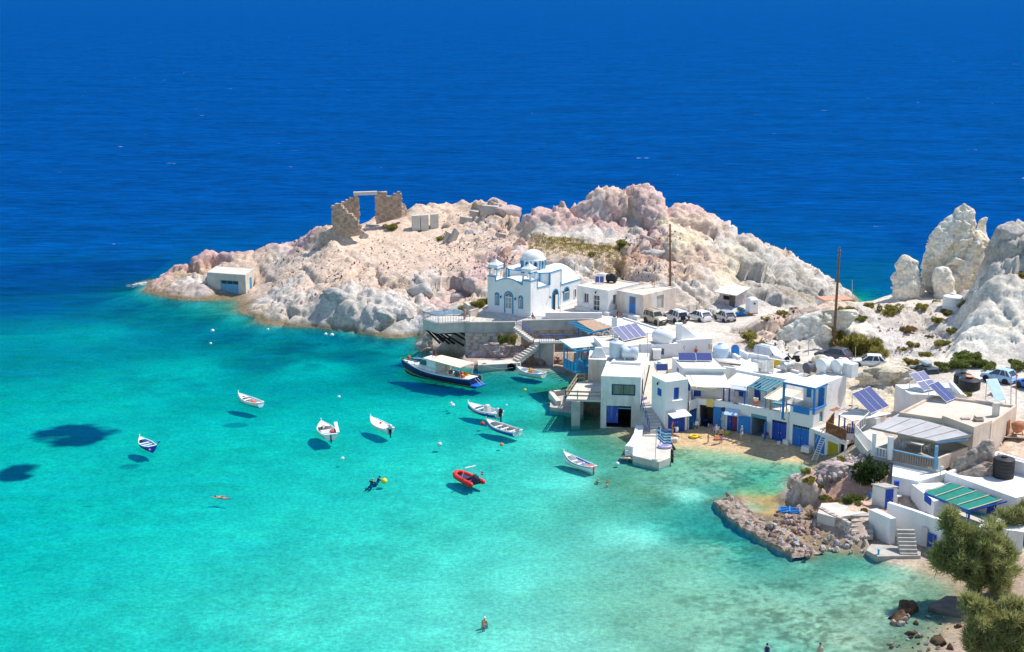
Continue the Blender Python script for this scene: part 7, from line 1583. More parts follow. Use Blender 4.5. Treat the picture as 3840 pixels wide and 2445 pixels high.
def far_sheds():
 # boathouse at the point
 a,b,c_ = P(Z1(640,885),3.6),P(Z1(975,908),3.6),P(Z1(1052,850),3.6); root = house('concrete_boathouse','square concrete boathouse with peeling blue doors at the headland point','boathouse',(a.x + 3,a.y,0)); d_ = a + (c_ - b); poly = [a,b,c_,d_]; pad(poly,-.2)
 E0,E1 = Edge(a,b),Edge(b,c_); hd = E0.rect(Z1(758,950),Z1(920,1104)); hs = E1.rect(Z1(1010,938),Z1(1032,1050)); hs = (hs[0],hs[0] + 1.4,max(.3,hs[2]),hs[3])
 shell(root,poly,-.8,3.6,CONCL,{0: [hd],1: [hs]},CONCL,.05,.2); dz = hd[3] - .75; panel(root,E0,(hd[0],hd[1],hd[2],dz),FADEB,'boathouse_door',leaves=2,dep=.15); window(root,E0,(hd[0],hd[1],dz,hd[3]),FADEB,dep=.15,cols=3,t=.12); panel(root,E1,hs,TURQ2,'side_door')
 # shack with sloping roof by the parking
 q = P(Z4(760,1050),4.9); root = house('plank_shack','small patched shack with sloping sheet roof by the parking','shed',q); e_ = Edge(P(Z4(690,1030),4.8),P(Z4(830,1055),4.8)); hd = (e_.L * .6,e_.L * .6 + 1.0,4.9,6.5); hw = (.6,1.9,5.7,6.3); mb = MB(); wall_run(mb,e_,4.5,6.9,[hd,hw]); mb.add([e_.q(e_.L,4.5),e_.q(e_.L,4.5,2.6),e_.q(e_.L,7.0,2.6),e_.q(e_.L,6.9)],[(0,1,2,3)]); mb.add([e_.q(0,4.5,2.6),e_.q(0,4.5),e_.q(0,6.9),e_.q(0,7.0,2.6)],[(0,1,2,3)]); mb.build('wall',mat('weathered_board',(.46,.40,.38),.9,.2,2,stain=(.6,.58,.56),stain_amt=.6),root); panel(root,e_,hd,INTER); panel(root,e_,hw,DARK,'window_slot',handle=False)
 sheet(root,[e_.q(-.5,7.35,2.8),e_.q(e_.L + .5,7.35,2.8),e_.q(e_.L + .6,6.75,-.7),e_.q(-.4,6.75,-.7)],.1,SHEETW)
 q = P(Z4(972,1110),4.65); root = empty('tank_trailer','upright white tank on a small frame at the parking edge','water tank',q,R(20)); ob = MB().lathe([(.9,.25),(.95,.4),(.95,2.0),(.8,2.25),(.3,2.4),(.02,2.42)],4,Matrix.Rotation(R(45),4,'Z')).build('tank_body',PLASTW,root); bv = ob.modifiers.new('b','BEVEL'); bv.width = .15; bv.segments = 3; MB().box((0,0,.2),(1.3,1.2,.12)).build('frame',RUST,root); MB().lathe([(.14,0),(.14,.05)],10,Matrix.Translation((0,-.7,1.6)) @ Matrix.Rotation(R(90),4,'X')).build('cap',BLACKP,root)
 # low shed with orange roof
 a,b = P(Z5(122,915),6.2),P(Z5(365,905),6.2); root = house('low_shed','low white shed with flat orange roof near the right-hand sea gap','shed',a); E = Edge(a,b); MB().prism([E.q(0,0),E.q(E.L,0),E.q(E.L,0,2.5),E.q(0,0,2.5)],4.6,6.3).build('wall',WHITE2,root); pad([E.q(0,0),E.q(E.L,0),E.q(E.L,0,2.5),E.q(0,0,2.5)],5.4); MB().prism([E.q(-.1,0,-.15),E.q(E.L + .1,0,-.15),E.q(E.L + .1,0,2.6),E.q(-.1,0,2.6)],6.3,6.5).build('roof',mat('orange_roof',(.62,.30,.20),.85,.1,2),root)
 tank_v('white cylindrical water tank on the bare ground by the pinnacle',P(Z5(1230,1005),7.2),1.25,2.2,PLASTW,.25)
 # poles
 def pole(label,p,z,ptop,r=.16,m=WOODP,name='utility_pole',arm=False):
  a_ = P(p,z); d = ray(ptop); t = a_.y / d[1]; top = Vector((d[0] * t,a_.y,CAM_H + d[2] * t)); r_ = house(name,label,'pole',a_); mb_ = MB(); mb_.tube([a_ + Vector((0,0,-.4)),a_.lerp(top,.5),top],[r,r * .85,r * .65],8); mb_.build('shaft',m,r_)
  if arm:
   mb_ = MB(); q_ = a_.lerp(top,arm); mb_.tube([q_,q_ + Vector((-.9,-.2,.15))],.04); mb_.build('arm',STEEL,r_); mb_ = MB(); mb_.lathe([(.03,.12),(.22,0),(.16,-.08),(.02,-.1)],10,Matrix.Translation(q_ + Vector((-.95,-.2,.15)))); mb_.build('lamp_head',PLASTW if arm > .6 else mat('amber_lamp',(.8,.35,.03),.4,.1,3),r_)
   for h in (.93,.97): mb_ = MB(); mb_.tube([a_.lerp(top,h) + Vector((-.18,0,0)),a_.lerp(top,h) + Vector((.18,0,0))],.035,5); mb_.build('insulator',PLASTG,r_)
  return r_
 pole('tall brown utility pole behind the beige jeep',Z3(1657,1165),4.6,Z3(1655,440),.17,arm=.66); pole('leaning reddish-brown utility pole among the roadside bushes',Z5(200,1290),5.2,Z5(252,437),.19,arm=.65)
 for fn,x,y,yt,z,lab in [(Y3,1407,345,135,4.9,'thin grey pole in front of the white cut rock'),(Y4,532,150,0,5.0,'thin grey pole between the dark and the white hatchback'),(Y4,2072,550,185,6.2,'taller rusty pole by the road on the right edge'),(Y4,2022,550,265,6.2,'shorter thin pole beside the road on the right edge'),(Z5,362,880,720,6.2,'thin mast standing by the low orange-roofed shed'),(Y2,997,520,290,6.5,'thin antenna mast on the solar house roof'),(Y3,905,480,255,6.0,'thin antenna mast on the terrace rooms roof'),(Y2,1103,270,145,4.6,'white-topped thin post beside the beige jeep')]: pole(lab,fn(x,y),z,fn(x,yt),.05,STEEL if 'rusty' not in lab else RUST,'thin_pole')

# ------------------------------------------------------------------ boats
def hull_geo(L_,B,H,stern=.7,rake=.25,n=16,draft=.22,bow_rise=.35,stern_rise=.08,fine=1.7):
 """stations from stern (x=-L/2) to bow; returns list of (x, halfbeam, z_gunwale, z_keel)"""
 st = []
 for i in range(n + 1):
  t = i / n; b = B / 2 * (stern + (1 - stern) * math.sin(min(1,t / .5) * math.pi / 2)) if t < .5 else B / 2 * (1 - ((t - .5) / .5) ** fine)
  zg = H + bow_rise * max(0,(t - .35) / .65) ** 2 + stern_rise * max(0,(.3 - t) / .3) ** 2
  st.append((-L_ / 2 + L_ * t,max(b,.012),zg,-draft * (1 - max(0,(t - .8) / .2) ** 2 * .9)))
 return st
def hull_pt(s,k,off=0.0):
 """k 0..1 from keel to gunwale"""
 x,b,zg,zk = s; w = math.sin(min(1,k * 1.15) * math.pi / 2) ** .75 if k < .87 else 1.0
 return ((b + off) * w,zk + (zg - zk) * k)
def boat(name,label,bow,stern,B,H,hull_m,top_m=None,band_m=None,in_m=PLASTW,thwarts=2,deck=.25,stern_w=.72,motor=None,zref=.3,L_=None,band=(.35,.8),bow_rise=.35,thw_m=None,floor_m=None,group='small boats moored in the bay'):
 a,b = P(stern,zref),P(bow,zref + .2); c = (a + b) / 2; d = b - a; LL = L_ or Vector((d.x,d.y,0)).length
 root = empty(name,label,'boat',(c.x,c.y,0.0),math.atan2(d.y,d.x),group); st = hull_geo(LL,B,H,stern_w,bow_rise=bow_rise); n = len(st); ks = [0,.12,.25,.4,.55,.7,.85,1.0]
 mb = MB()
 for sgn_ in (1,-1):
  rows = [[(s[0] + .22 * (k - .5) * (i == n - 1),sgn_ * hull_pt(s,k)[0],hull_pt(s,k)[1]) for k in ks] for i,s in enumerate(st)]
  if sgn_ < 0: rows = [r[::-1] for r in rows]
  mb.grid(rows[::-1])
 s = st[0]; prof = [(s[0],hull_pt(s,k)[0],hull_pt(s,k)[1]) for k in ks]; mb.add(prof + [(x,-y,z) for x,y,z in reversed(prof)],[tuple(range(2 * len(prof)))[::-1]])
 h = mb.build('hull',hull_m,root,True)
 if band_m:
  mb = MB()
  for sgn_ in (1,-1):
   rows = [[(s[0],sgn_ * (hull_pt(s,k)[0] + .025),hull_pt(s,k)[1]) for k in [band[0] + (band[1] - band[0]) * j / 6 for j in range(7)]] for s in st]
   if sgn_ < 0: rows = [r[::-1] for r in rows]
   mb.grid(rows[::-1])
  mb.build('stripe',band_m,h)
 # inside: walls and floor
 mb = MB(); zi = .10
 rows = [[(s[0] + (.05 if i == 0 else 0),y,z) for y,z in ((s[1] * .94,s[2] - .01),(s[1] * .8,zi + .04),(0,zi),(-s[1] * .8,zi + .04),(-s[1] * .94,s[2] - .01))] for i,s in enumerate(st)]
 mb.grid(rows); mb.add([rows[0][0],rows[0][1],rows[0][2],rows[0][3],rows[0][4]],[(0,1,2,3,4)]); mb.build('inner_liner',in_m,root)
 if floor_m:
  mb = MB(); rows = [[(s[0] + .1,s[1] * .72,zi + .06),(s[0] + .1,-s[1] * .72,zi + .06)] for s in st[1:-4]]; mb.grid(rows); mb.build('floor_boards',floor_m,root)
 mb = MB(); ring = [(s[0],s[1] * .98,s[2]) for s in st] + [(s[0],-s[1] * .98,s[2]) for s in reversed(st)]; mb.tube(ring + [ring[0]],.055,6,False); mb.build('gunwale',top_m or PLASTW,root,True)
 if deck:
  k0 = int(n * (1 - deck)); MB().grid([[(s[0],s[1] * .96,s[2] - .02),(s[0],0,s[2] + .03),(s[0],-s[1] * .96,s[2] - .02)] for s in st[k0:]]).build('foredeck',top_m or PLASTW,root)
 for i in range(thwarts):
  s = st[int(n * (.22 + .4 * i / max(1,thwarts - 1)))] if thwarts > 1 else st[n // 3]; MB().box((s[0],0,s[2] - .14),(.26,s[1] * 1.84,.05)).build('thwart',thw_m or PLASTW,root)
 if motor:
  mb = MB(); x = -LL / 2; mb.box((x - .15,0,H - .15),(.3,.22,.5)); mb.box((x - .22,0,-.05),(.16,.1,.8)); m_ = mb.build('outboard_motor',BLACKP,root); MB().lathe([(.05,-.02),(.24,.0),(.27,.3),(.2,.45),(.05,.5)],10,Matrix.Translation((x - .2,0,H + .1)) @ Matrix.Scale(.8,4,(0,1,0))).build('cowling',motor,m_,True); MB().tube([(x - .05,0,H + .3),(x + .5,.05,H + .3)],.025,5).build('tiller',BLACKP,m_)
 mb = MB(); s = st[-1]; mb.box((s[0] + .02,0,s[2] + .1),(.1,.1,.35)); mb.build('stem_post',top_m or PLASTW,root)
 return root,LL,st
def rope(label,pts,m=None):
 o = MB().tube(pts,.03,5).build('mooring_rope',m or mat('pale_rope',(.55,.58,.50),.9,.1,4)); tag(o,label,'rope'); return o
def boats():
 NAVY = mat('navy_hull',(.008,.025,.11),.45,.12,1.5,stain=(.05,.09,.2),stain_amt=.4); BB = mat('boat_blue',(.015,.10,.45),.4,.1,2); CYAN = mat('boat_cyan',(.10,.42,.66),.5,.1,2); BW = mat('boat_white',(.78,.78,.76),.4,.05,1.5,stain=(.55,.5,.45),stain_amt=.4)
 kai()
 r,L_,st = boat('rowing_boat','white boat with bright blue floor tied by the quay',Y1(1158,738),Y1(1425,800),1.75,.55,BW,None,CYAN,BW,2,.22,.75,zref=.5,band=(.88,.97),floor_m=CYAN)
 o = MB().lathe([(.05,.2),(.26,.3),(.28,.7),(.1,.95)],8,Matrix.Translation((.1,-.2,0))).build('life_vest',mat('yellow_red_vest',(.80,.50,.02),.7,.1,3,col2=(.70,.05,.02))); o.parent = r
 r,L_,st = boat('motor_boat','white and blue motor boat with covered console and two-tone outboard',Y1(675,1100),Y1(985,1195),1.9,.6,BW,None,BB,BW,2,.3,.8,BLACKP,zref=.5,band=(.3,.78),floor_m=CYAN)
 o = MB().hexa([(-.95,-.45,.1),(-.1,-.45,.1),(-.1,.45,.1),(-.95,.45,.1)],[(-.75,-.3,1.25),(-.35,-.3,1.25),(-.35,.3,1.25),(-.75,.3,1.25)]).build('console_cover',mat('grey_cover',(.58,.56,.52),.9,.12,2),r); bv = o.modifiers.new('b','BEVEL'); bv.width = .12; bv.segments = 3
 MB().lathe([(.1,-.1),(.36,0),(.34,.3),(.1,.42)],10,Matrix.Translation((-L_ / 2 + .2,0,.75)) @ Matrix.Scale(.75,4,(0,1,0))).build('motor_cover',PLASTG,r,True)
 r,L_,st = boat('rowing_boat','open white boat with broad blue hull band and grey floor',Y1(858,1262),Y1(1165,1375),1.75,.55,BW,None,BB,mat('grey_boat_inside',(.55,.53,.51),.8,.1,2),3,.2,.85,zref=.5,band=(.3,.85),floor_m=WOODG)
 mb = MB().tube([(L_ / 2 - .1,0,1.0),(L_ / 2 - .1,0,1.45)],.05); mb.lathe([(.02,0),(.14,.1),(.02,.2)],8,Matrix.Translation((L_ / 2 - .1,0,1.4))); mb.build('bow_post',BLACKP,r)
 for x,y in ((-.6,.7),(-1.4,.65)): MB().tube([(x,y,.5),(x,y,.85)],.04,5).build('rowlock',PLASTW,r)
 mb = MB().box((-L_ / 2 + .05,0,.75),(.35,.3,.4)); mb.tube([(-L_ / 2,.1,.9),(-L_ / 2 - .3,.1,.1)],.06); mb.build('small_outboard',STEEL,r)
 rope('pale mooring rope trailing from the grey-floored boat',[P(Y1(1185,1372),.5),P(Y1(1225,1410),.1),P(Y1(1290,1445),.03)])
 r,L_,st = boat('rowing_boat','small white boat with orange bundle, alone near the open sea',W2(480,200),W2(688,275),1.55,.5,BW,None,CYAN,BW,2,.3,.6,zref=.5,band=(.0,.5),bow_rise=.45)
 MB().lathe([(.05,.15),(.3,.2),(.25,.4),(.05,.5)],8,Matrix.Translation((-.7,.1,.1))).build('orange_bundle',mat('orange_cloth',(.75,.13,.03),.8,.15,3),r); MB().box((1.1,0,.72),(.4,.25,.04),.3).build('hatch',RUST,r)
 r,L_,st = boat('fishing_skiff','white skiff seen from astern with orange nets and grey hatch',W2(1240,450),W2(1345,590),1.95,.62,BW,None,BB,BW,0,.3,.8,zref=.5,L_=4.4,band=(.3,.62))
 MB().box((-.9,.1,.62),(1.3,1.2,.08)).build('grey_hatch',PLASTG,r); MB().lathe([(.1,.3),(.5,.4),(.42,.8),(.12,1.0)],9,Matrix.Translation((-1.3,-.55,0))).build('net_heap',mat('orange_net',(.80,.20,.02),.9,.3,6,col2=(.35,.10,.22)),r); MB().beam((-2.2,-.8,.8),(-.6,-.95,1.5),.35,.07).build('white_board',PLASTW,r); MB().tube([(-2.2,0,.6),(-2.35,0,-.3)],.07).build('rudder',BLACKP,r); MB().tube([(.5,.2,.6),(.9,-.1,.8),(1.2,.3,.7),(.8,.5,.65)],.08,6).build('rope_coil',WOODPALE,r)
 r,L_,st = boat('motor_boat','sleek white boat with black and white outboard',W2(1705,415),W2(1880,520),1.6,.5,BW,None,None,BW,0,.25,.8,PLASTG,zref=.45); MB().grid([[(s[0],s[1] * .9,s[2] - .04),(s[0],0,s[2] - .02),(s[0],-s[1] * .9,s[2] - .04)] for s in st[2:]]).build('boat_cover',PLASTW,r); MB().lathe([(.05,0),(.16,.06),(.05,.2)],8,Matrix.Translation((.2,-.2,.5))).build('red_float',mat('float_red',(.70,.05,.03),.5,.1,3),r)
 r,L_,st = boat('dinghy','little cobalt rowing dinghy with white benches near the weed patches',W1(1393,548),W1(1500,625),1.45,.5,mat('dinghy_cobalt',(.015,.06,.42),.45,.1,2),PLASTW,None,CYAN,3,.2,.75,zref=.4,L_=3.0); MB().lathe([(.02,-.1),(.13,0),(.02,.15)],8,Matrix.Translation((-1.6,.35,.25))).build('pink_fender',mat('fender_pink',(.75,.25,.2),.5,.1,3),r); mb = MB().tube([(-1.5,-.5,.5),(-1.8,-.7,1.0)],.04); mb.box((-1.75,-.68,.95),(.3,.2,.15)); mb.build('small_outboard',BB,r)
 r,L_,st = boat('fishing_skiff','slender white skiff with blue trim and red stern near the jetty',W3(1345,362),W3(1590,468),1.45,.55,BW,None,BB,BW,3,.2,.6,zref=.5,band=(.86,.96),bow_rise=.5); MB().box((-L_ / 2 + .45,0,.52),(.7,.9,.06)).build('stern_deck',mat('coral_paint',(.62,.16,.10),.6,.1,2),r)
 for i,x in enumerate((.4,-.2,-.9)): MB().tube([(x - .5,-.5 + .1 * i,.6),(x + .6,-.55 + .1 * i,.62)],.06,6).build('blue_oar',BB,r)
 MB().box((-L_ / 2 - .02,0,.2),(.08,.12,.9)).build('rudder',mat('float_red',(.70,.05,.03)),r)
 inflatable()
 # floats, buoys
 def buoy(label,p,r=.2,m=PLASTW,nm='buoy'):
  q = P(p,.05); ro = empty(nm,label,'buoy',(q.x,q.y,0)); mb_ = MB(); mb_.lathe([(.02,-r * .6),(r * .8,-r * .3),(r,r * .2),(r * .75,r * .85),(r * .2,r * 1.1)],10); mb_.build('float',m,ro,True); mb_ = MB(); mb_.tube([(0,0,r),(0,0,r * 1.5)],r * .15,5); mb_.build('ring',STEEL,ro)
 RD = mat('float_red',(.70,.05,.03)); OR = mat('buoy_orange',(.8,.22,.03),.5,.1,3); YE = mat('buoy_yellow',(.85,.62,.04),.5,.1,3)
 buoy('red and white buoy left of the grey-floored boat',Y1(818,1292),.26,RD); buoy('orange buoy below the grey-floored boat',Y1(1007,1498),.22,OR); buoy('grey-white buoy in open water right of the divers',Y1(390,1498),.3,PLASTG); buoy('upright white marker buoy between skiff and covered boat',W2(1412,218),.2); buoy('small white buoy left of the motor boat with console',Y1(507,1088),.2); buoy('flat white float beside the small white buoy',Y1(523,1110),.26); buoy('tiny white float above the outboard motor boat',Y1(1055,1108),.14); buoy('pale yellow float in the dark green water by the quay',Y1(1237,957),.2,YE); buoy('white float off the jetty corner',J(75,915),.24); buoy('white float nearest the boathouse point',Z1(690,1395),.28); buoy('white float below the stone cliff',Z1(1172,1382),.2); buoy('small white float in the blue water west of the cliff',Z1(673,1505),.2); buoy('white float close under the cliff, left of two',Z1(1675,1425),.26); buoy('long white float close under the cliff, right of two',Z1(1730,1432),.3); buoy('yellow dive buoy beside the two divers',W2(1830,1000),.34,YE); buoy('tiny white float in the turquoise middle of the bay',W2(1445,788),.2)
def kai():
 """the big blue fishing boat"""
 NAVY = MATS['navy_hull']; BW = MATS['boat_white']; YEL = mat('yellow_band',(.62,.40,.03),.6,.1,2); CAN = mat('cream_canopy',(.70,.60,.46),.85,.08,1.5)
 bow,stern = P(Y1(35,700),1.0),P(Y1(745,840),1.0); d = bow - stern; L_ = d.length; c = (bow + stern) / 2; root = empty('fishing_boat','large navy blue fishing boat with white cabin and cream canopy','fishing boat',(c.x,c.y,0),math.atan2(d.y,d.x)); B,H = 2.9,1.0; st = hull_geo(L_,B,H,.8,n=22,draft=.4,bow_rise=.75,stern_rise=.1,fine=2.0); n = len(st); ks = [0,.1,.25,.4,.55,.7,.85,1]
 mb = MB()
 for s_ in (1,-1):
  rows = [[(s[0] + .9 * max(0,i - n + 4) / 3 * (k - .4),s_ * hull_pt(s,k)[0],hull_pt(s,k)[1]) for k in ks] for i,s in enumerate(st)]
  if s_ < 0: rows = [r[::-1] for r in rows]
  mb.grid(rows[::-1])
 s = st[0]; pr = [(s[0],hull_pt(s,k)[0],hull_pt(s,k)[1]) for k in ks]; mb.add(pr + [(x,-y,z) for x,y,z in reversed(pr)],[tuple(range(2 * len(pr)))[::-1]]); hull = mb.build('hull',NAVY,root,True)
 for k0,k1,m,nm in ((.27,.36,YEL,'waterline_stripe'),(.93,1.0,BW,'rail_band')):
  mb = MB()
  for s_ in (1,-1):
   rows = [[(s[0] + .9 * max(0,i - n + 4) / 3 * (k - .4),s_ * (hull_pt(s,k)[0] + .02),hull_pt(s,k)[1] + (.03 if k == 1 else 0)) for k in (k0,k1)] for i,s in enumerate(st)]
   if s_ < 0: rows = [r[::-1] for r in rows]
   mb.grid(rows[::-1])
  mb.build(nm,m,hull)
 for x in (-L_ / 2 + .25,-L_ / 2 + 2.1): MB().box((x,-B / 2 * .93 - .03,.62),(.45,.1,.75)).build('yellow_panel',YEL,hull)
 MB().grid([[(s[0],s[1] * .95,s[2] - .12),(s[0],0,s[2] - .08),(s[0],-s[1] * .95,s[2] - .12)] for s in st]).build('deck',BW,root)
 # cabin with raked front, windows
 x0,x1 = -.3,2.9; cab = MB().hexa([(x0,-1.05,.9),(x1,-.9,1.0),(x1,.9,1.0),(x0,1.05,.9)],[(x0,-.95,2.55),(x1 - 1.0,-.85,2.6),(x1 - 1.0,.85,2.6),(x0,.95,2.55)]).build('cabin',BW,root); bv = cab.modifiers.new('b','BEVEL'); bv.width = .1; bv.segments = 2
 MB().hexa([(x1,-.7,1.0),(x1 + 1.5,-.5,1.1),(x1 + 1.5,.5,1.1),(x1,.7,1.0)],[(x1 - .2,-.65,1.5),(x1 + 1.3,-.4,1.4),(x1 + 1.3,.4,1.4),(x1 - .2,.65,1.5)]).build('trunk_cabin',BW,root)
 TG = mat('green_cabin_glass',(.03,.14,.15),.15,.2,1)
 for (a,b,c_,d_) in [((1.2,-1.005,1.75),(2.35,-.95,1.75),(1.95,-.905,2.35),(1.2,-.93,2.35)),((1.2,1.005,1.75),(2.35,.95,1.75),(1.95,.905,2.35),(1.2,.93,2.35)),((2.5,-.8,1.72),(2.5,.8,1.72),(2.08,.75,2.4),(2.08,-.75,2.4))]: MB().slab([[a,b],[d_,c_]],.02).build('cabin_window',TG,cab)
 MB().box((x0 - .45,-.95,1.7),(.9,.1,1.6)).build('door_curtain',CAN,root)
 sheet(root,[(-4.6,-1.5,2.45),(.6,-1.35,2.7),(.6,1.35,2.7),(-4.6,1.5,2.45)],.08,CAN,'canopy',sag=-.12)
 for x in (-4.3,-3.2,-1.8):
  for y in (-1.25,1.25): MB().tube([(x - .15,y,1.0),(x,y,2.45)],.035,5).build('canopy_post',STEEL,root)
 mb = MB().tube([(1.0,0,2.6),(1.0,0,3.6)],.03); mb.tube([(.2,.2,2.6),(.4,.1,3.9)],.05); mb.build('mast',RUST,root); MB().box((1.0,.15,3.3),(.02,.4,.28)).build('pennant',mat('pennant_blue',(.1,.25,.6),.8,.1,2),root)
 mb = MB().tube([(st[-2][0] - .3,0,1.6),(st[-2][0] - .3,0,2.3)],.05); mb.lathe([(.2,0),(.28,.15),(.2,.35)],8,Matrix.Translation((st[-2][0] - .4,0,1.85))); mb.build('winch',RUST,root); MB().tube([(2.2,-.3,2.2),(4.2,-.1,2.0)],.04).build('boom',PLASTW,root)
 for y in (-1,1): MB().tube([(s[0],y * s[1] * .93,s[2] + .55) for s in st[8:20]],.025,5).build('guard_rail',STEEL,root)
 for s in st[8:20:3]:
  for y in (-1,1): MB().tube([(s[0],y * s[1] * .93,s[2]),(s[0],y * s[1] * .93,s[2] + .55)],.022,5).build('stanchion',STEEL,root)
 for x in (2.7,.6,-.7,-2.0): MB().lathe([(.03,.2),(.13,.3),(.14,.75),(.05,.9)],9,Matrix.Translation((x,-B / 2 - .1,.12))).build('fender',PLASTG if x < 2 else PLASTW,root,True)
 heap = [((-3.9,-.6,1.0),.38,mat('orange_oilskin',(.82,.34,.01),.7,.1,3)),((-3.3,.3,1.0),.42,mat('brown_net',(.22,.11,.06),.9,.3,5)),((-2.4,.6,1.4),.36,MATS['brown_net']),((-3.0,-.8,1.0),.3,mat('red_gear',(.62,.07,.03),.7,.2,3)),((-2.5,-.4,1.0),.4,mat('blue_net',(.15,.25,.4),.9,.2,5)),((-4.3,.5,1.0),.3,MATS['red_gear'])]
 for (x,y,z),r,m in heap: g = boulder_mesh(int(x * 10) + 400,7,.5).build('gear_heap',m,root,True); g.location = (x,y,z); g.scale = (r,r,r * .8)
 MB().lathe([(.18,-.05),(.3,-.06),(.34,0),(.3,.06),(.18,.05),(.18,-.05)],14,Matrix.Translation((-2.0,-1.0,2.0)) @ Matrix.Rotation(R(80),4,'X')).build('life_ring',mat('red_gear'  ,(.62,.07,.03)),root)
 MB().hexa([(-L_ / 2 - 1.0,-.8,.1),(-L_ / 2,-.9,.1),(-L_ / 2,.9,.1),(-L_ / 2 - 1.0,.8,.1)],[(-L_ / 2 - 1.15,-.85,.28),(-L_ / 2,-.95,.3),(-L_ / 2,.95,.3),(-L_ / 2 - 1.15,.85,.28)]).build('stern_platform',mat('bright_blue_grp',(.02,.14,.62),.4,.1,2),root); mb = MB().tube([(-L_ / 2,-.4,.95),(-L_ / 2 - .9,-.5,.25)],.04); mb.tube([(-L_ / 2,.1,.95),(-L_ / 2 - .9,0,.25)],.04); mb.build('stern_ladder',WOODPALE,root)
 rope('slack mooring rope from the fishing boat to the quay',[P(Y1(795,700),1.0),P(Y1(900,735),.5),P(Y1(1000,750),.4),P(Y1(1120,735),.7)])
def inflatable():
 RED = mat('red_tube',(.66,.02,.02),.5,.08,2); DK = mat('navy_cover',(.03,.035,.07),.8,.2,3); a,b = P(W3(630,590),.4),P(W3(460,510),.4); c = (a + b) / 2; d = b - a; r = empty('inflatable_boat','red inflatable boat with dark covered motor and steel arch','boat',(c.x,c.y,0),math.atan2(d.y,d.x)); L_ = max(3.4,Vector((d.x,d.y,0)).length)
 path = [(-L_ / 2 - .35,-.72,.33),(-L_ / 2 - .1,-.72,.33),(-.4,-.74,.34),(.8,-.66,.38),(L_ / 2 - .35,-.38,.46),(L_ / 2 - .1,0,.5),(L_ / 2 - .35,.38,.46),(.8,.66,.38),(-.4,.74,.34),(-L_ / 2 - .1,.72,.33),(-L_ / 2 - .35,.72,.33)]
 MB().tube(path,[.06] + [.25] * 9 + [.06],12).build('buoyancy_tube',RED,r,True); MB().box((0,0,.2),(L_ * .8,1.2,.12)).build('floor',mat('dark_floor',(.05,.05,.07),.8,.2,2),r); MB().box((-L_ / 2 + .15,0,.4),(.08,1.1,.5)).build('transom',DK,r)
 MB().lathe([(.1,.1),(.38,.3),(.36,.8),(.15,1.05)],9,Matrix.Translation((-L_ / 2 + .25,0,.1))).build('covered_motor',DK,r,True); MB().box((.2,.1,.38),(1.3,.9,.2)).build('cargo_cover',DK,r)
 for y in (-.7,.7): MB().tube([(-.2,y,.5),(-.7,y * .9,1.7)],.035,6).build('arch_leg',ALU,r)
 MB().tube([(-.7,-.63,1.7),(-.7,.63,1.7)],.07,6).build('arch_bar',ALU,r); MB().tube([(-L_ / 2,-.5,.5),(-L_ / 2,-.5,1.5)],.025).build('flag_staff',ALU,r)
 for i,m in enumerate((RED,PLASTW,RED)): MB().box((-L_ / 2 - .22,-.5,1.42 - i * .12),(.42,.015,.118)).build('flag_band',m,r)
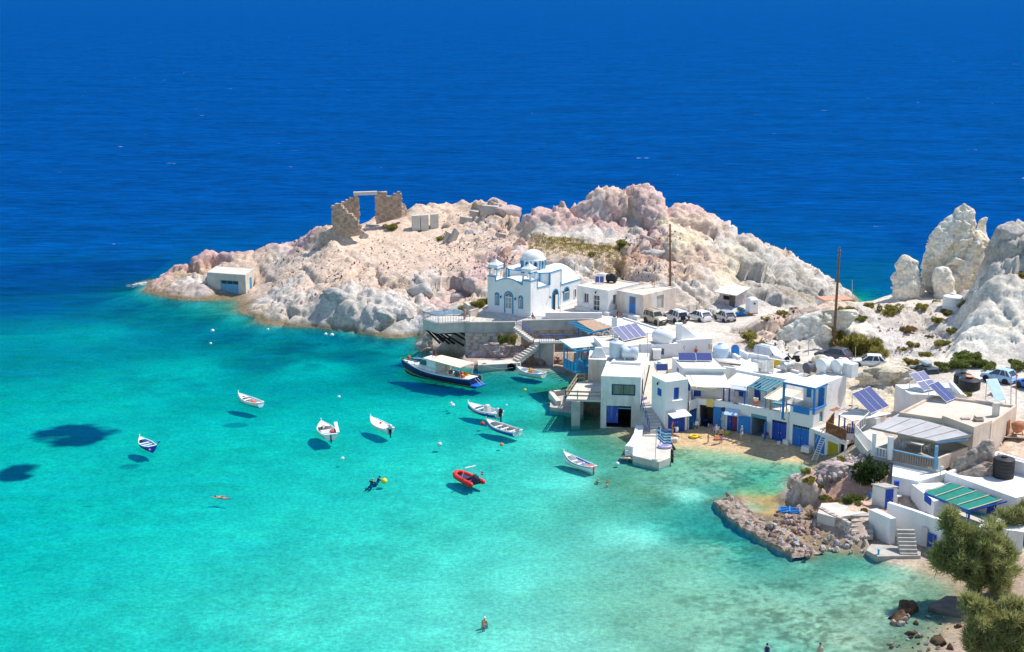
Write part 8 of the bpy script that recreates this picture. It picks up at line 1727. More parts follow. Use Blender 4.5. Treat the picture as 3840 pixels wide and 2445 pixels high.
# ------------------------------------------------------------------ vehicles
def car(name,label,rear,front,z,L_,Wd,Ht,paint,kind='hatch',group='parked cars',zz=None,extras=()):
 a,b = P(rear,z),P(front,z); d = Vector((b.x - a.x,b.y - a.y,0)).normalized(); nrm = Vector((-d.y,d.x,0)); nrm = nrm if nrm.y > 0 else -nrm; c = (a + b) / 2 + nrm * (Wd / 2 - .1)
 root = empty(name,label,'car',(c.x,c.y,ground(c.x,c.y) if zz is None else zz),math.atan2(d.y,d.x),group); h2 = L_ / 2; w = Wd / 2; wb = L_ * .31; rw = .31 if kind != 'suv' else .36; zb = .22 + (rw - .3)
 belt = Ht * .6; hood = Ht * (.60 if kind != 'van' else .62); tail = belt + .02
 xs = [-h2,-h2 + .12,-h2 * .55,h2 * .38,h2 * .45,h2 - .25,h2 - .02]; wf = [.86,.96,1,1,.99,.93,.8]
 tops = {'hatch': [belt * .82,belt,belt + .03,belt - .01,hood - .02,hood * .86,hood * .68],'suv': [belt * .86,belt,belt + .02,belt,hood + .02,hood - .04,hood * .78],'van': [belt * .8,belt,belt,belt,hood,hood * .9,hood * .7]}[kind]
 rows = []
 for x,f_,t in zip(xs,wf,tops): y = w * f_; rows.append([(x,-y * .9,zb),(x,-y,zb + .2),(x,-y,(zb + t) / 2 + .08),(x,-y * .95,t - .04),(x,-y * .86,t),(x,0,t + .03),(x,y * .86,t),(x,y * .95,t - .04),(x,y,(zb + t) / 2 + .08),(x,y,zb + .2),(x,y * .9,zb)])
 mb = MB().grid([r[::-1] for r in rows]); n = 11; mb.add(rows[0],[tuple(range(n))[::-1]]); mb.add(rows[-1],[tuple(range(n))]); mb.add([r[0] for r in rows] + [r[-1] for r in rows],[(i,i + 1,len(rows) + i + 1,len(rows) + i) for i in range(len(rows) - 1)]); body = mb.build('body',paint,root)
 # greenhouse
 fx,rx = {'hatch': (h2 * .42,-h2 * .93),'suv': (h2 * .36,-h2 * .97),'van': (h2 * .5,-h2 * .97)}[kind]; tf,tr = {'hatch': (h2 * .05,-h2 * .66),'suv': (h2 * .12,-h2 * .88),'van': (h2 * .12,-h2 * .93)}[kind]; yb,yt = w * .9,w * .73
 MB().hexa([(rx,-yb,belt - .02),(fx,-yb,belt - .02),(fx,yb,belt - .02),(rx,yb,belt - .02)],[(tr,-yt,Ht - .07),(tf,-yt,Ht - .07),(tf,yt,Ht - .07),(tr,yt,Ht - .07)]).build('glass_house',GLASS if kind != 'van' else paint,root)
 if kind == 'van': MB().slab([[(fx + .02,-yb * .93,belt + .06),(fx + .02,yb * .93,belt + .06)],[(tf + .03,-yt * .93,Ht - .15),(tf + .03,yt * .93,Ht - .15)]],.02).build('windscreen',mat('sunshade_screen',(.62,.60,.58),.4,.1,2),root)
 MB().slab([[(tr - .12,-yt * 1.02,Ht - .1),(tr - .14,0,Ht - .08),(tr - .12,yt * 1.02,Ht - .1)],[(tr + .1,-yt * .98,Ht - .02),(tr + .1,0,Ht),(tr + .1,yt * .98,Ht - .02)],[(tf - .1,-yt * .98,Ht - .03),(tf - .1,0,Ht - .01),(tf - .1,yt * .98,Ht - .03)],[(tf + .08,-yt,Ht - .1),(tf + .1,0,Ht - .09),(tf + .08,yt,Ht - .1)]],.06).build('roof',paint,root)
 for s in (-1,1):       # pillars
  MB().beam((fx,s * yb,belt),(tf,s * yt,Ht - .06),.07,.07).build('pillar',paint,root); MB().beam((rx,s * yb,belt),(tr,s * yt,Ht - .06),.14,.1).build('pillar',paint,root); MB().beam(((fx + rx) / 2 + .1,s * yb * 1.005,belt),((tf + tr) / 2 + .05,s * yt * 1.01,Ht - .06),.09,.05).build('pillar',paint,root); MB().beam((rx + (fx - rx) * .22,s * yb * 1.005,belt),(tr + (tf - tr) * .2,s * yt * 1.01,Ht - .06),.16,.05).build('pillar',paint,root)
  MB().box((fx - .12,s * (w + .07),belt + .06),(.12,.16,.13)).build('mirror',BLACKP,root)
  MB().box((-h2 + .06,s * w * .78,belt * .86),(.1,.16,.32 if kind != 'suv' else .26)).build('tail_light',mat('tail_red',(.55,.01,.01),.3,.1,3),root)
  MB().box((h2 - .16,s * w * .7,hood * .78),(.2,.3,.14)).build('headlight',mat('lamp_glass',(.65,.66,.68),.15,.05,3),root)
  for u in (-.08,.28): MB().box((h2 * u,s * (w + .005),belt * .88),(.16,.03,.035)).build('door_handle',BLACKP,root)
  for x in (-wb,wb):
   mb = MB(); M = Matrix.Translation((x,s * (w - .1),rw)) @ Matrix.Rotation(R(90),4,'X'); mb.lathe([(rw * .6,-.1),(rw * .95,-.1),(rw,-.06),(rw,.06),(rw * .95,.1),(rw * .6,.1)],18,M); t = mb.build('wheel',RUBBER,root,True); MB().lathe([(.02,-.105),(rw * .62,-.09),(rw * .62,.09),(.02,.105)],14,M).build('rim',ALU,t)
   MB().lathe([(rw * 1.16,-.012),(rw * 1.16,.012)],18,Matrix.Translation((x,s * (w - .004),rw)) @ Matrix.Rotation(R(90),4,'X')).build('wheel_arch',BLACKP,root)
 for x in (-h2 - .02,h2 + .0): MB().box((x,0,zb + .2),(.14,Wd * .88,.26)).build('bumper',BLACKP if 'dark_bumper' in extras or kind == 'suv' else paint,root); MB().box((x + sgn(x) * .08,0,zb + .28),(.02,.5,.11)).build('number_plate',PLASTW,root)
 MB().slab([[(rx - .02,-yb * .85,belt + .05),(rx - .02,yb * .85,belt + .05)],[(tr - .03,-yt * .85,Ht - .17),(tr - .03,yt * .85,Ht - .17)]],.02).build('rear_window',GLASS,root)
 if 'spare' in extras: MB().lathe([(.1,-.1),(.33,-.1),(.34,.1),(.1,.12)],16,Matrix.Translation((-h2 - .14,.1,belt * .85)) @ Matrix.Rotation(R(-90),4,'Y')).build('spare_wheel',RUBBER,root)
 if 'rack' in extras:
  for y in (-.5,.5): MB().tube([(tr + .1,y,Ht + .07),(tf - .1,y,Ht + .07)],.03,6).build('roof_rail',BLACKP,root)
 if 'box' in extras: o = MB().hexa([(-1.1,-.42,Ht + .08),(.7,-.42,Ht + .08),(.7,.42,Ht + .08),(-1.1,.42,Ht + .08)],[(-1.05,-.38,Ht + .42),(.35,-.36,Ht + .44),(.35,.36,Ht + .44),(-1.05,.38,Ht + .42)]).build('roof_box',mat('grey_roof_box',(.32,.38,.42),.35,.1,2),root); bv = o.modifiers.new('b','BEVEL'); bv.width = .1; bv.segments = 3
 if 'bull' in extras: MB().tube([(h2 + .12,-.6,.5),(h2 + .18,-.45,.85),(h2 + .18,.45,.85),(h2 + .12,.6,.5)],.04,6).build('bull_bar',BLACKP,root)
 return root
def paintm(name,col,met=0.0): return mat(name,col,.3,.03,2,spec=.5,metal=met)
def cars():
 W_ = paintm('car_white',(.78,.78,.78)); car('parked_car','beige compact jeep with black bull bar at the end of the row',Y2(985,207),Y2(1085,238),4.6,3.55,1.62,1.72,paintm('car_beige',(.50,.40,.27)),'suv',extras=('bull','rack'))
 car('parked_car','white off-roader with spare wheel parked beside the beige jeep',Y2(1270,215),Y2(1180,180),4.6,4.0,1.72,1.72,W_,'suv',extras=('spare','rack')); car('parked_car','white hatchback in the middle of the parking row',Y2(1525,200),Y2(1398,160),4.6,4.0,1.74,1.47,W_); car('parked_car','silver small tall car at the right end of the parking row',Z4(738,1178),Z4(655,1143),4.6,3.55,1.6,1.54,paintm('car_silver',(.50,.51,.52),.4),extras=('dark_bumper',))
 car('parked_van','white small van with sunshade parked above the village roofs',Y3(930,385),Y3(1060,415),4.8,4.1,1.72,1.8,paintm('van_white',(.62,.66,.72)),'van',extras=('rack',)); car('parked_car','dark grey-violet hatchback beside the bushes',Y4(388,132),Y4(195,100),5.0,4.15,1.74,1.5,paintm('car_dark',(.10,.09,.12),.3)); car('parked_car','white hatchback behind the yellowish cut rock',Y4(735,172),Y4(583,165),5.0,3.95,1.72,1.48,W_)
 car('parked_car','dark estate car with grey roof box on the road',Y4(1190,268),Y4(1060,205),5.4,4.2,1.75,1.55,paintm('car_green_grey',(.07,.085,.09),.3),'suv',extras=('box',)); car('parked_car','pale blue small tall car in the cliff shade',Y4(1950,362),Y4(1795,330),5.9,3.6,1.6,1.54,paintm('car_pale_blue',(.42,.60,.80))); car('parked_car','bright blue car cut by the right edge of the view',Y4(2250,440),Y4(2110,398),6.0,3.8,1.65,1.48,paintm('car_blue',(.03,.20,.62)))
 for o in COL.objects:
  if o.name.startswith('parked_van'): o['category'] = 'van'
 def moped(label,p,q,z,m,group=None):
  a,b = P(p,z),P(q,z); d = b - a; c = (a + b) / 2; r = empty('moped',label,'moped',(c.x,c.y,z),math.atan2(d.y,d.x))
  for x in (-.62,.62): w_ = MB().lathe([(.22,-.05),(.29,-.05),(.31,0),(.29,.05),(.22,.05)],18,Matrix.Translation((x,0,.31)) @ Matrix.Rotation(R(90),4,'X')).build('wheel',RUBBER,r,True); MB().lathe([(.03,-.03),(.23,-.02),(.23,.02),(.03,.03)],10,Matrix.Translation((x,0,.31)) @ Matrix.Rotation(R(90),4,'X')).build('rim',ALU,w_)
  mb = MB().hexa([(-.75,-.12,.45),(.1,-.14,.3),(.1,.14,.3),(-.75,.12,.45)],[(-.85,-.13,.72),(.0,-.13,.68),(.0,.13,.68),(-.85,.13,.72)]); mb.beam((.05,0,.4),(.5,0,.8),.22,.12); mb.build('body',m,r); MB().box((-.42,0,.77),(.75,.26,.1)).build('seat',BLACKP,r); MB().beam((.38,0,.55),(.55,0,1.02),.3,.06).build('leg_shield',m,r); mb = MB().tube([(.62,0,.3),(.46,0,1.05)],.035); mb.tube([(.42,-.32,1.08),(.46,0,1.05),(.42,.32,1.08)],.025); mb.build('handlebar',BLACKP,r); MB().lathe([(.02,-.05),(.09,0),(.08,.06)],10,Matrix.Translation((.56,0,.95)) @ Matrix.Rotation(R(90),4,'Y')).build('headlight',PLASTW,r)
  MB().tube([(-.7,-.17,.35),(-.1,-.17,.3)],.045).build('exhaust',STEEL,r); return r
 YZ = 4.86
 moped('dark green moped ridden by the man in the striped shirt',Y3(250,335),Y3(150,345),YZ,mat('moped_green',(.015,.06,.05),.4,.1,3)); moped('blue scooter parked against the white box house',Y3(425,325),Y3(330,330),YZ,mat('scooter_blue',(.02,.14,.25),.4,.1,3)); moped('black moped parked by the rock behind the boiler',Y3(1290,420),Y3(1200,415),5.0,BLACKP); moped('black moped under the rider in the white cap',Y4(1910,470),Y4(1845,415),6.0,BLACKP)

# ------------------------------------------------------------------ people
def loft(mb,rings,n=14):
 """rings: (centre, half-width vector, half-depth vector)"""
 for c,a,b in rings: mb.v += [tuple(c + a * math.cos(2 * math.pi * k / n) + b * math.sin(2 * math.pi * k / n)) for k in range(n)]
 o = len(mb.v) - n * len(rings)
 mb.f += [(o + i * n + k,o + i * n + (k + 1) % n,o + (i + 1) * n + (k + 1) % n,o + (i + 1) * n + k) for i in range(len(rings) - 1) for k in range(n)] + [tuple(o + k for k in range(n))[::-1],tuple(o + (len(rings) - 1) * n + k for k in range(n))]
V = Vector
STAND = dict(t=(0,0,1),ll=((0.02,0,-1),(-.02,0,-1)),lr=((.02,0,-1),(-.02,0,-1)),al=((.05,.12,-1),(.2,.02,-1)),ar=((.05,-.12,-1),(.2,-.02,-1)))
WALK = dict(t=(.04,0,1),ll=((.3,0,-1),(-.05,0,-1)),lr=((-.2,0,-1),(-.45,0,-1)),al=((-.25,.12,-1),(.1,.05,-1)),ar=((.25,-.12,-1),(.5,-.05,-1)))
HOLD = dict(t=(.02,0,1),ll=((.03,.02,-1),(-.02,0,-1)),lr=((.03,-.02,-1),(-.02,0,-1)),al=((.1,.1,-1),(1,-.1,.0)),ar=((.1,-.1,-1),(1,.1,.05)))
SIT = dict(t=(.1,0,1),ll=((1,.1,-.1),(.15,0,-1)),lr=((1,-.1,-.1),(.15,0,-1)),al=((.3,.1,-1),(.9,0,-.3)),ar=((.3,-.1,-1),(.9,0,-.3)))
RIDE = dict(t=(.45,0,1),ll=((.9,.25,-.3),(-.05,0,-1)),lr=((.9,-.25,-.3),(-.05,0,-1)),al=((.7,.2,-.7),(1,0,-.1)),ar=((.7,-.2,-.7),(1,0,-.1)))
GROUND = dict(t=(-.1,0,1),ll=((.8,.15,.55),(.55,0,-.85)),lr=((1,-.15,.3),(.8,0,-.6)),al=((-.2,.2,-1),(-.1,.1,-1)),ar=((.4,-.15,-.9),(.8,0,.1)))
SWIM = dict(t=(1,.0,.08),ll=((-1,.12,.02),(-1,.1,-.05)),lr=((-1,-.12,-.05),(-1,-.15,.05)),al=((.8,.5,.2),(1,-.3,.1)),ar=((-.5,-.7,0),(-.9,-.2,0)))
FLOAT = dict(t=(.55,0,1),ll=((-.9,.12,-.35),(-1,0,-.1)),lr=((-.8,-.12,-.5),(-1,0,-.2)),al=((.3,.8,-.4),(.8,.3,.1)),ar=((.3,-.8,-.4),(.8,-.3,.1)))
ARMSUP = dict(FLOAT,al=((.2,.25,1),(.1,.05,1)),ar=((.2,-.25,1),(.1,-.05,1)))
def person(label,loc,rz,H,pose,skin=SKIN,wear=(),hair=HAIRD,cap=None,longhair=False,root_at='feet',group=None):
 root = empty('person',label,'person',loc,rz,group); nz = lambda q: V(q).normalized(); t = nz(pose['t']); side = V((0,1,0)); fwd = side.cross(t) * 1.0; fwd = fwd if fwd.x > 0 or abs(t.x) > .8 else -fwd
 legs = [(nz(a),nz(b)) for a,b in (pose['ll'],pose['lr'])]; arms = [(nz(a),nz(b)) for a,b in (pose['al'],pose['ar'])]
 hipz = 0.0
 if root_at == 'feet': hipz = max(-(a.z * .245 + b.z * .245) for a,b in legs) * H + .035 * H
 pel = V((0,0,hipz)); ch = pel + t * .2 * H; nk = pel + t * .315 * H; hd = nk + (t * .6 + V((0,0,.4))).normalized() * .085 * H
 mb = MB(); loft(mb,[(pel - t * .03 * H,side * .075 * H,fwd * .055 * H),(pel + t * .02 * H,side * .095 * H,fwd * .062 * H),(pel + t * .1 * H,side * .078 * H,fwd * .052 * H),(ch,side * .095 * H,fwd * .062 * H),(pel + t * .27 * H,side * .105 * H,fwd * .055 * H),(pel + t * .305 * H,side * .06 * H,fwd * .04 * H),(nk + t * .02 * H,side * .033 * H,fwd * .033 * H),(hd - t * .03 * H,side * .03 * H,fwd * .032 * H)])
 up = t; hr = .062 * H
 loft(mb,[(hd - up * .062 * H + fwd * .008 * H,side * .02 * H,fwd * .026 * H),(hd - up * .045 * H,side * .034 * H,fwd * .042 * H),(hd - up * .015 * H,side * .043 * H,fwd * .05 * H),(hd + up * .02 * H,side * .045 * H,fwd * .052 * H),(hd + up * .05 * H,side * .034 * H,fwd * .04 * H),(hd + up * .064 * H,side * .01 * H,fwd * .012 * H)])
 mb.tube([hd + fwd * .048 * H + up * .008 * H,hd + fwd * .062 * H - up * .012 * H,hd + fwd * .05 * H - up * .016 * H],[.005 * H,.009 * H,.006 * H],6)
 for s in (-1,1): mb.tube([hd + side * s * .042 * H + up * .012 * H,hd + side * s * .049 * H,hd + side * s * .043 * H - up * .014 * H],[.005 * H,.009 * H,.005 * H],6)
 J_ = []
 for s,(a,b) in zip((1,-1),legs):
  h = pel + side * s * .05 * H; k = h + a * .245 * H; f = k + b * .245 * H; toe = f + (V((1,0,-.1)) if pose is not SWIM else V((-1,0,-.2))).normalized() * .09 * H
  mb.tube([h + t * .02 * H,h + a * .06 * H,k - a * .02 * H,k + b * .06 * H,f],[.058 * H,.054 * H,.034 * H,.034 * H,.02 * H],10); mb.tube([f - V((.015 * H,0,0)),f + (toe - f) * .5,toe],[.024 * H,.025 * H,.014 * H],8); J_.append((h,k,f))
 for s,(a,b) in zip((1,-1),arms):
  sh = pel + t * .275 * H + side * s * .1 * H; e = sh + a * .175 * H; w = e + b * .15 * H; mb.tube([sh - side * s * .03 * H,sh + a * .02 * H,e - a * .01 * H,e + b * .04 * H,w],[.03 * H,.032 * H,.022 * H,.022 * H,.014 * H],9)
  pl = w + b * .05 * H; mb.tube([w,w + b * .02 * H,pl],[.014 * H,.021 * H,.02 * H],8); ax = b.cross(V((0,0,1))); ax = ax.normalized() if ax.length > .1 else V((1,0,0))
  for i,l in enumerate((.038,.045,.042,.033)): r0 = pl + ax * (.016 - .011 * i) * H; mb.tube([r0,r0 + b * l * .5 * H,r0 + (b * .85 + ax.cross(b) * .25) * l * H],[.0065 * H,.006 * H,.004 * H],5)
  r0 = w + b * .02 * H + ax * .018 * H; mb.tube([r0,r0 + (b * .6 + ax * .8) * .03 * H,r0 + (b + ax * .5) * .045 * H],[.008 * H,.007 * H,.005 * H],5); J_.append((sh,e,w))
 bd = mb.build('body',skin,root,True); md = bd.modifiers.new('fuse','REMESH'); md.mode = 'VOXEL'; md.voxel_size = .014; md.use_smooth_shade = True
 eb = MB()
 for s in (-1,1): eb.box(hd + fwd * .05 * H + side * s * .018 * H + up * .012 * H,(.008 * H,.012 * H,.006 * H))
 eb.box(hd + fwd * .05 * H - up * .03 * H,(.006 * H,.024 * H,.005 * H)); eb.build('face_features',HAIRD,bd)
 hm = MB(); loft(hm,[(hd - up * .01 * H - fwd * .02 * H,side * .046 * H,fwd * .04 * H),(hd + up * .025 * H - fwd * .006 * H,side * .05 * H,fwd * .054 * H),(hd + up * .055 * H - fwd * .003 * H,side * .039 * H,fwd * .043 * H),(hd + up * .071 * H,side * .012 * H,fwd * .014 * H)])
 if longhair: loft(hm,[(hd - fwd * .045 * H + up * .02 * H,side * .04 * H,fwd * .02 * H),(nk - fwd * .06 * H,side * .045 * H,fwd * .02 * H),(ch - fwd * .075 * H,side * .03 * H,fwd * .012 * H)])
 hm.build('hair' if not cap else 'cap',cap or hair,root,True)
 for kind,m in wear:
  c = MB()
  if kind == 'trunks':
   loft(c,[(pel - t * .035 * H,side * .085 * H,fwd * .063 * H),(pel + t * .02 * H,side * .103 * H,fwd * .07 * H),(pel + t * .065 * H,side * .09 * H,fwd * .061 * H)])
  if kind in ('shorts','trousers'):
   loft(c,[(pel - t * .02 * H,side * .095 * H,fwd * .068 * H),(pel + t * .03 * H,side * .105 * H,fwd * .07 * H),(pel + t * .08 * H,side * .09 * H,fwd * .062 * H)])
   for h,k,f in J_[:2]: c.tube([h,h.lerp(k,.4),h.lerp(k,.85)] + ([k,k.lerp(f,.8)] if kind == 'trousers' else []),[.068 * H,.063 * H,.052 * H] + ([.045 * H,.036 * H] if kind == 'trousers' else []),10)
  if kind in ('shirt','wetsuit','suit'):
   loft(c,[(pel - t * (.0 if kind == 'shirt' else .035) * H,side * .1 * H,fwd * .068 * H),(pel + t * .1 * H,side * .088 * H,fwd * .062 * H),(ch,side * .104 * H,fwd * .072 * H),(pel + t * .265 * H,side * .108 * H,fwd * .062 * H),(pel + t * .305 * H,side * .062 * H,fwd * .046 * H)])
   if kind != 'suit':
    for sh,e,w in J_[2:]: c.tube([sh - (e - sh) * .05,sh.lerp(e,.5),e if kind == 'shirt' else w],[.042 * H,.038 * H,.032 * H if kind == 'shirt' else .02 * H],9)
   if kind == 'wetsuit':
    for h,k,f in J_[:2]: c.tube([h,k,f],[.064 * H,.04 * H,.025 * H],9)
  if kind == 'dress': loft(c,[(pel - t * .32 * H,side * .11 * H,fwd * .095 * H),(pel - t * .05 * H,side * .11 * H,fwd * .085 * H),(pel + t * .1 * H,side * .085 * H,fwd * .062 * H),(ch,side * .103 * H,fwd * .072 * H),(pel + t * .295 * H,side * .075 * H,fwd * .05 * H)])
  c.build(kind,m,root,True)
 return root,J_
def people():
 cl = lambda n,c,c2=None: mat(n,c,.85,.1,6,col2=c2)
 BLK = cl('black_swimsuit',(.015,.012,.018)); GRY = cl('grey_shirt',(.38,.40,.43)); CRM = cl('cream_shorts',(.62,.56,.48)); RED = cl('red_shirt',(.62,.03,.03)); NAV = cl('navy_cloth',(.02,.03,.16)); STR = cl('striped_shirt',(.42,.33,.22),(.68,.60,.46)); PNK = cl('coral_dress',(.52,.17,.12),(.66,.32,.22)); FLR = cl('floral_dress',(.55,.30,.50),(.72,.62,.72)); WET = cl('wetsuit_black',(.012,.014,.018)); BLU = cl('blue_trunks',(.02,.06,.45)); PRP = cl('lilac_top',(.55,.42,.45))
 fl = lambda q: V((q.x,q.y,max(ground(q.x,q.y),.0)))
 r,j = person('woman in black swimsuit and red cap holding a pale towel by the jetty',P(J(1130,390),.55),R(-30),1.66,HOLD,wear=[('suit',BLK),('trunks',BLK)],cap=cl('red_cap',(.62,.03,.10)))
 tw = MB(); q = r.matrix_basis @ j[2][2]; tw.slab([[(q.x - .05,q.y - .2,q.z + .05),(q.x + .1,q.y - .15,q.z + .08),(q.x + .3,q.y,q.z + .02)],[(q.x,q.y - .25,q.z - .2),(q.x + .15,q.y - .2,q.z - .22),(q.x + .32,q.y - .05,q.z - .25)],[(q.x - .02,q.y - .22,q.z - .42),(q.x + .14,q.y - .18,q.z - .4),(q.x + .28,q.y - .06,q.z - .44)]],.04); tag(tw.build('towel',cl('pale_towel',(.70,.66,.58))),'pale towel held by the woman in the red cap','towel')
 q = P(C5(700,890),.5); chair('white plastic chair under the seated woman',fl(q),R(200)); person('woman in floral dress seated in front of the boathouses',fl(q) + V((0,0,.47)),R(200 - 90),1.6,SIT,wear=[('dress',FLR)],root_at='hip')
 person('man in black trunks standing with his back to the sea',fl(P(C5(785,1030),.45)),R(80),1.8,STAND,wear=[('trunks',BLK)]); person('older woman in grey shirt and cream shorts on the sand',fl(P(C5(1178,1008),.5)),R(140),1.68,STAND,skin=SKIN2,wear=[('shirt',GRY),('shorts',CRM)],hair=cl('grey_hair',(.50,.52,.55)))
 person('small child in a sun suit walking on the sand',fl(P(C5(540,1040),.35)),R(20),1.05,WALK,wear=[('trunks',cl('pale_sunsuit',(.55,.30,.26)))])
 YZ = 4.86
 person('man in striped shirt and shorts sitting on the green moped',P(Y3(205,335),YZ) + V((0,0,.72)),R(180),1.75,RIDE,wear=[('shirt',STR),('shorts',CRM)],root_at='hip'); person('woman in navy shorts crouching beside the blue scooter',P(Y3(288,345),YZ) + V((0,-.2,.35)),R(-100),1.65,SIT,wear=[('shorts',NAV),('suit',cl('brick_top',(.45,.14,.08)))],root_at='hip'); person('child in red shirt sitting on the yard ground',P(Y3(85,350),YZ) + V((0,0,.12)),R(-70),1.1,GROUND,wear=[('shirt',RED),('shorts',NAV)],root_at='hip')
 person('person in coral patterned dress standing on the sea platform',P(Y1(645,258),4.75),R(150),1.68,STAND,wear=[('dress',PNK)]); q = P(Z3(460,1272),4.6); person('person sitting against the church corner in the shade',V((q.x,q.y,4.75)),R(-60),1.65,GROUND,wear=[('shirt',cl('brown_shirt',(.28,.13,.10))),('shorts',GRY)],cap=cl('blue_cap',(.2,.3,.45)),root_at='hip'); q = P(Z3(1197,1258),4.6); person('woman with long dark hair sitting by the storehouse',V((q.x,q.y,4.72)),R(90),1.65,GROUND,wear=[('suit',cl('rust_top',(.48,.15,.09)))],longhair=True,root_at='hip')
 q = P(Y4(1880,445),6.0); person('rider in white cap and pale top on the roadside moped',V((q.x,q.y,6.75)),R(135),1.65,RIDE,wear=[('shirt',PRP),('shorts',GRY)],cap=PLASTW,root_at='hip')
 person('swimmer doing front crawl in the turquoise water',P(W2(330,1155),.0) + V((0,0,-.03)),R(165),1.75,SWIM,wear=[('trunks',cl('dark_trunks',(.02,.05,.08)))],root_at='hip'); person('diver in black wetsuit with bald head at the surface',P(W2(1708,1015),0) + V((0,0,-.38)),R(60),1.8,FLOAT,wear=[('wetsuit',WET)],cap=SKIN,root_at='hip'); person('diver in black wetsuit and hood nearer the yellow buoy',P(W2(1762,985),0) + V((0,0,-.42)),R(30),1.8,FLOAT,wear=[('wetsuit',WET)],cap=WET,root_at='hip')
 person('swimmer in pink cap near the slender white skiff',P(W3(1610,585),0) + V((0,0,-.42)),R(40),1.65,FLOAT,cap=cl('pink_cap',(.75,.28,.42)),root_at='hip'); r,j = person('swimmer raising both arms with orange armbands',P(W3(1708,612),0) + V((0,0,-.3)),R(120),1.3,ARMSUP,root_at='hip');
 for sh,e,w in j[2:]: c = MB(); c.tube([e.lerp(w,.1),e.lerp(w,.8)],.055,9); c.build('armband',cl('orange_band',(.8,.25,.02)),r)
 person('man in white cap standing waist-deep in the bay',P(S0(1812,2350),0) + V((.1,.3,-.12)),R(80),1.78,STAND,cap=PLASTW,wear=[('trunks',BLU)],root_at='hip'); person('fair-haired child in blue trunks in front of the man in the bay',P(S0(1813,2352),0) + V((0,-.1,-.02)),R(95),1.2,STAND,hair=cl('fair_hair',(.50,.26,.08)),wear=[('trunks',BLU)],root_at='hip')
 q = P(W5(1870,400),0); person('woman in navy swimsuit cut by the bottom edge',fl(q) + V((0,-1.1,-.3)),R(90),1.65,STAND,wear=[('suit',NAV)],skin=SKIN2); q = P(W5(2177,400),0); person('bare-chested man cut by the bottom edge',fl(q) + V((0,-1.6,-.2)),R(-70),1.8,STAND,skin=SKIN2,wear=[('trunks',NAV)])
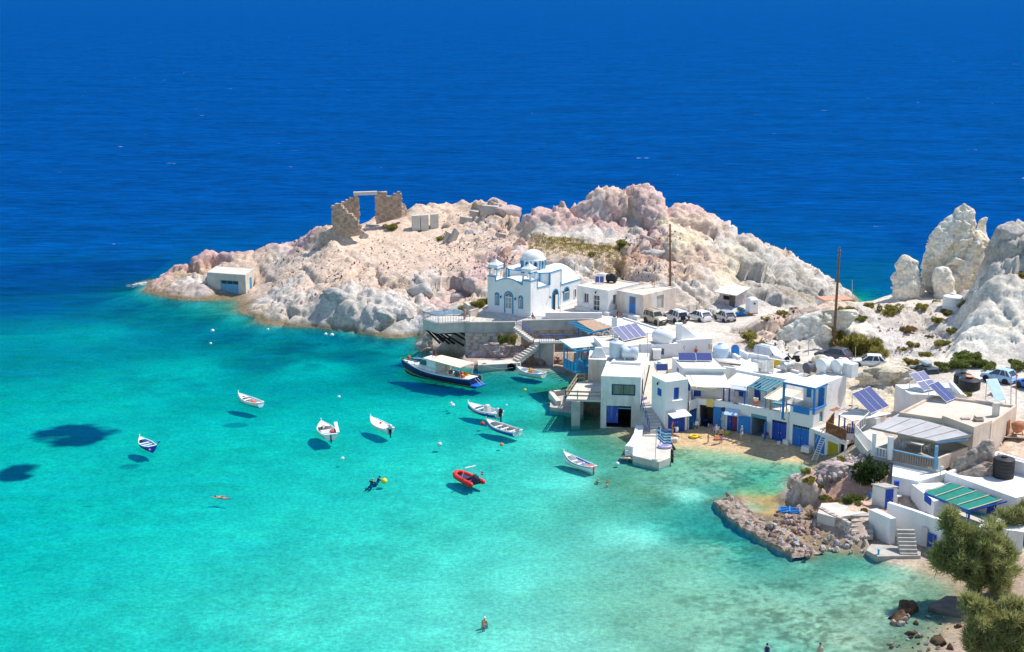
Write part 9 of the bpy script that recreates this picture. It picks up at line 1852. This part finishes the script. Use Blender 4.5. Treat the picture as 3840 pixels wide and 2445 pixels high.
# ------------------------------------------------------------------ small things
def bits():
 c3 = [(C5(305,815),200,'nearest white plastic chair by the teal door'),(C5(338,770),250,'white plastic chair behind the nearest one by the teal door'),(C5(585,795),90,'white plastic chair right of the round blue table')]
 for p,a,lab in c3: q = P(p,.5); chair(lab,V((q.x,q.y,ground(q.x,q.y))),R(a),'white plastic chairs on the sand')
 r = empty('round_table','round blue table in front of the open boathouse','table',P(C5(485,740),.5)); MB().lathe([(.45,.68),(.45,.72),(.02,.73)],20).build('top',BLUE,r); MB().lathe([(.22,0),(.05,.06),(.05,.68)],8).build('leg',BLUE,r)
 r = empty('waste_bin','yellow bin beside the blue box on the sand','bin',P(C5(676,765),.5)); MB().lathe([(.15,0),(.2,.45),(.22,.47),(.19,.47)],12).build('body',mat('bin_yellow',(.70,.45,.02),.5,.1,3),r); r = empty('storage_box','teal storage box beside the yellow bin','box',P(C5(742,755),.5)); MB().box((0,0,.25),(.6,.45,.5)).build('box',TEAL,r); MB().box((0,0,.53),(.64,.5,.06)).build('lid',BLUE2,r)
 def ring(label,p,z,R0,r0,m,head=False):
  q = P(p,z); g = max(ground(q.x,q.y),z - .3); ro = empty('swim_ring',label,'swim ring',(q.x,q.y,g)); MB().tube([(R0 * math.cos(t),R0 * .8 * math.sin(t),r0) for t in [2 * math.pi * i / 20 for i in range(21)]],r0,8,False).build('tube',m,ro,True)
  if head: MB().tube([(R0,0,r0),(R0 + .3,-.1,r0 * 1.2),(R0 + .55,-.3,r0)],[r0,r0 * .8,.03],8).build('tail',m,ro,True)
 YE = mat('ring_yellow',(.85,.60,.02),.45,.08,3); ring('yellow inflatable swim ring with tail on the sand',C5(260,955),.4,.42,.12,YE,True); ring('coral swim ring among the beach toys',C5(705,990),.4,.25,.09,mat('ring_coral',(.75,.20,.14),.5,.1,3)); ring('lilac swim ring at the feet of the standing man',C5(800,985),.4,.3,.1,mat('ring_lilac',(.55,.28,.62),.5,.1,3)); ring('small yellow ring above the coral swim ring',C5(715,945),.45,.22,.08,YE)
 r = empty('beach_bag','lime green beach bag in the shade','bag',P(C5(905,915),.5)); MB().lathe([(.2,0),(.3,.15),(.24,.4),(.1,.45)],8).build('bag',mat('lime_bag',(.42,.50,.03),.7,.1,3),r); r = empty('ball','small green ball on the shaded sand','ball',P(C5(1365,1050),.4)); MB().lathe([(.11 * math.sin(R(a)),.11 - .11 * math.cos(R(a))) for a in range(0,181,20)],12).build('ball',mat('ball_green',(.15,.45,.05),.5,.1,3),r,True)
 # jetty things
 q = P(J(985,600),.72); ro = empty('inflatable_toy','lilac and white inflatable toy boat lying on the jetty','inflatable',q); MB().tube([(.62 * math.cos(t),.5 * math.sin(t),.15) for t in [2 * math.pi * i / 20 for i in range(21)]],.16,8,False).build('tube',mat('lilac_pvc',(.52,.46,.72),.4,.1,2),ro,True); MB().hexa([(-.3,-.2,.1),(.35,-.2,.1),(.35,.3,.1),(-.3,.3,.1)],[(-.2,-.1,.45),(.25,-.1,.5),(.25,.25,.45),(-.2,.25,.4)]).build('seat',PLASTW,ro); MB().lathe([(.05,0),(.06,.35),(.02,.42)],8,Matrix.Translation((-.45,.35,.25))).build('handle',mat('buoy_orange',(.8,.22,.03)),ro)
 MAG = mat('magenta_plastic',(.75,.03,.25),.5,.1,3)
 for (x,y,lab) in [(1065,450,'magenta swim fin on the jetty edge'),(985,215,'magenta towel heap on the jetty steps'),(1010,320,'coral towel on the jetty steps')]: q = P(J(x,y),.78 + (.3 if y < 330 else 0)); o = boulder_mesh(x,5,.5).build('towel_heap',MAG if 'magenta' in lab else mat('coral_towel',(.75,.22,.2),.8,.1,3)); o.location = q; o.scale = (.24,.2,.09); tag(o,lab,'towel')
 q = P(J(1070,330),.8); r = empty('cool_bag','small blue and white cool bag at the jetty edge','bag',q); MB().box((0,0,.2),(.35,.3,.4)).build('body',BLUE2,r); MB().box((0,0,.42),(.36,.31,.08)).build('lid',PLASTW,r)
 # flag
 base = P(J(800,838),.72); r = house('flag','blue and white striped Greek flag on a steel pole at the jetty end','flag',base); top = PD(J(820,150),base.y); MB().tube([base,V((base.x + .1,base.y,top.z))],.035,6).build('pole',STEEL,r); MB().box(base + V((0,0,.05)),(.5,.5,.1)).build('foot',CONCL,r)
 NF,MF = 18,9; FB = mat('flag_blue',(.02,.16,.52),.8,.05,3); FW = mat('flag_white',(.80,.80,.80),.8,.03,3); z1 = top.z - .35; h_ = 1.35; w_ = 2.0
 def fp(u,v):        # u along fly, v down the hoist
  return V((base.x + .1 + u * w_ * .8 + .12 * math.sin(5 * u + 1),base.y - .1 + u * w_ * .35 + .16 * math.sin(7 * u + 2 * v),z1 - v * h_ - u * .8 + .08 * math.sin(6 * u + 2)))
 def strip(u0,u1,v0,v1,m,nm):
  mb_ = MB(); rows = [[fp(u0 + (u1 - u0) * i / 12,v) for i in range(13)] for v in (v0,v1)]; n = [V((-.4,.6,0)).normalized() * .012] * 13; mb_.grid(rows); mb_.grid([[q_ + n[0] for q_ in rw_] for rw_ in reversed(rows)]); return mb_.build(nm,m,r)
 for i in range(9):
  m = FB if i % 2 == 0 else FW
  if i < 5: strip(.37,1,i / 9,(i + 1) / 9,m,'stripe')
  else: strip(0,1,i / 9,(i + 1) / 9,m,'stripe')
 strip(0,.148,0,2 / 9,FB,'canton_square'); strip(.222,.37,0,2 / 9,FB,'canton_square'); strip(0,.148,3 / 9,5 / 9,FB,'canton_square'); strip(.222,.37,3 / 9,5 / 9,FB,'canton_square'); strip(0,.37,2 / 9,3 / 9,FW,'cross_bar'); strip(.148,.222,0,2 / 9,FW,'cross_bar'); strip(.148,.222,3 / 9,5 / 9,FW,'cross_bar')
 q = P(J(1165,460),.25); r = empty('mooring_block','rounded concrete block between jetty and sand','block',q); o = MB().hexa([(-.7,-.45,-.5),(.35,-.5,-.5),(.55,.3,-.5),(-.7,.5,-.5)],[(-.7,-.4,.3),(.3,-.42,.28),(.5,.28,.3),(-.7,.45,.32)]).build('block',CONCL,r); bv = o.modifiers.new('b','BEVEL'); bv.width = .15; bv.segments = 3
 q = P(Y5(690,690),.5); r = empty('pallet_frame','bright blue wooden frame lying on the rubble','frame',(q.x,q.y,ground(q.x,q.y) + .12),R(-12));
 for i in range(4): MB().beam((-1.0,-.6 + .4 * i,.1),(1.0,-.6 + .4 * i,.1),.14,.12).build('slat',BLUE2,r)
 for x in (-.9,0,.9): MB().beam((x,-.7,.2),(x,.7,.2),.14,.12).build('crossbar',BLUE2,r)
 # road clutter on the right
 for (x,y,lab,rr,h) in [(1560,345,'black squat water tank behind the turquoise crate',1.0,.9),(1620,400,'black ribbed water tank with orange lid by the road',1.15,1.0)]:
  tk = tank_v(lab,P(Y4(x,y),5.7),rr,h,BLACKP,.2)
  if x > 1600: MB().lathe([(.42,h + .33),(.42,h + .39),(.02,h + .4)],16).build('cap',mat('cap_orange',(.75,.32,.18),.6,.1,3),tk)
 r = empty('turquoise_crate','turquoise metal crate leaning on the black tanks','crate',P(Y4(1525,385),5.7),R(-20)); mb = MB().box((0,0,.5),(.12,1.0,1.0)); mb.box((.45,-.5,.5),(1.0,.06,1.0)); mb.box((.45,.5,.5),(1.0,.06,1.0)); mb.build('crate',TURQ2,r)
 r = empty('cement_mixer','rusty orange cement mixer drum beside the tan house','cement mixer',P(Y4(2085,845),5.0),R(-20)); mb = MB(); M = Matrix.Translation((0,0,.85)) @ Matrix.Rotation(R(60),4,'Y'); mb.lathe([(.2,-.6),(.55,-.45),(.62,0),(.5,.35),(.28,.7)],14,M); mb.build('drum',mat('mixer_orange',(.50,.20,.10),.7,.2,3),r,True); mb = MB().beam((-.5,0,0),(-.2,0,.8),.08,.08); mb.beam((.5,0,0),(.2,0,.8),.08,.08); mb.beam((-.6,0,.05),(.6,0,.05),.08,.08); mb.build('stand',RUST,r)
 rs = random.Random(3); r = house('timber_pile','pile of boards and scrap beside the tan house','boards',P(Y4(2020,890),4.4))
 for i in range(9): a = P(Y4(1950 + 12 * i,860 + 9 * i),4.3); MB().beam(a + V((-.8,0,.15 + .07 * i)),a + V((1.6,-.5 + .15 * (i % 3),.1 + .07 * i)),.25,.05).build('board',(WOODPALE,PLASTW,WOODG)[i % 3],r)
 # blue gear by the shack
 for (x,y,s,lab,m) in [(835,1060,.55,'blue tarpaulin bundle beside the shack',mat('tarp_blue',(.02,.22,.55),.7,.1,3)),(870,1112,.75,'blue upturned dinghy by the silver car',MATS.get('tarp_blue')),(920,1085,.5,'blue fuel drum near the white tank',MATS.get('tarp_blue')),(910,1112,.6,'tan wooden box beside the blue dinghy',WOODPALE)]:
  q = P(Z4(x,y),4.65); o = boulder_mesh(int(x),7,.3).build('gear_bundle',m or MATS['tarp_blue'],None,True); o.location = (q.x,q.y,4.8); o.scale = (s * 1.2,s * .7,s * .5); tag(o,lab,'gear')
 # concrete ramp at the bottom right
 a = [P(Y6(*q),.3) for q in [(750,1155),(1065,1245),(1090,1070),(900,1065)]]; r = house('slipway','dark wet concrete slipway at the bottom right shore','slipway',a[0]); MB().prism(ccw(a),-.5,.28).build('slab',CONCD,r); MB().prism(ccw([P(Y6(*q),.9) for q in [(1080,1060),(1160,1060),(1160,1110),(1085,1105)]]),0,.9).build('end_wall',CONCL,r)
 # plaza litter pots
 r = empty('gas_bottle','blue gas bottle beside the outhouse','bottle',P(Y6(270,260),1.7)); MB().lathe([(.15,0),(.16,.4),(.06,.52),(.06,.58)],10).build('bottle',BLUE2,r,True)
 r = empty('stove','white outdoor oven by the flank wall','oven',P(Y4(1175,1325),2.9)); mb = MB().box((0,0,.4),(.7,.5,1.0)); mb.box((0,0,.95),(.8,.6,.1)); mb.build('oven',WHITE,r)
# ------------------------------------------------------------------ plants
def leafmat(name,c1,c2):
 m = bpy.data.materials.new(name); m.use_nodes = True; nt = m.node_tree; N = nt.nodes; L = nt.links; N.remove(N['Principled BSDF']); g = N.new('ShaderNodeNewGeometry'); n = N.new('ShaderNodeTexNoise'); n.inputs['Scale'].default_value = 1.3; n.inputs['Detail'].default_value = 4; L.new(g.outputs['Position'],n.inputs['Vector'])
 r = N.new('ShaderNodeValToRGB'); r.color_ramp.elements[0].position = .35; r.color_ramp.elements[1].position = .65; r.color_ramp.elements[0].color = (*c1,1); r.color_ramp.elements[1].color = (*c2,1); L.new(n.outputs['Fac'],r.inputs['Fac'])
 d = N.new('ShaderNodeBsdfDiffuse'); t = N.new('ShaderNodeBsdfTranslucent'); L.new(r.outputs[0],d.inputs[0]); L.new(r.outputs[0],t.inputs[0]); mx = N.new('ShaderNodeMixShader'); mx.inputs[0].default_value = .42; L.new(d.outputs[0],mx.inputs[1]); L.new(t.outputs[0],mx.inputs[2]); L.new(mx.outputs[0],N['Material Output'].inputs['Surface']); return m
def leaves(clumps,per,ln,wd,seed,up=.3,shell_=.55):
 """numpy leaf quads spread through clumps (cx,cy,cz,rx,rz); returns verts, faces"""
 g = np.random.default_rng(seed); V_,F_ = [],[]
 for (cx_,cy_,cz_,rx,rz_) in clumps:
  d = g.normal(size=(per,3)); d /= np.linalg.norm(d,axis=1,keepdims=True); rad = (shell_ + (1 - shell_) * g.random(per)) ** .6; p = d * rad[:,None] * np.array([rx,rx,rz_]) + np.array([cx_,cy_,cz_])
  ax = d * .8 + g.normal(size=(per,3)) * .55; ax[:,2] += up; ax /= np.linalg.norm(ax,axis=1,keepdims=True); sd = np.cross(ax,g.normal(size=(per,3))); sd /= np.linalg.norm(sd,axis=1,keepdims=True); l = ln * (.6 + .8 * g.random(per))[:,None]; w = wd * (.7 + .6 * g.random(per))[:,None]
  V_.append(np.stack([p - sd * w / 2,p + sd * w / 2,p + ax * l + sd * w * .25,p + ax * l - sd * w * .25],1).reshape(-1,3))
 v = np.concatenate(V_); return v,np.arange(len(v)).reshape(-1,4)
def np_mesh(name,v,f,m,parent=None):
 me = bpy.data.meshes.new(name); me.vertices.add(len(v)); me.vertices.foreach_set('co',v.ravel()); me.loops.add(f.size); me.loops.foreach_set('vertex_index',f.ravel().astype(np.int32)); me.polygons.add(len(f)); me.polygons.foreach_set('loop_start',np.arange(0,f.size,4)); me.polygons.foreach_set('loop_total',np.full(len(f),4)); me.update(calc_edges=True); me.materials.append(m); o = bpy.data.objects.new(name,me); COL.objects.link(o); o.parent = parent; return o
def plants():
 rs = random.Random(11); G = {'olive': leafmat('olive_leaves',(.19,.18,.04),(.44,.38,.11)),'green': leafmat('green_leaves',(.11,.145,.04),(.24,.27,.075)),'dark': leafmat('dark_leaves',(.028,.055,.02),(.075,.115,.035)),'dry': leafmat('dry_leaves',(.20,.13,.05),(.34,.25,.10)),'lime': leafmat('lime_leaves',(.18,.19,.035),(.36,.33,.09))}
 protos = {}
 def proto(kind,k):
  if (kind,k) not in protos:
   r2 = random.Random(k * 7 + len(kind)); cl = [(0,0,.3,.5,.36)] + [(r2.uniform(-.8,.8),r2.uniform(-.75,.75),r2.uniform(.12,.6),r2.uniform(.16,.4),r2.uniform(.14,.34)) for _ in range(12)]; v,f = leaves(cl,170,.15,.085,k + 5); protos[(kind,k)] = (v,f,None)
  return protos[(kind,k)]
 meshes = {}
 def shrub(fn,x,y,z,r,kind,label,group=None,flat=.6,gz=True):
  q = P(fn(x,y + r * .25),z); k_ = fn(1,0)[0] - fn(0,0)[0]; R0 = r * k_ / (FPX / math.hypot(q.y,CAM_H - z)); g = ground(q.x,q.y) if gz else z; k = rs.randrange(3); root = empty('shrub',label,'shrub',(q.x,q.y,g - .05),rs.random() * 6,group)
  if (kind,k) not in meshes: v,f,_ = proto(kind,k); o = np_mesh('foliage',v,f,G[kind],root); meshes[(kind,k)] = o
  else: o = meshes[(kind,k)].copy(); COL.objects.link(o); o.parent = root
  o.scale = (R0 * 1.15,R0 * 1.05,R0 * 1.15 * flat / .75); mb = MB()
  for a in range(4): t = a * 1.6; mb.tube([(0,0,-.1),(.3 * R0 * math.cos(t),.3 * R0 * math.sin(t),.5 * R0)],[.05 * R0 + .01,.015 * R0 + .005],5)
  if ('stem' not in meshes): meshes['stem'] = 1
  mb.build('stem',WOODG,root)
 A = 'olive roadside bushes round the leaning pole';
 for x,y,r,w in [(210,1210,95,'leftmost olive bush, touching the leaning pole'),(330,1240,125,'big olive bush just right of the leaning pole'),(450,1250,130,'largest olive bush in the middle of the pole thicket'),(565,1265,95,'rightmost olive bush of the pole thicket'),(300,1150,80,'topmost olive bush of the pole thicket'),(430,1350,80,'low olive bush right behind the dark hatchback'),(560,1340,80,'low olive bush between dark and white hatchbacks')]: shrub(Z5,x,y,5.6,r,'olive',w,A,.9)
 B = 'shrubs scattered on the stony slope below the pinnacle'
 for x,y,r,kd,w in [(440,1130,65,'green','bright green bush at the top left of the pole thicket'),(485,1050,50,'olive','small olive bush nearest the low orange-roofed shed'),(690,1070,95,'olive','widest olive bush high on the stony slope'),(970,1045,65,'olive','olive bush on the upper slope left of the white tank'),(1105,1125,60,'lime','yellow-green bush below the white tank'),(1170,1065,60,'olive','olive bush just below the white tank'),(1300,1065,65,'olive','olive bush at the cliff edge right of the white tank'),(840,1150,60,'dry','dry brown bush in the middle of the stony slope'),(1130,1230,70,'lime','yellow-green bush beside the pale track'),(1250,1185,60,'lime','yellow-green bush higher up the pale track'),(900,1225,60,'olive','olive bush in the middle of the lower slope'),(805,1245,45,'olive','small olive bush left on the lower slope'),(1000,1290,58,'lime','yellow-green bush at the lower end of the pale track'),(890,1355,68,'olive','olive bush at the slope foot above the roof-box car'),(850,1392,40,'lime','small yellow-green bush just behind the roof-box car'),(755,1408,45,'lime','yellow-green bush right of the white hatchback'),(1090,998,48,'olive','olive bush at the foot of the white tank, left side'),(590,990,28,'olive','tiny olive tuft on the slope rim'),(370,945,45,'lime','yellow-green bush beside the low orange-roofed shed'),(720,1000,30,'lime','tiny yellow-green tuft on the slope rim'),(1030,1190,35,'dry','dry brown tuft near the pale track')]: shrub(Z5,x,y,6.3,r,kd,w,B)
 Cg = 'bushes at the foot of the right cliff'
 for x,y,r,w in [(1175,1440,75,'leftmost of the shaded green bushes under the cliff'),(1290,1450,85,'second shaded green bush from the left under the cliff'),(1370,1410,105,'tallest shaded green bush under the right cliff'),(1470,1455,90,'shaded green bush right of the tallest one under the cliff'),(1560,1475,70,'shaded green bush nearest the pale blue car'),(1830,1490,90,'shaded green bush at the right edge behind the blue cars')]: shrub(Z5,x,y,6.0,r,'green',w,Cg)
 shrub(Z5,1835,690,13.5,40,'olive','small olive bush high on the right cliff')
 for x,y,r,kd,l in [(945,1300,85,'olive','larger olive bush at the left tip of the mound'),(1010,1365,70,'lime','yellow-green bush at the left foot of the mound'),(1215,1175,50,'olive','olive bush on the left crest of the mound'),(1340,1090,38,'lime','yellow-green tuft near the top of the mound'),(1100,1225,38,'lime','small yellow-green bush on the left flank of the mound')]: shrub(Z4,x,y,5.5,r,kd,l)
 for x,y,r,w in [(1290,1060,62,'leftmost yellow-green bush left of the church'),(1370,1050,75,'middle and largest yellow-green bush left of the church'),(1430,1035,65,'yellow-green bush touching the left wall of the church')]: shrub(Z2,x,y,4.9,r,'lime',w,'bushes left of the church',.6)
 shrub(Y1,1025,470,2.7,62,'green','green bush hanging from the rubble retaining wall',None,1.2,False); shrub(Y1,1108,470,2.9,45,'olive','olive bush hanging beside the stair',None,1.3,False)
 for fn,x,y,z,r,kd,l in [(Z2,620,420,8.5,55,'lime','yellow-green bush beside the ruin'),(Z2,1055,480,8.3,42,'lime','low green patch near the tilted slab'),(Z2,860,432,8.5,20,'lime','tiny green tuft at the foot of the pillars'),(Z2,1440,630,7.8,30,'lime','small green tuft on the path above the church'),(Z3,1255,622,9.5,50,'lime','green bush at the foot of the crest'),(Z3,985,680,9.0,38,'olive','olive bush on the dry grass flat'),(Z3,185,850,6.5,30,'lime','green tuft seen between the belfries'),(Z3,1490,840,7.2,22,'lime','green tuft above the storehouse'),(Z4,900,1035,5.2,38,'lime','yellow-green bush beside the shack'),(Y4,520,555,2.9,42,'olive','olive bush at the corner of the canopy house'),(Y4,1572,420,5.9,55,'lime','yellow-green bush in front of the black road tanks'),(Y4,1895,1015,4.3,45,'lime','green weeds beside the pitted boulder'),(Y4,2115,1075,4.4,50,'lime','green weeds behind the terrace wall'),(Z5,1080,950,7.0,22,'dry','dry tuft on the bare ground left of the white tank')]: shrub(fn,x,y,z,r,kd,l)
 shrub(Y5,1430,395,2.3,150,'dark','big dark green bush below the tan house',None,1.1)
 for x,y,z,r,kd,l in [(1110,245,3.0,75,'lime','yellow-green bush on the stone bank above the ladder, left one'),(1245,215,3.3,70,'lime','yellow-green bush on the stone bank above the ladder, right one'),(1240,155,3.5,62,'olive','grey-green bush at the top of the stone bank'),(905,375,2.6,62,'olive','olive bush on top of the rock spur'),(870,322,2.6,52,'lime','yellow-green bush on the far side of the rock spur'),(990,505,1.5,42,'green','green bush in the cleft of the rock spur'),(1005,580,.9,52,'green','green bush at the foot of the rock spur'),(1290,620,1.4,105,'green','broad green bush above the stair landing'),(1125,605,1.1,78,'dry','dry tan bush above the rubble wall'),(945,690,.6,45,'olive','olive tuft beside the rubble'),(920,745,.6,50,'dry','dry grass tuft among the rubble'),(1300,790,1.3,28,'lime','green weed on the crumbling stair'),(840,520,.8,26,'olive','small bush on the face of the rock spur'),(1430,690,1.7,40,'dry','dry brown tuft beside the white block')]: shrub(Y5,x,y,z,r,kd,l)
 # dry grass on the flat under the crest
 g = np.random.default_rng(4); pts = []
 for _ in range(1500):
  x = g.uniform(430,1280); y = 545 + (x - 430) * .12 + abs(g.normal(0,45)); q = P(Z3(x,y),9.4); pts.append((q.x,q.y,ground(q.x,q.y)))
 cl = [(a,b,c,.22,.1) for a,b,c in pts]; v,f = leaves(cl,6,.22,.07,8,1.0); o = np_mesh('dry_grass',v,f,leafmat('dry_grass_blades',(.30,.22,.07),(.30,.27,.08))); o['kind'] = 'stuff'
 # tamarisks
 def tree(label,base,crown,per,kind,seed,trunk_r=.16):
  root = empty('tamarisk_tree',label,'tree',base); r2 = random.Random(seed); cl = []
  for (cx_,cy_,cz_,rx,ry,rz_,n) in crown:
   for _ in range(n):
    d = V((r2.gauss(0,1),r2.gauss(0,1),r2.gauss(0,1))).normalized() * r2.random() ** .45; s = r2.uniform(.22,.62); cl.append((cx_ + d.x * rx,cy_ + d.y * ry,cz_ + d.z * rz_,s,s * .8))
  v,f = leaves(cl,per,.5,.06,seed,.8,.0); np_mesh('crown',v,f,kind,root); mb = MB(); c0 = V(crown[0][:3]); fork = c0 * .35; mb.tube([(0,0,-.4),fork * .5 + V((.15,.1,0)),fork],[trunk_r,trunk_r * .8,trunk_r * .7],8); trunk = mb.build('trunk',WOODG,root,True)
  for i in range(0,len(cl),max(1,len(cl) // 34)): e = V(cl[i][:3]); m_ = fork.lerp(e,.5) + V((0,0,.25)); MB().tube([fork,m_,e],[trunk_r * .5,trunk_r * .28,.02],5).build('limb',WOODG,trunk)
 TM = leafmat('tamarisk_leaves',(.21,.25,.085),(.47,.46,.2)); TD = leafmat('tamarisk_leaves_back',(.21,.24,.09),(.46,.45,.2)); TY = leafmat('tamarisk_leaves_pale',(.26,.28,.095),(.53,.49,.21))  # back tree's leaf tone nearly equals the first tree's
 b1 = P(Y6(1330,1080),.7); rel = lambda p,D: PD(p,D)
 def crown_px(base,lst,D):
  out = []
  for x,y,rx,ry,dd,n in lst: q = PD(Y6(x,y),D + dd); k = .4534 * (D + dd) / FPX * 1.03; out.append((q.x - base.x,q.y - base.y,q.z - base.z,rx * k,rx * k * .8,ry * k,n))
  return out
 D1 = b1.y + .5; tree('large tamarisk in front of the green-awning house',b1,crown_px(b1,[(1180,700,300,270,0,90),(900,730,130,130,.5,22),(930,460,75,100,.6,9),(1330,900,200,170,-.5,34),(1010,620,140,110,0,18),(1120,940,130,120,0,16)],D1),170,TM,41)
 b2 = P(Y6(1420,1560),.9); D2 = b2.y + .3; tree('pale bushy tamarisk at the bottom right corner',b2,crown_px(b2,[(1330,1340,260,220,0,85),(1120,1150,90,80,.6,10),(1150,1450,120,100,-.2,22),(1480,1250,160,160,.2,30),(1500,1480,150,120,-.3,24)],D2),180,TY,43)
 b3 = V((48.5,115.5,1.6)); tree('tall thin tamarisk at the right edge behind the shelter',b3,crown_px(b3,[(1520,420,85,140,0,26),(1530,640,90,120,0,22),(1400,420,60,70,-.4,7),(1560,830,120,120,0,20)],114.5),170,TD,45,.14)

# ------------------------------------------------------------------ build order
church()
village()
village_east()
far_sheds()
build_terrain()
build_seabed(TERR['mat'])
build_sea()
ruins()
rocks()
boats_mats = (mat('navy_hull',(.008,.025,.11),.45,.12,1.5,stain=(.05,.09,.2),stain_amt=.4),mat('boat_white',(.78,.78,.76),.4,.05,1.5,stain=(.55,.5,.45),stain_amt=.4))
boats()
cars()
people()
bits()
plants()
